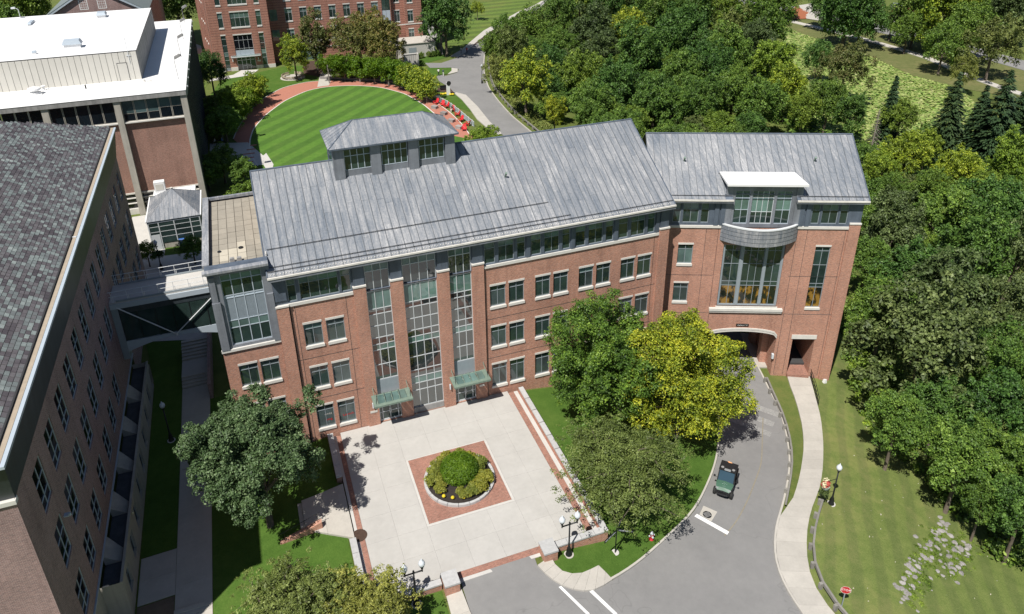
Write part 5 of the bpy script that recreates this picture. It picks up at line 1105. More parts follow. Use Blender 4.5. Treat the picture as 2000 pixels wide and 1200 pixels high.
dd = MB().box(-16.95, -15.7, PY0_ - .09, PY0_ - .051, WZ + .02, WZ + 2.6).build('door', 'panel_cream', ph); MB().box(-17.0, -16.95, PY0_ - .1, PY0_ - .05, WZ, WZ + 2.66).box(-15.7, -15.65, PY0_ - .1, PY0_ - .05, WZ, WZ + 2.66).box(-16.95, -15.7, PY0_ - .1, PY0_ - .05, WZ + 2.6, WZ + 2.66).build('door_frame', 'dark_metal', dd)
MB().tube([(-15.2, PY0_ - .1, WZ + 2.6), (-15.2, PY0_ - .1, PZ + 2.0)], .04, 6).box(-15.5, -14.9, PY0_ - .13, PY0_ - .06, WZ + 3.6, WZ + 3.7).build('conduit', 'steel_white', ph)
def unit(label, x, y, z, sx_, sy, h, hood=True):
    t = empty('roof_unit', label, 'roof vent', (x, y, z))
    MB().box(x - sx_ * .42, x + sx_ * .42, y - sy * .42, y + sy * .42, z, z + h * .5).build('curb', 'membrane', t)
    MB().add([(x - sx_ / 2, y - sy / 2, z + h * .5), (x + sx_ / 2, y - sy / 2, z + h * .5), (x + sx_ / 2, y + sy / 2, z + h * .5), (x - sx_ / 2, y + sy / 2, z + h * .5), (x - sx_ * .4, y - sy * .4, z + h), (x + sx_ * .4, y - sy * .4, z + h), (x + sx_ * .4, y + sy * .4, z + h), (x - sx_ * .4, y + sy * .4, z + h)], [(4, 5, 6, 7), (0, 1, 5, 4), (1, 2, 6, 5), (2, 3, 7, 6), (3, 0, 4, 7), (0, 3, 2, 1)]).build('hood', 'metal_frame_l', t)
unit('large grey hooded vent near the front of the white penthouse roof', -23.0, 127.2, PZ, 2.6, 1.8, 1.2)
unit('box vent at the back of the white penthouse roof', -21.7, 151.6, PZ, 1.6, 2.2, .9)
unit('small dark vent at the front left of the penthouse roof', -27.7, 124.8, PZ, .6, .5, .5)
unit('low long vent curb at the back left of the penthouse roof', -32.5, 150, PZ, .6, 3.6, .4)
t = empty('roof_fan', 'round white exhaust fan on the lower white roof beside the penthouse', 'roof fan', (-27.6, 118.6, WZ)); MB().lathe([(.75, 0), (.75, .3), (.45, .35), (.45, .6), (.85, .65), (.8, .9), (.3, 1.05)], (-27.6, 118.6, WZ), 14).build('fan_hood', 'membrane', t); MB().box(-28.5, -26.7, 117.9, 119.3, WZ, WZ + .12).build('base', 'membrane', t)
t = empty('roof_pipe', 'stubby white vent pipes behind the exhaust fan', 'vent pipe', (-26.6, 120.2, WZ)); MB().lathe([(.15, 0), (.15, .5), (.3, .55), (.3, .7)], (-26.8, 120.3, WZ), 8).lathe([(.12, 0), (.12, .4)], (-26.2, 120.1, WZ), 8).build('pipe', 'membrane', t)
t = empty('roof_pipe', 'thin dark vent pipe alone on the lower white roof', 'vent pipe', (-21.3, 119, WZ)); MB().lathe([(.1, 0), (.1, .55)], (-21.3, 119, WZ), 8).build('pipe', 'dark_metal', t)
t = empty('roof_pipe', 'low vent at the corner of the penthouse on the lower roof', 'vent pipe', (-13.7, 119.8, WZ)); MB().lathe([(.2, 0), (.2, .3)], (-13.7, 119.8, WZ), 8).box(-13.3, -12.7, 119.4, 119.7, WZ, WZ + .15).build('pipe', 'gutter_white', t)
fl0 = None
for i, y in enumerate((119.0, 133.7, 147.8, 161.6)):
    lab = ['nearest to the camera', 'second from the near roof corner', 'third from the near roof corner', 'farthest from the camera'][i]
    if fl0 is None:
        fl0 = o = empty('floodlight', '', 'floodlight', (-8.95, y, WZ)); child('pole', MB().tube([(0, 0, 0), (-.1, 0, 2.9), (.05, 0, 3.25)], .04, 6), 'concrete_grey', o)
        child('lamp_head', MB(Matrix.Translation((.45, .1, 3.35)) @ Matrix.Rotation(R(-25), 4, 'Y')).box(-.5, .5, -.35, .35, -.12, .14).box(-.4, .4, -.28, .28, .14, .26), 'concrete_grey', o)
    else: o = copy_tree(fl0); o.location = (-8.95, y, WZ)
    tag(o, 'grey floodlight on a pole at the white roof edge, ' + lab, 'floodlight', 'floodlights along the white roof')
for x, y, lab in ((-35.2, 156, 'white floodlight with twin heads at the back left of the penthouse roof'), (-36.6, 142, 'white curved-arm lamp at the left edge of the penthouse roof')):
    t = empty('roof_lamp', lab, 'floodlight', (x, y, PZ)); MB().tube([(x, y, PZ), (x, y, PZ + 1.6), (x - .5, y, PZ + 1.9)], .05, 6).build('pole', 'steel_white', t); MB().box(x - 1.0, x - .4, y - .3, y + .3, PZ + 1.75, PZ + 2.0).build('lamp_head', 'steel_white', t)

# ---- glass pavilion
pv = empty('pavilion', 'small glass pavilion with hipped metal roof against the white-roofed building', 'pavilion', (-11.8, 104, 0))
p0, p1, q0, q1, pz = -15.0, -8.35, 100.1, 108.6, 4.2
MB().box(p0 + .1, p1 - .1, q0 + .12, q1, -.3, .85).build('base_wall', 'column_stone', pv)
MB().box(p0, p1, q0, q1, pz - .28, pz).build('eave', 'metal_frame_l', pv); MB().box(p0 - .16, p0, q0 - .1, q1, pz - .05, pz + .1).box(p1, p1 + .16, q0 - .1, q1, pz - .05, pz + .1).build('gutter', 'membrane', pv)
pf = MB()
for x in (p0 + .05, p0 + 1.3, (p0 + p1) / 2 - .1, p1 - 1.4, p1 - .2): pf.box(x, x + .12, q0, q0 + .12, -.3, pz - .28)
for z in (1.75, 2.55, 3.3): pf.box(p0 + .1, p1 - .1, q0 + .03, q0 + .09, z, z + .07)
for y in (q0 + .1, q0 + 2.8, q0 + 5.6): pf.box(p0, p0 + .1, y, y + .12, -.3, pz - .28).box(p1 - .1, p1, y, y + .12, -.3, pz - .28)
pf.build('frame', 'frame_pale', pv)
for a, b in ((p0 + .17, p0 + 1.3), (p0 + 1.42, (p0 + p1) / 2 - .1), ((p0 + p1) / 2 + .02, p1 - 1.4), (p1 - 1.28, p1 - .2)):
    for c_, d in ((.86, 1.75), (1.82, 2.55), (2.62, 3.3), (3.37, pz - .28)): MB().box(a, b, q0 + .05, q0 + .07, c_, d).build('pane', 'glass', pv)
for x in (p0 + .04, p1 - .06): MB().box(x, x + .02, q0 + .2, q1, .85, pz - .3).build('side_pane', 'glass', pv)
MB().box(p0 + .2, p0 + 1.25, q0 - .02, q0 + .03, -.05, 2.2).build('door', 'frame_pale', pv)
prf = MB().box(p0 + .2, p1 - .2, q0 + .2, q1 - .1, pz, pz + .05).build('roof', 'lead', pv)
cA, cB, cC, cD, ap0, ap1 = (p0, q0 - .1, pz + .02), (p1, q0 - .1, pz + .02), (p1, q1, pz + .02), (p0, q1, pz + .02), (-11.7, 105.2, 6.5), (-11.6, 105.3, 6.5)
for cs, n in (((cA, cB, ap0), 12), ((cB, cC, ap0), 14), ((cD, cA, ap0), 14), ((cC, cD, ap0), 12)):
    for mb in facet(cs, n): mb.build('hip_panel', 'lead_sheet', prf)
MB().lathe([(.16, 0), (.2, .2)], (-11.7, 105.2, 6.45), 8).build('finial', 'limestone', prf)
t = empty('air_conditioner', 'white air conditioner box behind the pavilion roof', 'air conditioner', (-13.6, 109.5, 4.5)); MB().box(-14.3, -12.9, 109.2, 110.2, 4.4, 6.1).build('casing', 'membrane', t); MB().box(-14.1, -13.1, 109.17, 109.199, 4.9, 5.8).build('grille', 'panel_cream', t); MB().box(-14.6, -9, 108.7, 110.6, 3.9, 4.39).build('platform', 'membrane', t)

# ================================================================== brick building at the back
bb = empty('brick_block', 'large banded brick building with canopied entrance at the top of the picture', 'building', (20, 205, 0))
TY, BY = 193.7, 197.6
tw = [(-3.45, 1.15, z, 3.5) for z in (10.55, 15.9)] + [(-.65, 4.35, z, 3.5) for z in (10.55, 15.9)] + [(5.3, 1.2, z, 3.5) for z in (10.55, 15.9)] + [(-3.45, 1.1, .1, 8.6), (5.3, 1.2, .1, 8.6)]
th_ = [(x, x + w_, z, z + h_) for x, w_, z, h_ in tw] + [(-.65, 3.7, .0, 8.6)]
MB().wall(-5.55, 8.2, -1, 27, th_, .3, lambda u, d, z: (u, TY + d, z)).build('wall', 'brick_back', bb)
window_proto('tn', 1.15, 3.5, [], [.66], frame='frame_pale', lintel=.3, sill=.3, panes=('glass', 'glass_pale')); window_proto('tc', 4.35, 3.5, [.25, .5, .75], [.62], frame='frame_pale', lintel=.3, sill=.3, panes=('glass', 'glass_pale'))
window_proto('ts', 1.15, 8.6, [], [.08, .3, .42, .52, .72, .9], frame='frame_pale', lintel=.3, panes=('spandrel', 'glass', 'glass', 'glass_pale', 'glass', 'glass', 'glass'))
window_proto('tb', 4.35, 4.9, [.25, .5, .75], [.33, .74], frame='frame_pale', lintel=.3, panes=('glass_black',))
for z in (10.55, 15.9): place_window('tn', bb, (-3.45, TY, z)); place_window('tn', bb, (5.3, TY, z)); place_window('tc', bb, (-.65, TY, z))
place_window('ts', bb, (-3.45, TY, .1)); place_window('ts', bb, (5.3, TY, .1)); place_window('tb', bb, (-.65, TY, 3.7 + .0), skip=())
for k in range(4): MB().box(-.6 + k * 1.08, .44 + k * 1.08, TY + .1, TY + .2, 3.3, 4.9).build('spandrel_panel', 'metal_frame_l', bb)
d = MB()
for x in (-.65, .45, 1.45, 2.4, 3.6): d.box(x, x + .1, TY + .1, TY + .2, 0, 3.3)
d.box(-.65, 3.7, TY + .1, TY + .2, 2.4, 2.5).box(.45, 2.5, TY + .1, TY + .2, 1.0, 1.08); dr = d.build('door', 'frame_pale', bb)
for a, b in ((-.55, .45), (.55, 1.45), (1.55, 2.4), (2.5, 3.6)): MB().box(a, b, TY + .13, TY + .16, .05, 3.25).build('pane', 'glass', dr)
cn = MB().box(-1.9, 5.0, TY - 1.5, TY - 1.3, 3.5, 3.7).box(-1.9, 5.0, TY - .15, TY - .02, 3.5, 3.7)
for k in range(7): cn.box(-1.9 + k * 1.13, -1.8 + k * 1.13, TY - 1.3, TY - .15, 3.52, 3.66)
cn = cn.build('canopy', 'frame_pale', bb); MB().box(-1.8, 4.9, TY - 1.29, TY - .16, 3.66, 3.69).build('pane', 'glass_clear', cn)
for a_, b_ in ((-5.6, -3.5), (6.5, 8.25), (-2.3, -.68), (3.72, 5.28)): MB().box(a_, b_, TY - .1, TY + .05, -1, .9).build('plinth', 'limestone', bb)
MB().box(4.1, 4.9, TY - .08, TY - .001, 1.8, 2.15).build('sign_plate', 'limestone', bb)
for x in (-1.6, 4.4): MB().lathe([(.1, 0), (.1, .6)], (x, TY - .15, 2.3), 6).build('wall_lamp', 'globe', bb)
# main front
bx_ = [12.35 + 3.62 * k for k in range(7)]
bwz = [(5.15, 3.0), (10.3, 3.0), (15.4, 3.0)]
bh_ = [(x, x + 1.75, z, z + 3.0) for x in bx_ for z, h in bwz] + [(36.75, 38.95, 1.0, 26)] + [(11.2, 20, -.6, 2.9)]
MB().wall(8.2, 39.1, -1, 27, bh_, .3, lambda u, d, z: (u, BY + d, z)).build('wall', 'brick_back', bb)
window_proto('bk', 1.75, 3.0, [.5], [.68], frame='frame_pale', lintel=.28, sill=.3, panes=('glass', 'glass_pale'))
for x in bx_:
    for z, h in bwz: place_window('bk', bb, (x, BY, z))
for z in (5.6, 10.6, 15.7): # windows in the shaded return beside the entrance tower
    MB().box(8.7, 10.5, BY - .03, BY - .001, z, z + 2.7).build('pane', 'glass_pale', bb)
MB().box(10.85, 36.7, BY - .1, BY - .001, 4.45, 4.75).box(10.85, 36.7, BY - .1, BY - .001, 3.0, 3.25).build('string_course', 'limestone', bb)
MB().box(11.2, 20, BY + .15, BY + .2, -.6, 2.9).build('glazed_front', 'glass_pale', bb)
for k, (z0_, z1_, m) in enumerate(((1, 3.6, 'metal_frame_l'), (3.7, 6.2, 'glass'), (6.3, 8.3, 'glass'), (8.4, 11.0, 'metal_frame_l'), (11.1, 15.6, 'glass'), (15.7, 18, 'metal_frame_l'), (18.1, 24, 'glass'))):
    for j in range(2): MB().box(36.78 + j * 1.08, 37.8 + j * 1.08, BY + .1, BY + .15, z0_, z1_).build('strip_pane', m, bb)
MB().wall(39.1, 42.7, -1, 27, [(40.1, 41.6, z, z + 2.9) for z in (7.6, 12.7)], .3, lambda u, d, z: (u, BY + 1.2 + d, z)).build('wall', 'brick_back', bb)
window_proto('bs', 1.5, 2.9, [.5], [.68], frame='frame_pale', lintel=.25, sill=.25, panes=('glass', 'glass_pale'))
for z in (7.6, 12.7): place_window('bs', bb, (40.1, BY + 1.2, z))
MB().wall(42.7, 47.1, 1.0, 27, [(43.3, 44.8, z, z + 2.9) for z in (2.9, 7.75, 12.7)], .3, lambda u, d, z: (u, BY - .6 + d, z)).quad((42.7, BY - .6, 1), (42.7, BY + 1.3, 1), (42.7, BY + 1.3, 27), (42.7, BY - .6, 27)).build('wall', 'brick_back', bb)
for z in (2.9, 7.75, 12.7): place_window('bs', bb, (43.3, BY - .6, z))
MB().box(39.2, 47.15, BY - .7, BY - .601, 7.0, 7.25).box(42.6, 47.2, BY - .75, BY - .602, 2.2, 2.7).build('string_course', 'limestone', bb); MB().lathe([(.1, 0), (.1, .8)], (46.0, BY - .75, 4.9), 6).build('wall_lamp', 'globe', bb)
MB().quad((47.1, BY - .6, 0), (47.1, 222, 0), (47.1, 222, 27), (47.1, BY - .6, 27)).quad((8.2, TY, -1), (8.2, BY, -1), (8.2, BY, 27), (8.2, TY, 27)).build('wall', 'brick_back', bb)
MB().box(-8.5, 47.1, 221.9, 222.1, -1, 27).box(-5.5, 47.1, BY + 2, 222, 26.8, 27).build('wall', 'brick_back', bb)
# left flank, with a glazed corner strip
FLk = lambda u, d, z: (-5.55 - (u - TY) * .112 + d, u, z)
fh = [(197 + 2.2 * 0, 198.6, 2, 26)] + [(y, y + 1.6, z, z + 3.0) for y in (203, 206.2, 209.4) for z in (5.2, 10.3, 15.4)]
MB().wall(TY, 222, -1, 27, fh, .3, FLk).build('wall', 'brick_back', bb)
for z in range(2, 26, 3): MB().box(-5.95, -5.8, 196.95, 198.65, z + .05, z + 2.9).build('strip_pane', 'glass_pale', bb)
for y in (203, 206.2, 209.4):
    for z in (5.2, 10.3, 15.4):
        x = -5.55 - (y + .8 - TY) * .112
        MB().box(x + .18, x + .25, y, y + 1.6, z, z + 3).build('pane', 'glass', bb); MB().box(x - .12, x + .1, y - .05, y + 1.65, z - .25, z - .005).build('sill', 'limestone', bb)
# concrete service yard at the right end
an = empty('service_wing', 'low pale concrete service wing at the right end of the banded brick building', 'building', (44, 187, 0))
MB().box(39.5, 48.4, 189.4, 196.9, -.5, 3.6).build('block', 'concrete_white', an); MB().box(39.4, 48.5, 189.2, 196.95, 3.6, 3.75).build('roof', 'concrete_walk', an); MB().box(41.3, 43.3, 189.36, 189.399, 0, 2.6).build('door', 'metal_frame', an)
MB().box(37.8, 38.1, 179.5, 189.3, -.5, 3.4).box(37.8, 41.3, 179.4, 179.7, -.5, 3.4).box(41.0, 41.3, 178.6, 179.8, -.6, 3.6).box(37.7, 41.4, 179.3, 179.8, 3.4, 3.55).build('yard_wall', 'concrete_white', an)
for k in range(6): MB().box(37.95 + k * .55, 38.0 + k * .55, 179.37, 179.399, 0, 3.3).build('joint', 'concrete_grey', an)
MB().add([(48.4, 193, 3.7), (50.3, 193, 3.7), (50.3, 206, 9), (48.4, 206, 9)], [(0, 1, 2, 3)]).box(50.2, 50.35, 189.5, 194, 0, 4.6).build('stair_ramp', 'concrete_grey', an)

# gabled brick hall beyond the white roof
gh = empty('gabled_hall', 'old brick gable with tall white sash windows behind the white roof', 'building', (-30, 195, 0))
gy = 183.0
MB().add([(-36.6, gy, -1), (-17.4, gy, -1), (-17.4, gy, 18), (-27, gy, 23.6), (-36.6, gy, 18)], [(0, 1, 2, 3, 4)]).quad((-17.4, gy, -1), (-17.4, 230, -1), (-17.4, 230, 18), (-17.4, gy, 18)).build('wall', 'brick_left', gh)
MB().add([(-16.9, gy - .5, 17.75), (-16.9, 230, 17.75), (-27, 230, 23.75), (-27, gy - .5, 23.75)], [(0, 1, 2, 3)]).add([(-37.1, gy - .5, 17.75), (-27, gy - .5, 23.75), (-27, 230, 23.75), (-37.1, 230, 17.75)], [(0, 1, 2, 3)]).build('roof', 'roof_slate_far', gh)
for s_ in (-1, 1):
    MB().add([(-27, gy - .45, 23.7), (-27, gy - .06, 23.7), (-27 + s_ * 10.0, gy - .06, 17.8), (-27 + s_ * 10.0, gy - .45, 17.8), (-27, gy - .45, 23.2), (-27 + s_ * 10.0, gy - .45, 17.3)], [(0, 1, 2, 3), (0, 3, 5, 4)]).build('verge', 'metal_frame_l', gh)
window_proto('sash', 1.65, 3.0, [.25, .5, .75], [.17, .33, .5, .67, .83], frame='membrane', fr=.14, panes=('glass_hall_blind', 'glass_hall'), recess=.1, mull=.05)
for x in (-30.0, -26.5): place_window('sash', gh, (x, gy - .06, 18.75))

# ================================================================== vegetation
def leaf_cloud(centers, radii, n, size, r=None, up=.35, inner=.10, flat=1.0, aspect=.62, shell=(.72, 1.05), droop=0., nup=.5):
    """many small leaf faces spread over and inside clumps; returns (verts, quads)"""
    r = r or rng
    centers = np.asarray(centers, float); radii = np.asarray(radii, float)
    wgt = radii ** 2; k = r.choice(len(centers), n, p=wgt / wgt.sum())
    d = r.normal(size=(n, 3)); d[:, 2] += up * 1.2; d /= np.linalg.norm(d, axis=1)[:, None]
    rad = radii[k] * r.uniform(*shell, n); ins = r.random(n) < inner; rad[ins] *= r.uniform(.2, .75, ins.sum())
    p = centers[k] + d * rad[:, None] * np.array([1, 1, flat])
    nn = d * .75 + r.normal(size=(n, 3)) * .55; nn[:, 2] += nup; nn /= np.linalg.norm(nn, axis=1)[:, None]
    t = np.cross(nn, r.normal(size=(n, 3))); t[:, 2] -= droop; t /= np.linalg.norm(t, axis=1)[:, None]; b = np.cross(nn, t)
    s = size * r.uniform(.6, 1.35, n); s[ins] *= 2.0
    a = t * s[:, None]; c = b * (s * aspect)[:, None]
    fold = nn * (s * .18)[:, None]
    v = np.stack([p - a, p - c * 1.0 + fold, p + a, p + c + fold], 1).reshape(-1, 3)
    return v
def leaf_mesh(name, v, mat):
    n = len(v); me = bpy.data.meshes.new(name); me.vertices.add(n); me.vertices.foreach_set('co', v.astype(np.float32).ravel())
    me.loops.add(n); me.loops.foreach_set('vertex_index', np.arange(n, dtype=np.int32)); f = n // 4
    me.polygons.add(f); me.polygons.foreach_set('loop_start', np.arange(0, n, 4, dtype=np.int32)); me.polygons.foreach_set('loop_total', np.full(f, 4, np.int32))
    me.materials.append(MATS[mat]); me.update(calc_edges=True); return me
def clumps(seed, n, flat=.85, spread=(.45, .82), rr=(.26, .42), low=-.75, lumpy=.0):
    r = np.random.default_rng(seed); c = [(0, 0, 0)]; q = [.55]
    gold = math.pi * (3 - math.sqrt(5))
    for i in range(n):
        z = 1 - (i + .5) / n * (1 - low); a = gold * i + r.uniform(-.5, .5); s = math.sqrt(max(0, 1 - z * z)); k = r.uniform(*spread)
        c.append((s * math.cos(a) * k * r.uniform(.9, 1.1), s * math.sin(a) * k * r.uniform(.9, 1.1), z * k * flat)); q.append(r.uniform(*rr))
    return np.array(c), np.array(q)
def tufts(c, q, r, k):
    c2, q2 = [], []
    for cc, qq in zip(c, q):
        for _ in range(k):
            d = r.normal(size=3); d[2] += .35; d /= np.linalg.norm(d); c2.append(cc + d * qq * r.uniform(.7, 1.05)); q2.append(qq * r.uniform(.24, .48))
    return np.r_[c, c2], np.r_[q * .72, q2]
CROWN = {}
def crown(kind, var):
    """unit-radius crown meshes, several variants of each habit, shared between trees"""
    key = (kind, var)
    if key not in CROWN:
        sd = hash((kind == 'loose', kind == 'tall', var)) % 1000 + var * 17; r = np.random.default_rng(100 + var * 7 + {'round': 0, 'loose': 50, 'tall': 90}[kind])
        if kind == 'round': c, q = clumps(sd, 30 + 4 * var, .92, (.50, .86), (.17, .31)); up, inn, n = .75, .07, 17000
        elif kind == 'loose': c, q = clumps(sd + 3, 34 + 4 * var, .85, (.5, 1.0), (.12, .26)); up, inn, n = .8, .05, 15000
        else: c, q = clumps(sd + 5, 32, 1.35, (.42, .82), (.17, .29), low=-.7); up, inn, n = .75, .07, 17000
        c, q = tufts(c, q, r, 9); v = leaf_cloud(c, q, n, .0265, r, up=up, inner=inn)
        CROWN[key] = v
    return CROWN[key]
_CM = {}
def crown_mesh(kind, var, mat):
    k = (kind, var, mat)
    if k not in _CM: _CM[k] = leaf_mesh('crown', crown(kind, var), mat)
    return _CM[k]
def trunk_mesh(seed):
    """unit tree: trunk and limbs reaching into a crown centred at z = 0 of radius 1 with its foot at z = -2"""
    r = random.Random(seed); mb = MB(); mb.tube([(0, 0, -2.2), (.01, 0, -1.2), (.02, .01, -.5), (0, .02, .3)], [.075, .06, .05, .02], 8)
    for k in range(6):
        a = k * 1.05 + r.uniform(-.3, .3); h = r.uniform(-.9, -.3); L_ = r.uniform(.55, .8)
        mb.tube([(0, 0, h), (math.cos(a) * L_ * .5, math.sin(a) * L_ * .5, h + .35), (math.cos(a) * L_, math.sin(a) * L_, h + .75)], [.035, .024, .008], 6)
    return mb.mesh('trunk', 'bark', True)
TRK = [trunk_mesh(s) for s in range(3)]
TREES = []
LEAFN = dict(D='dark green', G='mid green', O='olive green', Y='bright yellow-green', YG='yellowish green', S='dull grey-green', B='brown-tinged')
def tree(x, y, rad, h, kind, mat, name='tree', var=None, sq=1.0, bush=False):
    """x, y foot; rad crown radius; h height of the crown centre above the ground"""
    g = T(x, y); o = bpy.data.objects.new(name, None); COL.objects.link(o); o.location = (x, y, g); o.rotation_euler.z = random.uniform(0, 6.28); o.empty_display_size = .5
    var = random.randrange(4) if var is None else var
    c = bpy.data.objects.new('crown', crown_mesh(kind, var, mat)); COL.objects.link(c); c.parent = o; c.location = (0, 0, h); c.scale = (rad * random.uniform(.95, 1.08), rad * random.uniform(.95, 1.08), rad * sq * random.uniform(.92, 1.08))
    t = bpy.data.objects.new('trunk', TRK[var % 3]); COL.objects.link(t); t.parent = o; t.location = (0, 0, h); k = h / 2.0; t.scale = (rad * .8, rad * .8, k)
    return o
from collections import defaultdict
LAB = []
def lab(o, text, cat, group, key): LAB.append((o, text, cat, group, key))
ORD = ['leftmost'] + [k + ' from left' for k in 'second third fourth fifth sixth seventh eighth ninth tenth eleventh twelfth thirteenth fourteenth'.split()]
def flush_labels():
    by = defaultdict(list)
    for e in LAB: by[e[1]].append(e)
    for text, es in by.items():
        es.sort(key=lambda e: e[4]); n = len(es)
        for i, (o, tx, cat, grp, key) in enumerate(es):
            if n == 1: s = tx
            elif i == n - 1: s = tx + (', the right one' if n == 2 else ', rightmost')
            elif n == 2: s = tx + ', the left one'
            else: s = tx + ', ' + (ORD[min(i, 13)])
            tag(o, s, cat, grp)
def screen(x, y, z):
    p = Vector((x, y, z - 48)); d = p.dot(_fwd); return 1000 + 1462.36 * p.dot(_r2) / d, 403.22 + 1462.36 * p.dot(_d2) / d
HAB = dict(D='round', G='round', O='loose', Y='round', YG='round', S='loose', B='loose')
def grove(lst, where, group, zone, grow=1.05):
    for k, x, y, r, h in lst:
        px, py = screen(x, y, T(x, y) + h); z = zone(px, py); g_ = 1.0 if grow > 1.25 and px > 1540 else grow
        o = tree(x, y, r * g_ * .95, h + (1.3 if grow > 1.15 else 0), HAB[k] if random.random() < .75 else 'tall', 'leaf_' + k, sq=1.22 if grow > 1.15 else 1.0)
        size = 'large' if r > 5.2 else ('small' if r < 3.4 else 'rounded')
        lab(o, f'{size} {LEAFN[k]} tree, {z}', 'tree', group, px)
def zf(px, py):
    a = 'by the back road' if px < 1060 else 'left of the main ridge' if px < 1200 else 'above the main ridge' if px < 1360 else 'above the wing roof' if px < 1560 else 'beside the lily pond' if px < 1700 else 'right of the wing'
    b = 'back row' if py < 60 else 'middle row' if py < 160 else 'front row'
    return b + ' ' + a
grove(L['forest'], '', 'trees of the wood behind the building', zf, 1.3)
grove([(k, x + 1.5, y + 5, r, h) for k, x, y, r, h in L['park']], '', 'park trees beyond the lily pond', lambda px, py: 'beyond the pond ' + ('by the far road' if py < 60 else 'by the far path'), 1.25)
grove(L['woods'], '', 'trees of the wood right of the slope', lambda px, py: 'right-hand wood ' + ('above the slope' if py < 600 else 'at the slope top' if py < 780 else 'by the lower slope'), 1.2)
grove(L['back'], '', 'trees around the back lawns', lambda px, py: 'before the banded brick building' if 560 < px < 800 else 'beside the upper road' if px > 800 else 'beyond the white roof', 1.25)
# second rows that close the wood towards its floor
fill = []
for _ in range(9000):
    if len(fill) >= 110: break
    x, y = random.uniform(56, 150), random.uniform(66, 215)
    px, py = screen(x, y, T(x, y) + 5)
    if not (960 < px < 2030 and -30 < py < 520): continue
    if 1490 < px < 1900 and py < 310: continue
    if 1535 < px < 1900 and py < 70 + (px - 1535) * .33 + 90 and y > 112 and x > 115: continue
    if px < 985 + max(0, (200 - py)) * .1 and y > 90 or (y > 90 and x < 57): continue
    if y > 205 or (x > 138 and y > 100): continue
    if any(math.hypot(x - a, y - b) < 3.6 for _, a, b, *_q in L['forest'] + L['woods'] + L['conifer']) or any(math.hypot(x - a, y - b) < 4.4 for a, b in fill): continue
    fill.append((x, y))
for x, y in fill:
    k = random.choice('DDGGGGS'); o = tree(x, y, random.uniform(3.4, 4.6), random.uniform(3.2, 4.6), HAB[k], 'leaf_' + k)
    px, py = screen(x, y, T(x, y) + 5); lab(o, f'low {LEAFN[k]} tree, {zf(px, py)}', 'tree', 'trees of the wood behind the building', px)
# conifers beside the pond, and one dead spruce
def conifer(x, y, h, w, seed):
    r = np.random.default_rng(seed); n = 6500; t = r.random(n) ** .75; z = h * (1 - t * .93)
    layer = np.round(z / (h * .062)) * h * .062; a = r.uniform(0, 6.283, n); whorl = (.78 + .22 * np.cos(a * 6 + layer * 7))
    rad = w * (t ** .85) * whorl * r.uniform(.35, 1.0, n); zz = layer - rad * .30 + r.normal(size=n) * h * .012
    p = np.stack([rad * np.cos(a), rad * np.sin(a), zz], 1)
    out = np.stack([np.cos(a), np.sin(a), -.35 + 0 * a], 1); side = np.stack([-np.sin(a), np.cos(a), r.normal(size=n) * .3], 1)
    s = .40 * r.uniform(.6, 1.3, n); A = out * s[:, None]; B = side * (s * .42)[:, None]; B[:, 2] += .04
    v = np.stack([p - A, p - B, p + A, p + B], 1).reshape(-1, 3)
    o = bpy.data.objects.new('conifer', None); COL.objects.link(o); o.location = (x, y, T(x, y))
    c = bpy.data.objects.new('crown', leaf_mesh('crown', v, 'leaf_C')); COL.objects.link(c); c.parent = o
    child('trunk', MB().tube([(0, 0, -.5), (0, 0, h * .97)], [.22, .03], 8), 'bark', o); return o
for i, (x, y, h, w_) in enumerate(L['conifer']):
    o = conifer(x, y, h * 1.06, w_ * (1.35 if i else 1.2), i + 5); px, py = screen(x, y, T(x, y) + h / 2)
    lab(o, 'narrow spruce standing left of the pond spruces' if i == 0 else 'dark spruce beside the lily pond', 'conifer', 'spruces by the lily pond', px)
dx, dy = L['dead'][:2]; t = empty('dead_tree', 'bare grey dead spruce beside the right end of the wing roof', 'tree', (dx, dy, T(dx, dy)))
mb = MB(); mb.tube([(0, 0, 0), (.3, .1, 5.5), (.5, .2, 10.5)], [.16, .1, .02], 6); child('trunk', mb, 'bark_dead', t)
mb = MB()
for k in range(110):
    z = 2 + 8.2 * (k / 110); a = k * 2.4; l = (11 - z) * .25 * random.uniform(.6, 1.1); b = (.03 * z + .1, .02 * z, z)
    mb.tube([b, (b[0] + math.cos(a) * l * .6, b[1] + math.sin(a) * l * .6, z - .15), (b[0] + math.cos(a) * l, b[1] + math.sin(a) * l, z - .5)], [.03, .02, .008], 3, cap=False)
child('branches', mb, 'bark_dead', t)

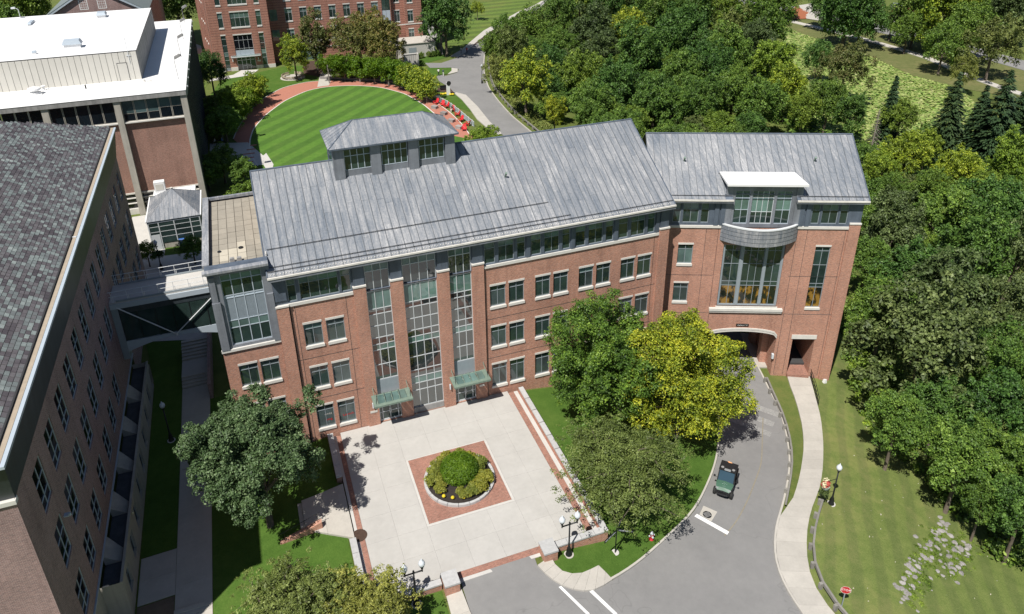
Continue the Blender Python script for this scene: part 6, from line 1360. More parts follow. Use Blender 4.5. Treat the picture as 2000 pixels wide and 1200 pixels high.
# front trees, each with its own crown
def big_tree(name, x, y, rad, h, mat, n, leaf, nclump, label, sq=.9, seed=1, up=.7, limbs=7, spread=(.5, .88), rr=(.17, .31), inner=.1, cat='tree', aspect=.6, low=-.5, extra=None):
    g = T(x, y); o = empty(name, label, cat, (x, y, g)); r = np.random.default_rng(seed)
    c, q = clumps(seed, nclump, sq, spread, rr, low); c = c * rad; q = q * rad
    if extra: c = np.r_[c, np.array([e[:3] for e in extra])]; q = np.r_[q, np.array([e[3] for e in extra])]
    c, q = tufts(c, q, r, 12)
    v = leaf_cloud(c, q, n, leaf, r, up=up, inner=inner, aspect=aspect)
    v[:, 2] += h
    cr = bpy.data.objects.new('crown', leaf_mesh('crown', v, mat)); COL.objects.link(cr); cr.parent = o
    rr_ = random.Random(seed); mb = MB(); mb.tube([(0, 0, -.4), (.05, 0, h * .3), (.1, .05, h * .7), (.05, 0, h * 1.1)], [.055 * rad, .045 * rad, .035 * rad, .012 * rad], 10)
    for k in range(limbs):
        a = k * 6.283 / limbs + rr_.uniform(-.3, .3); z = h * rr_.uniform(.3, .6); L_ = rad * rr_.uniform(.6, .85)
        mb.tube([(.05, 0, z), (math.cos(a) * L_ * .45, math.sin(a) * L_ * .45, z + h * .28), (math.cos(a) * L_, math.sin(a) * L_, z + h * .45)], [.022 * rad, .015 * rad, .005 * rad], 6)
    child('trunk', mb, 'bark', o, True); return o
FT = {k: v for k, *v in [(f[0] + str(i), *f[1:]) for i, f in enumerate(L['front'])]}
x, y, r_, h = FT['oak0']; big_tree('oak_tree', x, y, r_ * 1.0, h, 'leaf_oak', 70000, .085, 44, 'dark green spreading oak in front of the left end of the brick building', seed=11, sq=.95, up=.6, spread=(.45, .98), rr=(.13, .26))
x, y, r_, h = FT['maple1']; big_tree('maple_tree', x - .3, y - 1.3, r_ * 1.1, h * .95, 'leaf_M', 78000, .085, 50, 'mid green maple against the facade right of the plaza', seed=12, sq=1.18, spread=(.4, .95), low=-.8)
x, y, r_, h = FT['ymaple2']; big_tree('maple_tree', x - .9, y - 1.2, r_ * 1.07, h * .92, 'leaf_Y', 82000, .085, 52, 'bright yellow-green maple beside the road arch', seed=13, sq=1.2, spread=(.4, .95), low=-.8)
def locust(x, y, rad, h, n, seed, label, sq=.5):
    """feathery crown: leaf sprays strung along arching branches"""
    r = np.random.default_rng(seed); c, q = [], []; mb = MB(); mb.tube([(0, 0, -.4), (.05, 0, h * .5), (.1, .05, h * .9)], [.05 * rad, .04 * rad, .02 * rad], 8)
    for k in range(34):
        a = k * 2.4 + r.uniform(-.3, .3); e = r.uniform(-.05, 1.05); L_ = rad * r.uniform(.72, 1.12) * (1 - .35 * max(0, e - .4)); pts = []
        for t in np.linspace(.12, 1, 12):
            b = a + .35 * math.sin(t * 3 + k); rr = L_ * t * math.cos(e * .75); z = h * .72 + rad * sq * (math.sin(e * 1.1) * 1.25 * t + .45 * math.sin(t * 2.2) - .55 * t * t)
            pts.append((rr * math.cos(b), rr * math.sin(b), z))
            for _ in range(4):
                s_ = rad * .16 * (1.15 - .5 * t); c.append((pts[-1][0] + r.normal() * s_, pts[-1][1] + r.normal() * s_, z + r.normal() * s_ * .5)); q.append(rad * r.uniform(.045, .10) * (1.15 - .4 * t))
        mb.tube([(0, 0, h * .55)] + pts[2::3], [.018 * rad] + [.012 * rad * (1 - i_ * .2) for i_ in range(len(pts[2::3]))], 4, cap=False)
    v = leaf_cloud(np.array(c), np.array(q), n, .075, r, up=.7, inner=.04, flat=.7, aspect=.5, droop=.3, nup=1.3)
    o = empty('locust_tree', label, 'tree', (x, y, T(x, y))); cr = bpy.data.objects.new('crown', leaf_mesh('crown', v, 'leaf_O')); COL.objects.link(cr); cr.parent = o; child('trunk', mb, 'bark', o, True); return o
x, y, r_, h = FT['locust3']; locust(x - .35, y + 2.3, r_ * 1.24, h * .78, 72000, 14, 'olive feathery tree between the plaza wall and the road', .58)
x, y, r_, h = FT['locust4']; locust(x - 1.3, y - 1.2, r_ * 1.15, h * .85, 52000, 15, 'olive feathery tree at the bottom edge left of the plaza', .6)
x, y, r_, h = FT['locust5']; locust(x - .9, y - .7, r_ * 1.12, h * .85, 46000, 16, 'olive feathery tree overhanging the left lamp and plaza corner', .6)
x, y, r_, h = FT['D6']; big_tree('small_tree', x, y, r_ * 1.1, h, 'leaf_oak', 16000, .09, 24, 'shaded small tree over the alley walk left of the oak', seed=17)
# shrubs and vines around the back court
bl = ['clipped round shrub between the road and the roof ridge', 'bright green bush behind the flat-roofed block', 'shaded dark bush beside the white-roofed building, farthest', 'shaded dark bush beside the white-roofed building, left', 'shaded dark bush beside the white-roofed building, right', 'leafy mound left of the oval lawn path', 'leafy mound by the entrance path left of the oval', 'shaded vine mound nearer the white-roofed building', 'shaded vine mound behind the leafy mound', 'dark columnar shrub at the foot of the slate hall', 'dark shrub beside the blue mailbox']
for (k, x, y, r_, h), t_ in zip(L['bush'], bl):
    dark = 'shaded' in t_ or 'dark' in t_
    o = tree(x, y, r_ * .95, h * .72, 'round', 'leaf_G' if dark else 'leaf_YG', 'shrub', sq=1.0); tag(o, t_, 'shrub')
def pergola(pts, label, mat, wd, ztop, seed, yellow_end=False):
    p = resample(pts, step=1.0); r = np.random.default_rng(seed); t = empty('vine_pergola', label, 'pergola', (*p[0], T(*p[0])))
    c, q = [], []
    for x, y in p:
        g = T(x, y)
        for _ in range(14): c.append((x + r.normal() * wd * .33, y + r.normal() * wd * .33, g + ztop * r.uniform(.30, .93))); q.append(r.uniform(.55, 1.05))
    n = len(c); v = leaf_cloud(c, q, n * 130, .16, r, up=.25, droop=.6)
    link('foliage', leaf_mesh('foliage', v, mat), t)
    for x, y in p[::4]:
        MB().box(x - .12, x + .12, y - 1.0, y - .76, T(x, y) - .3, T(x, y) + ztop * .8).build('post', 'wood_grey', t)
    return t
hp1 = np.array(L['hedge_top'])[:, :2] + np.array((0, .8))
pergola(hp1[:7], 'long arched pergola smothered in bright vines along the oval path', 'leaf_bush', 3.2, 6.0, 3)
pergola(hp1[6:], 'yellow-green vine clump at the road end of the long pergola', 'leaf_Y', 3.4, 6.2, 4)
pergola(np.array(L['hedge_l'])[:, :2], 'vine-covered pergola curving left of the oval lawn', 'leaf_bush', 3.2, 5.0, 5)
# low shrubs round the planter
octant = lambda a: ['right', 'back right', 'back', 'back left', 'left', 'front left', 'front', 'front right'][int(((a + 22.5) % 360) // 45)]
rs = [(11.95, 46.55)]
o = empty('round_shrub', 'large round bright green shrub in the middle of the planter', 'shrub', (*rs[0], .35)); r0 = np.random.default_rng(8)
v = leaf_cloud([(0, 0, .5)], [1.62], 14000, .062, r0, up=.45, flat=.72, inner=.15, shell=(.86, 1.02)); child('foliage', leaf_mesh('foliage', v, 'leaf_bush'), None, o)
c, q = clumps(31, 14, .6, (.4, .8), (.3, .45), low=-.1); lowm = leaf_mesh('foliage', leaf_cloud(c * .62, q * .62, 1700, .055, r0, up=.5), 'leaf_low')
for k, a in enumerate([20, 48, 75, 100, 126, 150, 174, 204, 262, 285, 308, 332]):
    o = bpy.data.objects.new('low_shrub', None); COL.objects.link(o); rr = 2.12 + random.uniform(-.1, .1); s = random.uniform(1.1, 1.45) * (.85 if 190 < a < 300 else 1)
    o.location = (PC[0] + rr * math.cos(R(a)), PC[1] + rr * math.sin(R(a)), .3); f = bpy.data.objects.new('foliage', lowm); COL.objects.link(f); f.parent = o; f.scale = (s, s, s * .9); f.rotation_euler.z = k * 1.3; f.location.z = .25
    lab(o, 'low yellow-green shrub at the ' + octant(a) + ' of the planter', 'shrub', 'low shrubs ringing the planter', math.cos(R(a)))
flm = MB().ball((0, 0, .12), .16, .16, .13, 8, 4).mesh('flower_head', 'yellow_flower')
for a in (196, 210, 222, 262, 276, 290, 304, 318, 330, 345, 352, 240):
    o = bpy.data.objects.new('yellow_flower', flm); lab(o, 'small yellow flower clump at the ' + octant(a) + ' rim of the planter', 'flowers', 'yellow flowers in the planter', math.cos(R(a))); COL.objects.link(o)
    rr = 2.42 + random.uniform(-.15, .1); o.location = (PC[0] + rr * math.cos(R(a)), PC[1] + rr * math.sin(R(a)), .3)
# undergrowth and rough edges
c, q = [], []
for x, y in resample(L['woodedge'], step=.7):
    for _ in range(4):
        d = random.uniform(-.5, 9); a, b = x + d * .9, y + d * .3 + random.uniform(-1, 1); c.append((a, b, T(a, b) + random.uniform(.1, .9))); q.append(random.uniform(.5, 1.1))
link('undergrowth', leaf_mesh('undergrowth', leaf_cloud(c, q, len(c) * 110, .16, up=.4), 'leaf_G'), kind='stuff')
c, q = [], []
for x, y in resample(L['woodedge'], step=.5)[:60]:
    a, b = x + random.uniform(-.9, .8), y + random.uniform(-.6, .6); c.append((a, b, T(a, b) + .05)); q.append(random.uniform(.25, .55))
link('weeds', leaf_mesh('weeds', leaf_cloud(c, q, len(c) * 110, .10, up=.6), 'leaf_YG'), kind='stuff')
c, q = [], []
for _ in range(5000):
    x, y = random.uniform(56, 140), random.uniform(60, 205); px, py = screen(x, y, T(x, y))
    if len(c) > 420: break
    if px < 1080 and y > 95 or (x > 128 and y > 112): continue
    if 900 < px < 2050: c.append((x, y, T(x, y) + .8)); q.append(random.uniform(1.4, 2.6))
link('undergrowth', leaf_mesh('undergrowth', leaf_cloud(c, q, len(c) * 60, .34, up=.5), 'leaf_D'), kind='stuff')
# verge of rough grass beside the back road
re_ = np.array(L['road_e'])
c, q = [], []
for x, y in resample(re_[:7], step=.8):
    for _ in range(3): a = x + random.uniform(1.2, 5.5); c.append((a, y + random.uniform(-1, 1), T(a, y) + .1)); q.append(random.uniform(.3, .7))
link('rough_grass', leaf_mesh('rough_grass', leaf_cloud(c, q, len(c) * 60, .14, up=.7), 'leaf_O'), kind='stuff')
c, q = [], []
for x, y in list(resample(L['rocks'][1:7], 60)) * 2 + list(resample(L['rocks'][7:], 40)) * 2:
    a, b = x + random.gauss(.5, .55), y + random.gauss(0, .6); c.append((a, b, T(a, b) + .03)); q.append(random.uniform(.12, .4))
link('weeds', leaf_mesh('weeds', leaf_cloud(c, q, len(c) * 90, .04, up=.9, flat=.12), 'leaf_G'), kind='stuff')
# fallen leaves and dandelions on the slope lawn
v = []
for _ in range(260):
    x, y = random.uniform(36, 56), random.uniform(24, 46)
    px, py = screen(x, y, T(x, y))
    if px < 1600 or px > 2000 or not (800 < py < 1200): continue
    v.append((x, y, T(x, y) + .07))
link('fallen_leaves', leaf_mesh('fallen_leaves', leaf_cloud(np.array(v), np.full(len(v), .02), 90, .05, up=1), 'paver_light'), kind='stuff')
# lily pond
pond = [tuple(p) for p in L['pond']]
sheet('pond', pond, .12, 'weeds', step=4)
pts = []
P_ = np.array(pond); x0, y0 = P_.min(0); x1, y1 = P_.max(0)
def inside(x, y, poly):
    c = False; n = len(poly)
    for i in range(n):
        a, b = poly[i], poly[i - 1]
        if (a[1] > y) != (b[1] > y) and x < (b[0] - a[0]) * (y - a[1]) / (b[1] - a[1]) + a[0]: c = not c
    return c
while len(pts) < 22000:
    x, y = random.uniform(x0, x1), random.uniform(y0, y1)
    if inside(x, y, pond): pts.append((x, y))
pts = np.array(pts); z = TV(pts[:, 0], pts[:, 1]) + .3
n = len(pts); c = np.c_[pts, z + rng.uniform(0, .10, n)]; nn = rng.normal(size=(n, 3)) * .14 + np.array([0, 0, 1]); nn /= np.linalg.norm(nn, axis=1)[:, None]
a = np.cross(nn, rng.normal(size=(n, 3))); a /= np.linalg.norm(a, axis=1)[:, None]; b = np.cross(nn, a); s = rng.uniform(.2, .45, n)[:, None]
link('lily_pads', leaf_mesh('lily_pads', np.stack([c - a * s, c - b * s, c + a * s, c + b * s], 1).reshape(-1, 3), 'lily'), kind='stuff')

# ================================================================== back court, roads and paths
RE = smooth_line(L['road_e'], 2.0); 
broad = [tuple(p) for p in L['road_w']]; sheet('back_road', [tuple(p) for p in RE] + broad[::-1], .10, 'asphalt', step=3)
strip('kerb', RE, offset(RE, -.25), .24, 'concrete_walk', .3)
g1 = offset(RE, -1.1)
sheet('sidewalk', L['walkback'], .2, 'concrete_walk', skirt=.25, step=3)
sheet('sidewalk', L['walk2'], .2, 'concrete_walk', skirt=.25, step=3)
sheet('sidewalk', L['islandc'], .2, 'concrete_walk', skirt=.2, step=3); sheet('lawn', L['island'], .16, 'grass_lush', step=3)
lawn = smooth_line(L['lawn'], 1.5); cen = lawn.mean(0)
oval = [tuple(p) for p in lawn] + [(42, 118), (34, 104), (16, 98), (2, 104)]
sheet('oval_lawn', oval, .07, 'grass_oval', step=3)
bo_ = smooth_line(L['brick_out'], 1.5)
sheet('brick_path', [tuple(p) for p in bo_] + [(43.5, 118)] + [(42.1, 118)] + [tuple(p) for p in lawn[::-1]][:-4] , .05, 'path_brick_far', step=3)
i_ = int(len(lawn)); strip('path_edging', lawn, offset(lawn, .22), .10, 'limestone', 0)
strip('path_edging', bo_, offset(bo_, -.18), .085, 'limestone', 0)
sheet('courtyard_paving', [(-7.6, 128), (1.0, 126.5), (1.2, 131), (-1, 139), (-7.6, 141)], .09, 'concrete_white', step=3)
sheet('courtyard_paving', [(1.2, 131), (1.0, 126), (1.8, 121), (2.6, 126), (1.8, 132)], .1, 'concrete_white', step=3)
for k in range(5): MB().box(-3.5 + k * .7, -.6 + k * .25, 128.4 + k * 2.1, 128.9 + k * 2.1, T(0, 132) + .08, T(0, 132) + .12).build('paving_stripe', 'path_brick_far')['kind'] = 'structure'
sheet('footpath', [(8.3, 160.5), (4.3, 159.2), (-6.5, 166.5), (-7, 168.5), (.5, 165)], .04, 'concrete_white', step=3)
sheet('footpath', [(15.6, 171.3), (18.3, 171.5), (20.5, 181), (22.5, 190), (20.8, 190.5), (17.5, 181.5)], .06, 'concrete_walk', step=3)
sheet('footpath', [(-8, 186), (-5, 186.5), (2, 188), (4, 192.5), (0, 193.6), (-2, 190), (-7, 188)], .06, 'concrete_white', step=3)
sheet('forecourt', [(-24, 212), (-9, 200), (-8.5, 206), (-9.5, 225), (-26, 262), (-40, 262)], .05, 'concrete_walk', step=4)
sheet('lawn', [(-8.2, 170), (-5, 186), (11, 193.4), (20, 190), (15, 172), (5, 164)], .03, 'grass_lush', step=3)
sheet('lawn', [(-9.5, 176), (-6.2, 192), (-7.8, 208), (-11, 214), (-13, 200)], .04, 'grass_hill', step=3)
sheet('lawn', [(40, 158), (42.2, 155), (46.5, 147.5), (49, 140), (48, 133), (46.5, 131), (39.5, 147), (38, 152)], .05, 'grass_lush', step=3)
sheet('hill_lawn', [(53, 186), (59, 192.5), (66, 204), (77, 219), (93, 236), (110, 253), (120, 270), (100, 262), (70, 252), (57, 240), (54, 214)], .06, 'grass_hill', step=4)
sheet('lawn', [(42.5, 181), (52, 187.5), (48.5, 191.8), (41.7, 186)], .05, 'grass_lush', step=3)
sheet('planting_bed', [(60, 196), (66.5, 204), (77.5, 218.5), (93, 235), (92, 236), (76, 220), (65, 205.5), (59, 197)], .12, 'mulch', step=3)
sheet('planting_bed', [(14, 184.5), (22, 172.6), (33, 167), (38, 160), (41, 164), (40, 177), (30, 195), (15, 196)], .05, 'mulch', step=3)
sheet('planting_bed', [(39.5, 156.5), (43.2, 154.5), (44, 157.5), (41, 159.5)], .08, 'mulch', step=3)
fp = smooth_line(L['farpath'], 3); strip('far_path', fp, offset(fp, 2.4), .16, 'concrete_walk', .2)
sheet('pond_bank', [tuple(p) for p in offset(fp, -.3)] + [tuple(p) for p in np.array(L['pond'])[5::-1] + 1.0], .06, 'grass_dry', step=4)
fr_ = smooth_line(L['farroad'], 4); strip('far_road', fr_, offset(fr_, 8.0), .12, 'asphalt', .2)
sheet('park_ground', [tuple(p) for p in offset(fp, 2.6)] + [tuple(p) for p in offset(fr_, -.3)][::-1], .05, 'grass_dry', step=5)
ctr = (203, 222); 
def scr2(px, py, h=0):
    z = -4.
    for _ in range(40):
        d = _fwd + _r2 * ((px - 1000) / 1462.36) + _d2 * ((py - 403.22) / 1462.36); t = (z - 48) / d.z; x, y = d.x * t, d.y * t; z = .5 * z + .5 * (T(x, y) + h)
    return x, y
for lst, m in (([(1555, 14), (1580, 25), (1575, 38), (1540, 40), (1545, 20)], 'mulch_red'), ([(1560, 12), (1600, 6), (1625, 30), (1600, 42), (1575, 38)], 'concrete_walk'), ([(1742, 32), (1785, 24), (1785, 45), (1760, 52), (1745, 46)], 'concrete_walk'), ([(1740, 20), (1790, 14), (1790, 24), (1745, 31)], 'mulch_red')):
    sheet('planting_bed' if m == 'mulch_red' else 'parking_bay', [scr2(*p) for p in lst], .25, m, step=4)
# low stone seat wall and bench ring
ws = smooth_line(L['wallstone'], 1.0); t = empty('seat_wall', 'low grey stone wall curving along the far side of the brick path', 'wall', (*ws[0], 0)); n0 = set(bpy.data.objects)
w2 = offset(ws, .5)
for i in range(0, len(ws) - 2, 2):
    q = [ws[i], ws[i + 2] * .985 + ws[i] * .015, w2[i + 2] * .985 + w2[i] * .015, w2[i]]; mb = MB().prism([tuple(p) for p in q], T(*ws[i]) - .2, T(*ws[i]) + .55); mb.build('stone', 'rock', t)
x, y = L['misc']['circle'][:2]; t = empty('bench_ring', 'ring of wooden benches round a gravel circle on the back lawn', 'bench ring', (x, y, T(x, y)))
MB().lathe([(2.9, 0), (2.9, .08), (.1, .1)], (x, y, T(x, y)), 24).build('gravel', 'concrete_walk', t)
for k in range(14):
    if k in (3,): continue
    a0, a1 = 2 * math.pi * k / 14 + .03, 2 * math.pi * (k + 1) / 14 - .03; z = T(x, y)
    MB().prism([(x + r * math.cos(a), y + r * math.sin(a)) for r, a in ((2.5, a0), (2.5, a1), (2.1, a1), (2.1, a0))], z + .4, z + .47).box(x + 2.4 * math.cos(a0) - .05, x + 2.4 * math.cos(a0) + .05, y + 2.4 * math.sin(a0) - .05, y + 2.4 * math.sin(a0) + .05, z, z + .4).prism([(x + r * math.cos(a), y + r * math.sin(a)) for r, a in ((2.6, a0), (2.6, a1), (2.52, a1), (2.52, a0))], z + .5, z + .85).build('bench', 'bench_wood', t)
# white railing beside the red chairs
fl_ = smooth_line(L['fence'], .5); t = empty('railing', 'white picket railing curving behind the red chairs', 'railing', (*fl_[0], T(*fl_[0])))
mb = MB(); zf_ = [T(*p) for p in fl_]
mb.tube([(p[0], p[1], z + 1.1) for p, z in zip(fl_, zf_)], .045, 6).tube([(p[0], p[1], z + .15) for p, z in zip(fl_, zf_)], .035, 6); mb.build('rail', 'steel_white', t)
mb = MB()
for p, z in zip(fl_[::4], zf_[::4]): mb.box(p[0] - .06, p[0] + .06, p[1] - .06, p[1] + .06, z - .2, z + 1.25)
mb.build('post', 'steel_white', t)
mb = MB()
for p in resample(fl_, step=.16): z = T(*p); mb.box(p[0] - .018, p[0] + .018, p[1] - .018, p[1] + .018, z + .15, z + 1.08)
o = mb.build('picket', 'metal_frame_l', t); o['kind'] = 'stuff'
t = empty('gate_pier', 'short white pier at the end of the white railing by the pergola', 'pier', (*fl_[0], T(*fl_[0]))); x, y = fl_[0]; MB().box(x - .35, x + .35, y - .35, y + .35, T(x, y) - .2, T(x, y) + 1.2).build('shaft', 'column_stone', t); MB().box(x - .42, x + .42, y - .42, y + .42, T(x, y) + 1.2, T(x, y) + 1.35).build('cap', 'limestone', t)
# red slatted garden chairs
def chair():
    o = empty('garden_chair', '', 'chair'); m = 'red_plastic'
    for k in range(4): child('seat_slat', MB().box(-.33, .33, -.45 + k * .2, -.27 + k * .2, .36 - k * .03, .39 - k * .03), m, o)
    for k in range(5): child('back_slat', MB(Matrix.Translation((0, .33, .26)) @ Matrix.Rotation(R(-20), 4, 'X')).box(-.36 + k * .147, -.23 + k * .147, 0, .03, 0, .95 - abs(k - 2) * .07), m, o)
    for s in (-1, 1):
        child('arm', MB().box(s * .42 - .08, s * .42 + .08, -.5, .4, .55, .59), m, o)
        child('leg', MB().box(s * .4 - .03, s * .4 + .03, -.45, -.35, 0, .55), m, o); child('leg', MB().box(s * .4 - .03, s * .4 + .03, .3, .4, 0, .55), m, o)
    return o
ch = chair(); ORDC = ['nearest the vine pergola', 'second from the vine pergola', 'third from the vine pergola', 'left of the seated person', 'right of the seated person', 'empty and lowest of the middle cluster', 'against the railing near the round shrub', 'nearest the lantern roof']
for i, (p, t_) in enumerate(zip(L['chairs'], ORDC)):
    o = ch if i == 0 else copy_tree(ch); o.location = (p[0], p[1], T(*p[:2]) + .1); o.rotation_euler.z = R((-60, -40, -80, -30, -100, -60, -130, -20)[i]); s = 1.0; o.scale = (s, s, s)
    tag(o, 'red slatted garden chair ' + t_, 'chair', 'red chairs along the brick path')
cm = MB().box(-.45, .45, -.45, .45, 0, .5).box(-.48, .48, -.48, .48, .5, .56).mesh('stone_block', 'rock')
for i, (p, t_) in enumerate(zip(L['cubes'], ['nearest the pergola', 'second from the pergola', 'third from the pergola', 'nearest the lantern roof'])):
    o = bpy.data.objects.new('stone_block', cm); COL.objects.link(o); o.location = (p[0] - .8, p[1] - .6, T(*p[:2]) + .05); o.scale = (1.3, 1.1, 1); o.rotation_euler.z = R(-50); tag(o, 'grey stone seat block on the brick path, ' + t_, 'stone block', 'stone seat blocks by the chairs')

# ================================================================== people
def person(loc, rz, top, legs, label, pose='walk', hair='hair', scale=1.0):
    o = empty('person', label, 'person', loc, rz)
    bm = bmesh.new(); sk = bm.verts.layers.skin.verify()
    if pose == 'walk': J = dict(pel=(0, 0, .95, .13), wst=(0, 0, 1.1, .125), che=(0, -.01, 1.34, .15), nck=(0, 0, 1.5, .055), hd=(0, -.02, 1.6, .085), top=(0, -.02, 1.72, .075),
        ls=(.19, 0, 1.42, .06), le=(.24, .08, 1.14, .045), lh=(.24, .0, .9, .035), rs=(-.19, 0, 1.42, .06), re=(-.24, -.06, 1.14, .045), rh=(-.23, -.2, .93, .035),
        lh_=(.09, 0, .88, .09), lk=(.1, -.16, .5, .06), lf=(.1, -.2, .07, .045), lt=(.1, -.36, .04, .035), rh_=(-.09, 0, .88, .09), rk=(-.1, .08, .48, .06), rf=(-.1, .28, .1, .045), rt=(-.1, .14, .04, .035))
    else: J = dict(pel=(0, 0, .45, .14), wst=(0, .03, .62, .13), che=(0, .06, .88, .15), nck=(0, .06, 1.05, .055), hd=(0, .03, 1.15, .085), top=(0, .03, 1.27, .075),
        ls=(.19, .06, .96, .06), le=(.26, -.05, .72, .045), lh=(.2, -.28, .62, .035), rs=(-.19, .06, .96, .06), re=(-.26, -.05, .72, .045), rh=(-.2, -.28, .62, .035),
        lh_=(.1, -.05, .46, .09), lk=(.12, -.45, .48, .065), lf=(.12, -.48, .08, .045), lt=(.12, -.62, .04, .035), rh_=(-.1, -.05, .46, .09), rk=(-.12, -.45, .48, .065), rf=(-.12, -.48, .08, .045), rt=(-.12, -.62, .04, .035))
    E = [('pel', 'wst'), ('wst', 'che'), ('che', 'nck'), ('nck', 'hd'), ('hd', 'top'), ('che', 'ls'), ('ls', 'le'), ('le', 'lh'), ('che', 'rs'), ('rs', 're'), ('re', 'rh'), ('pel', 'lh_'), ('lh_', 'lk'), ('lk', 'lf'), ('lf', 'lt'), ('pel', 'rh_'), ('rh_', 'rk'), ('rk', 'rf'), ('rf', 'rt')]
    V = {}
    for k, (x, y, z, r) in J.items():
        v = bm.verts.new((x, y, z)); v[sk].radius = (r, r); V[k] = v
    V['pel'][sk].use_root = True
    for a, b in E: bm.edges.new((V[a], V[b]))
    me = bpy.data.meshes.new('body'); bm.to_mesh(me); bm.free(); tmp = bpy.data.objects.new('body', me); COL.objects.link(tmp)
    tmp.modifiers.new('s', 'SKIN'); m = tmp.modifiers.new('d', 'SUBSURF'); m.levels = 1; m.render_levels = 1
    dg = bpy.context.evaluated_depsgraph_get(); dg.update(); bme = bpy.data.meshes.new_from_object(tmp.evaluated_get(dg)); bpy.data.objects.remove(tmp)
    for m_ in (top, legs, 'skin'): bme.materials.append(MATS[m_])
    zw = J['pel'][2] + .02
    for p in bme.polygons:
        c = p.center; low = c.z < zw and not (abs(c.x) > .17 and pose == 'walk')
        if pose != 'walk': low = c.z < .53 and c.y < .3 and abs(c.x) < .24
        p.material_index = 2 if c.z > J['nck'][2] - .02 or ((abs(c.x) > .16) and not low and c.z < J['le'][2] + .02 and c.z > .4) else (1 if low else 0)
    bme.shade_smooth(); b = bpy.data.objects.new('body', bme); COL.objects.link(b); b.parent = o
    hz = J['top'][2]; child('hair', MB().ball((0, J['top'][1] + .02, hz - .02), .095, .105, .09, 10, 6), hair, o, True)
    fy = J['hd'][1] - .085; fz = J['hd'][2] + .03
    child('face', MB().ball((.035, fy, fz), .012, n=6, m=4).ball((-.035, fy, fz), .012, n=6, m=4).box(-.012, .012, fy - .02, fy + .01, fz - .05, fz - .015).box(-.025, .025, fy - .006, fy + .01, fz - .075, fz - .065), 'hair', o)
    o.scale = (scale,) * 3; return o
M_ = L['misc']
p = M_['ped1']; person((p[0], p[1], T(*p[:2]) + .11), R(150), 'cloth_white', 'cloth_dark', 'person in white top and dark trousers walking beside the small lawn island')
p = M_['ped2']; person((p[0], p[1], T(*p[:2]) + .11), R(160), 'cloth_navy', 'cloth_white', 'person in dark teal top and pale trousers walking on the back road')
p = M_['ped3']; person((p[0] - .3, p[1], T(*p[:2]) + .35), R(120), 'cloth_white', 'cloth_dark', 'person in pale top crossing in the tree shade by the upper road', 'walk')
p = M_['ped4']; person((p[0], p[1], T(*p[:2]) + .15), R(140), 'red_plastic', 'cloth_dark', 'person in red walking at the edge of the upper road shade', 'walk')
cx_, cy_ = L['chairs'][3][:2]; person((cx_ - .2, cy_ - .1, T(cx_, cy_) + .12), R(-50), 'cloth_dark', 'cloth_white', 'person in dark top sitting in a red chair by the railing', 'sit')
x, y = M_['seattable'][:2]
person((x + .6, y - 1.2, T(x, y) + .1), R(100), 'cloth_blue', 'cloth_dark', 'person in bright blue sitting at the shaded courtyard table', 'sit'); person((x - .7, y - 1.0, T(x, y) + .1), R(-80), 'cloth_white', 'cloth_dark', 'person in pale top sitting at the shaded courtyard table', 'sit')
t = empty('table', 'small round dark table in the shade between two seated people', 'table', (x, y - 1.1, T(x, y))); MB().lathe([(.45, .72), (.45, .76)], (x - .05, y - 1.1, T(x, y)), 12).build('tabletop', 'dark_metal', t); MB().lathe([(.25, 0), (.04, .05), (.04, .72)], (x - .05, y - 1.1, T(x, y)), 8).build('leg', 'dark_metal', t)

# ================================================================== street furniture
def lamp_post(mb, h):
    return mb.lathe([(.26, 0), (.26, .12), (.2, .2), (.2, .5), (.14, .65), (.16, .7), (.09, .85), (.065, 1.2), (.055, h)], (0, 0, 0), 12)
def globe_parts(o, x, z):
    child('lamp_cup', MB().lathe([(.05, -.28), (.09, -.2), (.07, -.12), (.16, 0), (.16, .05)], (x, 0, z), 12), 'dark_metal', o, True)
    child('globe', MB().lathe([(.15, .05), (.23, .2), (.24, .34), (.17, .5), (.08, .58), (.05, .66), (.02, .74)], (x, 0, z), 14), 'globe', o, True)
def twin(loc, rz, label):
    o = empty('street_lamp', label, 'street lamp', loc, rz, 'twin-globe lamps at the plaza entrance')
    child('footing', MB().lathe([(.38, -.3), (.38, .06)], (0, 0, 0), 16), 'concrete_walk', o); child('post', lamp_post(MB(), 3.35), 'dark_metal', o, True)
    child('crossarm', MB().tube([(-.62, 0, 3.2), (.62, 0, 3.2)], .055, 8).tube([(-.62, 0, 3.1), (-.62, 0, 3.35)], .05, 8).tube([(.62, 0, 3.1), (.62, 0, 3.35)], .05, 8).lathe([(.07, 3.25), (.08, 3.38), (.02, 3.5)], (0, 0, 0), 8), 'dark_metal', o, True)
    globe_parts(o, -.62, 3.6); globe_parts(o, .62, 3.6); return o
twin((17.45, 36.2, T(17.45, 36.2)), 0, 'black twin-globe street lamp before the brick wall right of the plaza entrance')
twin((5.65, 36.25, T(5.65, 36.4)), 0, 'black twin-globe street lamp at the bottom left among the olive foliage')
def single(x, y, label, basket=None, h=3.6):
    o = empty('street_lamp', label, 'street lamp', (x, y, T(x, y))); child('footing', MB().lathe([(.36, -.3), (.36, .06)], (0, 0, 0), 16), 'concrete_white', o); child('post', lamp_post(MB(), h), 'dark_metal', o, True); globe_parts(o, 0, h + .25)
    if basket:
        child('bracket', MB().tube([(0, 0, 2.9), (basket * .9, 0, 2.95)], .025, 6), 'dark_metal', o)
    return o
lc = single(*M_['lampC'][:2], 'single black globe lamp on the mown slope beside the walk', basket=-1)
bx, by, bz = M_['lampC'][0] - .95, M_['lampC'][1] + .1, T(*M_['lampC'][:2]) + 2.2
t = empty('flower_basket', 'hanging basket of red and cream flowers on the slope lamp', 'flower basket', (bx, by, bz)); rb = np.random.default_rng(4)
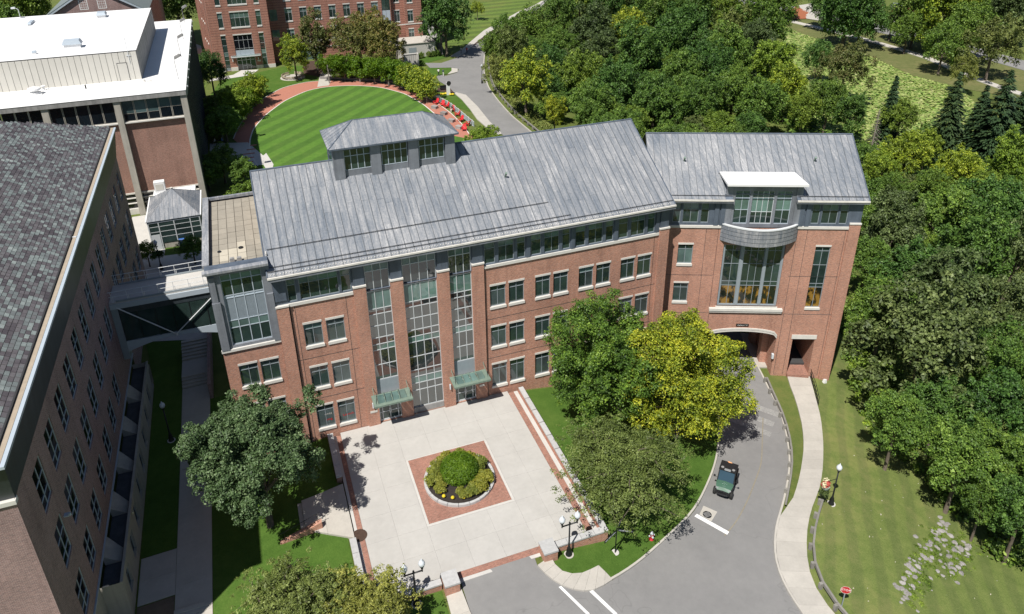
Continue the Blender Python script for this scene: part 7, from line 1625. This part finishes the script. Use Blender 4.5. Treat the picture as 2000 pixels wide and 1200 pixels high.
child('liner', MB().lathe([(.05, -.35), (.3, -.05), (.36, .2)], (0, 0, 0), 12), 'planter_cloth', t)
child('trailing_leaves', leaf_mesh('trailing_leaves', leaf_cloud([(0, 0, -.3), (.25, 0, -.55), (-.25, .1, -.6), (0, -.2, -.7)], [.3, .22, .22, .2], 260, .09, rb, droop=2), 'leaf_S'), None, t)
child('red_flowers', leaf_mesh('red_flowers', leaf_cloud([(0, 0, .3), (.25, .1, .28), (-.25, 0, .3)], [.3, .22, .22], 240, .10, rb), 'red_flower'), None, t); child('cream_flowers', leaf_mesh('cream_flowers', leaf_cloud([(.15, .15, .42), (-.2, -.1, .4)], [.3, .28], 90, .09, rb), 'pale_flower'), None, t)
single(*M_['lampAlley'][:2], 'unlit globe lamp on the shaded alley lawn beside the slate hall')
pl_ = single(*M_['lampPav'][:2], 'globe lamp with dark flower basket in front of the glass pavilion', h=3.4)
t = empty('flower_basket', 'dark leafy flower basket round the pavilion lamp', 'flower basket', (M_['lampPav'][0], M_['lampPav'][1], 2.2)); child('foliage', leaf_mesh('foliage', leaf_cloud([(-.3, 0, 0), (.3, 0, 0), (0, .25, 0)], [.45, .45, .4], 900, .09, rb, droop=.6), 'leaf_D'), None, t)
single(51.6, 160.5, 'black globe lamp at the wood edge beside the back road guardrail')
# finger post
x, y = M_['signpost'][:2]; t = empty('finger_post', 'black finger post with three pale-lettered arms on the corner lawn', 'signpost', (x, y, T(x, y)))
child('footing', MB().lathe([(.3, -.3), (.3, .05)], (0, 0, 0), 16), 'concrete_white', t); child('post', MB().tube([(0, 0, 0), (0, 0, 2.7)], .05, 8), 'dark_metal', t)
for rz_, z, l in ((-28, 2.45, 1.25), (205, 2.35, 1.45), (40, 2.62, 1.15)):
    M = Matrix.Translation((0, 0, z)) @ Matrix.Rotation(R(rz_), 4, 'Z'); b = child('sign_arm', MB(M).box(.07, l, -.025, .025, -.13, .13), 'dark_metal', t)
    f_ = MB(M)
    for s in (-1, 1): f_.box(.14, l * .42, s * .027 - .002, s * .027 + .002, -.055, .045).box(l * .47, l * .68, s * .027 - .002, s * .027 + .002, -.055, .06).box(l * .73, l - .08, s * .027 - .002, s * .027 + .002, -.055, .045)
    child('lettering', f_, 'frame_pale', b)
# hydrant
x, y = M_['hydrant'][:2]; t = empty('fire_hydrant', 'red fire hydrant with white top on the corner lawn', 'hydrant', (x, y, T(x, y)))
child('barrel', MB().lathe([(.2, 0), (.2, .06), (.13, .08), (.13, .5), (.17, .52), (.17, .56)], (0, 0, 0), 12), 'hydrant_red', t, True); child('bonnet', MB().lathe([(.15, .56), (.14, .7), (.08, .8), (.04, .88)], (0, 0, 0), 12), 'globe', t, True)
child('nozzle', MB().tube([(-.24, 0, .45), (.24, 0, .45)], .065, 8).tube([(0, 0, .42), (0, -.24, .42)], .08, 8), 'globe', t)
# stop sign
x, y = M_['stopsign'][:2]; t = empty('stop_sign', 'red octagonal stop sign leaning over the lower guardrail', 'sign', (x, y, T(x, y)), R(-35))
child('post', MB().box(-.035, .035, -.02, .02, -.3, 2.1), 'metal_frame', t); oc = [(.38 * math.cos(R(22.5 + 45 * k)), .38 * math.sin(R(22.5 + 45 * k))) for k in range(8)]
b = MB(Matrix.Translation((0, -.035, 1.85)) @ FX); b.prism(oc, -.004, .004); child('plate', b, 'red_sign', t)
b = MB(Matrix.Translation((0, -.0385, 1.85)) @ FX)
for k in range(8): p0_, p1_ = oc[k], oc[(k + 1) % 8]; b.add([(p0_[0], p0_[1], .002), (p1_[0], p1_[1], .002), (p1_[0] * .93, p1_[1] * .93, .002), (p0_[0] * .93, p0_[1] * .93, .002)], [(0, 1, 2, 3)])
child('border', b, 'white_paint', t)
o = text('STOP', .27, Matrix.Translation((0, -.043, 1.85)) @ FX, 'white_paint', None); o.parent = t
# guardrails in wood
def guard(line, label, gap=1.9):
    p = smooth_line(line, gap, 1); t = empty('guardrail', label, 'guardrail', (*p[0], T(*p[0])))
    for a, b in zip(p, p[1:]):
        d = (b - a); l = np.hypot(*d); rz_ = math.atan2(d[1], d[0]); za, zb = T(*a) + .55, T(*b) + .55
        M = Matrix.Translation((a[0], a[1], za)) @ Matrix.Rotation(rz_, 4, 'Z') @ Matrix.Rotation(-math.atan2(zb - za, l), 4, 'Y')
        MB(M).box(.01, l - .01, -.08, .08, -.14, .14).build('beam', 'wood_grey', t)
        MB(Matrix.Translation((a[0], a[1], 0)) @ Matrix.Rotation(rz_, 4, 'Z')).box(.0, .22, -.34, -.085, T(*a) - .5, za + .12).build('post', 'wood_grey', t)
    return t
guard(L['rail1'], 'grey timber guardrail along the grass strip beside the road arch'); guard(L['rail2'], 'grey timber guardrail between the walk and the mown slope at the bottom')
guard(offset(smooth_line(L['road_e'][:8], 1.5), -1.4)[::-1], 'grey timber guardrail curving along the back road edge', 2.6)
# black handrail at the walk door
hr = np.array(L['handrail']); t = empty('handrail', 'black metal handrail beside the walk to the doorway', 'railing', (*hr[0], T(*hr[0])))
mb = MB()
for k in (1.0, .55, .15): mb.tube([(p[0], p[1], T(*p) + .15 + k) for p in hr], .03, 6)
for p in resample(hr, step=.75): mb.tube([(p[0], p[1], T(*p)), (p[0], p[1], T(*p) + 1.15)], .022, 6)
mb.build('rail', 'dark_metal', t)
x, y = M_['bag'][:2]; t = tag(MB().add([(-.2, -.15, 0), (.2, -.15, 0), (.2, .15, 0), (-.2, .15, 0), (-.12, -.08, .45), (.16, -.1, .5), (.1, .12, .4), (-.14, .1, .48)], [(0, 3, 2, 1), (4, 5, 6, 7), (0, 1, 5, 4), (1, 2, 6, 5), (2, 3, 7, 6), (3, 0, 4, 7)]).build('bag', 'membrane'), 'crumpled white bag at the foot of the brick corner', 'bag'); t.location = (x, y, T(x, y))
# mailbox, bin, entrance kiosk
x, y = M_['mailbox'][:2]; t = empty('mailbox', 'blue street mailbox in front of the glass pavilion', 'mailbox', (x, y, .05))
child('body', MB().box(-.35, .35, -.3, .3, .15, 1.05).tube([(-.35, 0, 1.05), (.35, 0, 1.05)], .3, 12), 'blue_box', t); child('flap', MB().box(-.25, .25, -.33, -.29, .98, 1.12), 'chrome', t)
for sx_ in (-.3, .3): child('leg', MB().box(sx_ - .04, sx_ + .04, -.25, -.17, 0, .15), 'dark_metal', t); child('leg', MB().box(sx_ - .04, sx_ + .04, .17, .25, 0, .15), 'dark_metal', t)
x, y = M_['bin'][:2]; t = empty('bench', 'dark bench beside the pergola at the back road', 'bench', (x, y, T(x, y)))
child('seat', MB().box(-.9, .9, -.3, .3, .42, .5), 'dark_metal', t); child('backrest', MB().box(-.9, .9, .26, .34, .5, 1.0), 'dark_metal', t)
for sx_ in (-.85, .85): child('leg', MB().box(sx_ - .05, sx_ + .05, -.3, .34, 0, .7), 'dark_metal', t)
x, y = M_['kiosk'][:2]; t = empty('marker_post', 'white marker post with a black disc at the back road corner', 'signpost', (x, y, T(x, y)))
child('shaft', MB().box(-.35, .35, -.25, .25, 0, 2.9), 'membrane', t); child('disc', MB(Matrix.Translation((.1, -.28, 2.7)) @ FX).lathe([(.5, -.04), (.5, .04)], (0, 0, 0), 18), 'dark_metal', t)
yf = MB().ball((0, 0, .2), .32, .32, .22, 8, 4).mesh('flower_head', 'yellow_flower')
for k, (dx_, dy_) in enumerate([(-1.6, .6), (-1.1, .3), (-.5, .5), (.3, -.6), (.8, -.7), (-2.2, .8)]):
    o = bpy.data.objects.new('yellow_flower', yf); lab(o, 'bright yellow flower clump by the white marker post', 'flowers', 'yellow flowers by the back road', x + dx_); COL.objects.link(o); o.location = (x + dx_, y + dy_, T(x, y) + .1)
for k, (x, y) in enumerate([(43.0, 187.3), (44.2, 187.9), (46.4, 188.3), (47.6, 188.6), (48.8, 188.9), (42.2, 180.0)]):
    o = tree(x, y, .95, .7, 'round', 'leaf_G', 'shrub'); lab(o, 'clipped round shrub before the concrete service wing', 'shrub', 'shrubs by the service wing', k)
x, y = M_['sapling'][:2]; o = tree(x, y, 2.2, 3.6, 'loose', 'leaf_YG', 'tree', sq=1.3); tag(o, 'young sapling alone on the upper striped lawn', 'tree')
o = tree(181, 146, 2.2, 2.6, 'loose', 'leaf_O', 'tree'); tag(o, 'small lone tree beside the pale far path', 'tree')
# ---- stones of the gully
rm = []
for k in range(4):
    rr = random.Random(k); mb = MB().ball((0, 0, .1), .5, .36, .24, 7, 4); mb.v = [(a * rr.uniform(.75, 1.2), b * rr.uniform(.75, 1.2), c * rr.uniform(.7, 1.2)) for a, b, c in mb.v]; rm.append(mb.mesh('stone', 'rock'))
gully = sempty('stone_gully', (49, 31, T(49, 31))); gi = gully.matrix_basis.inverted()
ln1 = resample(L['rocks'][:7], 30); ln2 = resample(L['rocks'][7:], 14)
for ln in (ln1, ln2):
    for x, y in ln:
        for _ in range(3):
            a, b = x + random.gauss(0, .5), y + random.gauss(0, .4); o = bpy.data.objects.new('stone', random.choice(rm)); COL.objects.link(o)
            s = random.uniform(.25, .75) * random.uniform(.5, 1); o.location = (a, b, T(a, b) + .02); o.scale = (s, s, s * random.uniform(.4, .8)); o.rotation_euler.z = random.uniform(0, 6); put(o, gully)

# ================================================================== utility vehicle on the road
uf, ub = np.array(M_['utvf'][:2]), np.array(M_['utvb'][:2]); ucx = np.array([33.5, 38.9]); ang = math.atan2(uf[1] - ub[1], uf[0] - ub[0])
zc = T(*ucx) + .06; pitch = math.atan2(T(*(ucx + 1.2 * np.array([math.cos(ang), math.sin(ang)]))) - T(*(ucx - 1.2 * np.array([math.cos(ang), math.sin(ang)]))), 2.4)
u = empty('utility_vehicle', 'dark green and black utility vehicle with a roof driving down the road', 'utility vehicle', (ucx[0], ucx[1], zc)); u.rotation_euler = (0, -pitch, ang)
def body(pts_l, wd0, wd1):  # loft in x: list of (x, z_low, z_high, half width)
    pass
mb = MB(); hood = [(.55, 1.06, .72), (.95, 1.02, .70), (1.30, .92, .62), (1.52, .76, .52)]
for (x0, z0_, w0_), (x1_, z1_, w1_) in zip(hood, hood[1:]): mb.add([(x0, -w0_, z0_), (x0, w0_, z0_), (x1_, w1_, z1_), (x1_, -w1_, z1_), (x0, 0, z0_ + .05), (x1_, 0, z1_ + .05)], [(0, 3, 5, 4), (4, 5, 2, 1)])
child('hood', mb, 'utv_green', u)
mb = MB(); mb.box(-1.5, .6, -.68, .68, .38, .72).box(.55, 1.5, -.5, .5, .40, .78)
for s in (-1, 1): mb.add([(.5, s * .74, .5), (.5, s * .74, 1.05), (1.3, s * .60, .9), (1.55, s * .48, .6), (1.4, s * .5, .42)], [(0, 1, 2, 3, 4) if s > 0 else (4, 3, 2, 1, 0)])
mb.box(1.5, 1.56, -.55, .55, .42, .74); child('body', mb, 'black_plastic', u)
child('cargo_bed', MB().box(-1.62, -.62, -.74, -.68, .72, 1.12).box(-1.62, -.62, .68, .74, .72, 1.12).box(-1.64, -1.58, -.74, .74, .72, 1.12).box(-.68, -.62, -.74, .74, .72, 1.12), 'black_plastic', u)
child('front_bumper', MB().tube([(1.5, -.5, .5), (1.72, -.42, .55), (1.72, .42, .55), (1.5, .5, .5)], .045, 8).tube([(1.7, -.35, .55), (1.62, -.3, .78), (1.62, .3, .78), (1.7, .35, .55)], .035, 8).box(1.6, 1.74, -.28, .28, .46, .62), 'black_plastic', u)
for s in (-1, 1): child('headlight', MB().box(1.34, 1.42, s * .52 - .12, s * .52 + .12, .82, .9), 'chrome', u)
mb = MB()
for s in (-1, 1): mb.tube([(.62, s * .68, 1.05), (.15, s * .66, 1.84), (-.75, s * .66, 1.88), (-.95, s * .68, 1.1)], .04, 8)
mb.tube([(.15, -.66, 1.84), (.15, .66, 1.84)], .04, 8).tube([(-.75, -.66, 1.88), (-.75, .66, 1.88)], .04, 8); child('roll_cage', mb, 'black_plastic', u)
child('windscreen', MB().add([(.6, -.64, 1.06), (.6, .64, 1.06), (.2, .62, 1.8), (.2, -.62, 1.8)], [(0, 1, 2, 3)]), 'windscreen', u)
child('roof', MB().box(-1.0, .25, -.72, .72, 1.88, 1.94).box(-.9, .1, -.55, .55, 1.941, 1.98), 'black_plastic', u)
child('roof_light', MB().box(.1, .28, -.26, .26, 1.945, 2.03), 'chrome', u)
for s in (-1, 1): child('roof_fan', MB().lathe([(.13, 0), (.13, .03)], (-.0, s * .46, 1.985), 12), 'concrete_grey', u)
child('roof_load', MB().add([(-.98, -.25, 1.99), (-.82, -.1, 2.0), (-.84, .2, 2.01), (-.98, .1, 2.0), (-.92, -.05, 2.05)], [(0, 1, 4), (1, 2, 4), (2, 3, 4), (3, 0, 4)]), 'orange_bag', u)
child('seat', MB().box(-.6, -.1, -.6, .6, .72, .9).box(-.62, -.5, -.6, .6, .9, 1.45), 'black_plastic', u)
for s in (-1, 1): child('mirror', MB().tube([(.5, s * .7, 1.2), (.52, s * .92, 1.3)], .018, 6).box(.48, .54, s * .96 - .08, s * .96 + .08, 1.22, 1.4), 'black_plastic', u)
child('badge', MB().box(1.15, 1.16, -.12, .12, 1.0, 1.02), 'chrome', u)
child('steering_wheel', MB(Matrix.Translation((.1, .33, 1.15)) @ Matrix.Rotation(R(60), 4, 'Y')).lathe([(.17, -.015), (.19, 0), (.17, .015), (.155, 0)], (0, 0, 0), 14), 'black_plastic', u)
for x in (1.0, -1.1):
    for s in (-1, 1):
        wh_ = child('wheel', MB(Matrix.Translation((x + .12, s * .70, .33)) @ Matrix.Rotation(math.pi / 2, 4, 'X')).lathe([(.26, -.13), (.33, -.09), (.33, .09), (.26, .13)], (0, 0, 0), 18), 'tyre', u, True)
        child('rim', MB(Matrix.Translation((x + .12, s * .70, .33)) @ Matrix.Rotation(math.pi / 2, 4, 'X')).lathe([(.17, -.135), (.19, -.13), (.19, .13), (.17, .135)], (0, 0, 0), 14), 'concrete_grey', wh_)
person_ = person((0, 0, 0), 0, 'cloth_dark', 'cloth_dark', 'person in dark clothes driving the utility vehicle', 'sit'); person_.location = Vector((ucx[0], ucx[1], zc)) + Matrix.Rotation(ang, 3, 'Z') @ Vector((-.3, .33, .42)); person_.rotation_euler.z = ang + R(90); person_.scale = (.92,) * 3
# parked cars far off
def car(x, y, rz, paint, label, suv=False):
    o = empty('parked_car', label, 'car', (x, y, T(x, y) + .3), rz); h = 1.7 if suv else 1.42
    P = [(-2.2, .35), (-2.25, .8), (-2.0, .98), (-1.7, 1.0)] + ([(-1.75, h - .05), (-1.4, h)] if suv else [(-1.1, h)]) + [(.35, h), (1.1, .98), (2.05, .85), (2.25, .6), (2.2, .35)]
    n = len(P); mb = MB(); zw = lambda z: .86 if z < 1.05 else .66
    mb.add([(a, -zw(b), b) for a, b in P] + [(a, zw(b), b) for a, b in P], [tuple(range(n)), tuple(range(n, 2 * n))[::-1]] + [(i, n + i, n + (i + 1) % n, (i + 1) % n) for i in range(n)]); child('body', mb, paint, o)
    child('window', MB().add([(.42, -.62, h - .06), (.42, .62, h - .06), (1.05, .75, 1.02), (1.05, -.75, 1.02)], [(0, 3, 2, 1)]), 'windscreen', o)
    for s in (-1, 1): child('window', MB().add([(-1.3, s * .69, h - .08), (.3, s * .69, h - .08), (.9, s * .86, 1.05), (-1.6, s * .86, 1.05)], [(0, 1, 2, 3)]), 'windscreen', o)
    for a in (-1.4, 1.4):
        for s in (-1, 1): child('wheel', MB(Matrix.Translation((a, s * .8, .33)) @ Matrix.Rotation(math.pi / 2, 4, 'X')).lathe([(.33, -.11), (.33, .11)], (0, 0, 0), 12), 'tyre', o)
    for s in (-1, 1): child('headlight', MB().box(2.1, 2.24, s * .6 - .15, s * .6 + .15, .62, .76), 'chrome', o)
x, y = scr2(1755, 28); car(x, y, R(10), 'car_dark', 'dark blue car parked in the clearing among the far park trees'); x, y = scr2(1752, 18); car(x, y, R(-40), 'car_silver', 'pale car parked behind the dark car among the far park trees', True)
flush_labels()
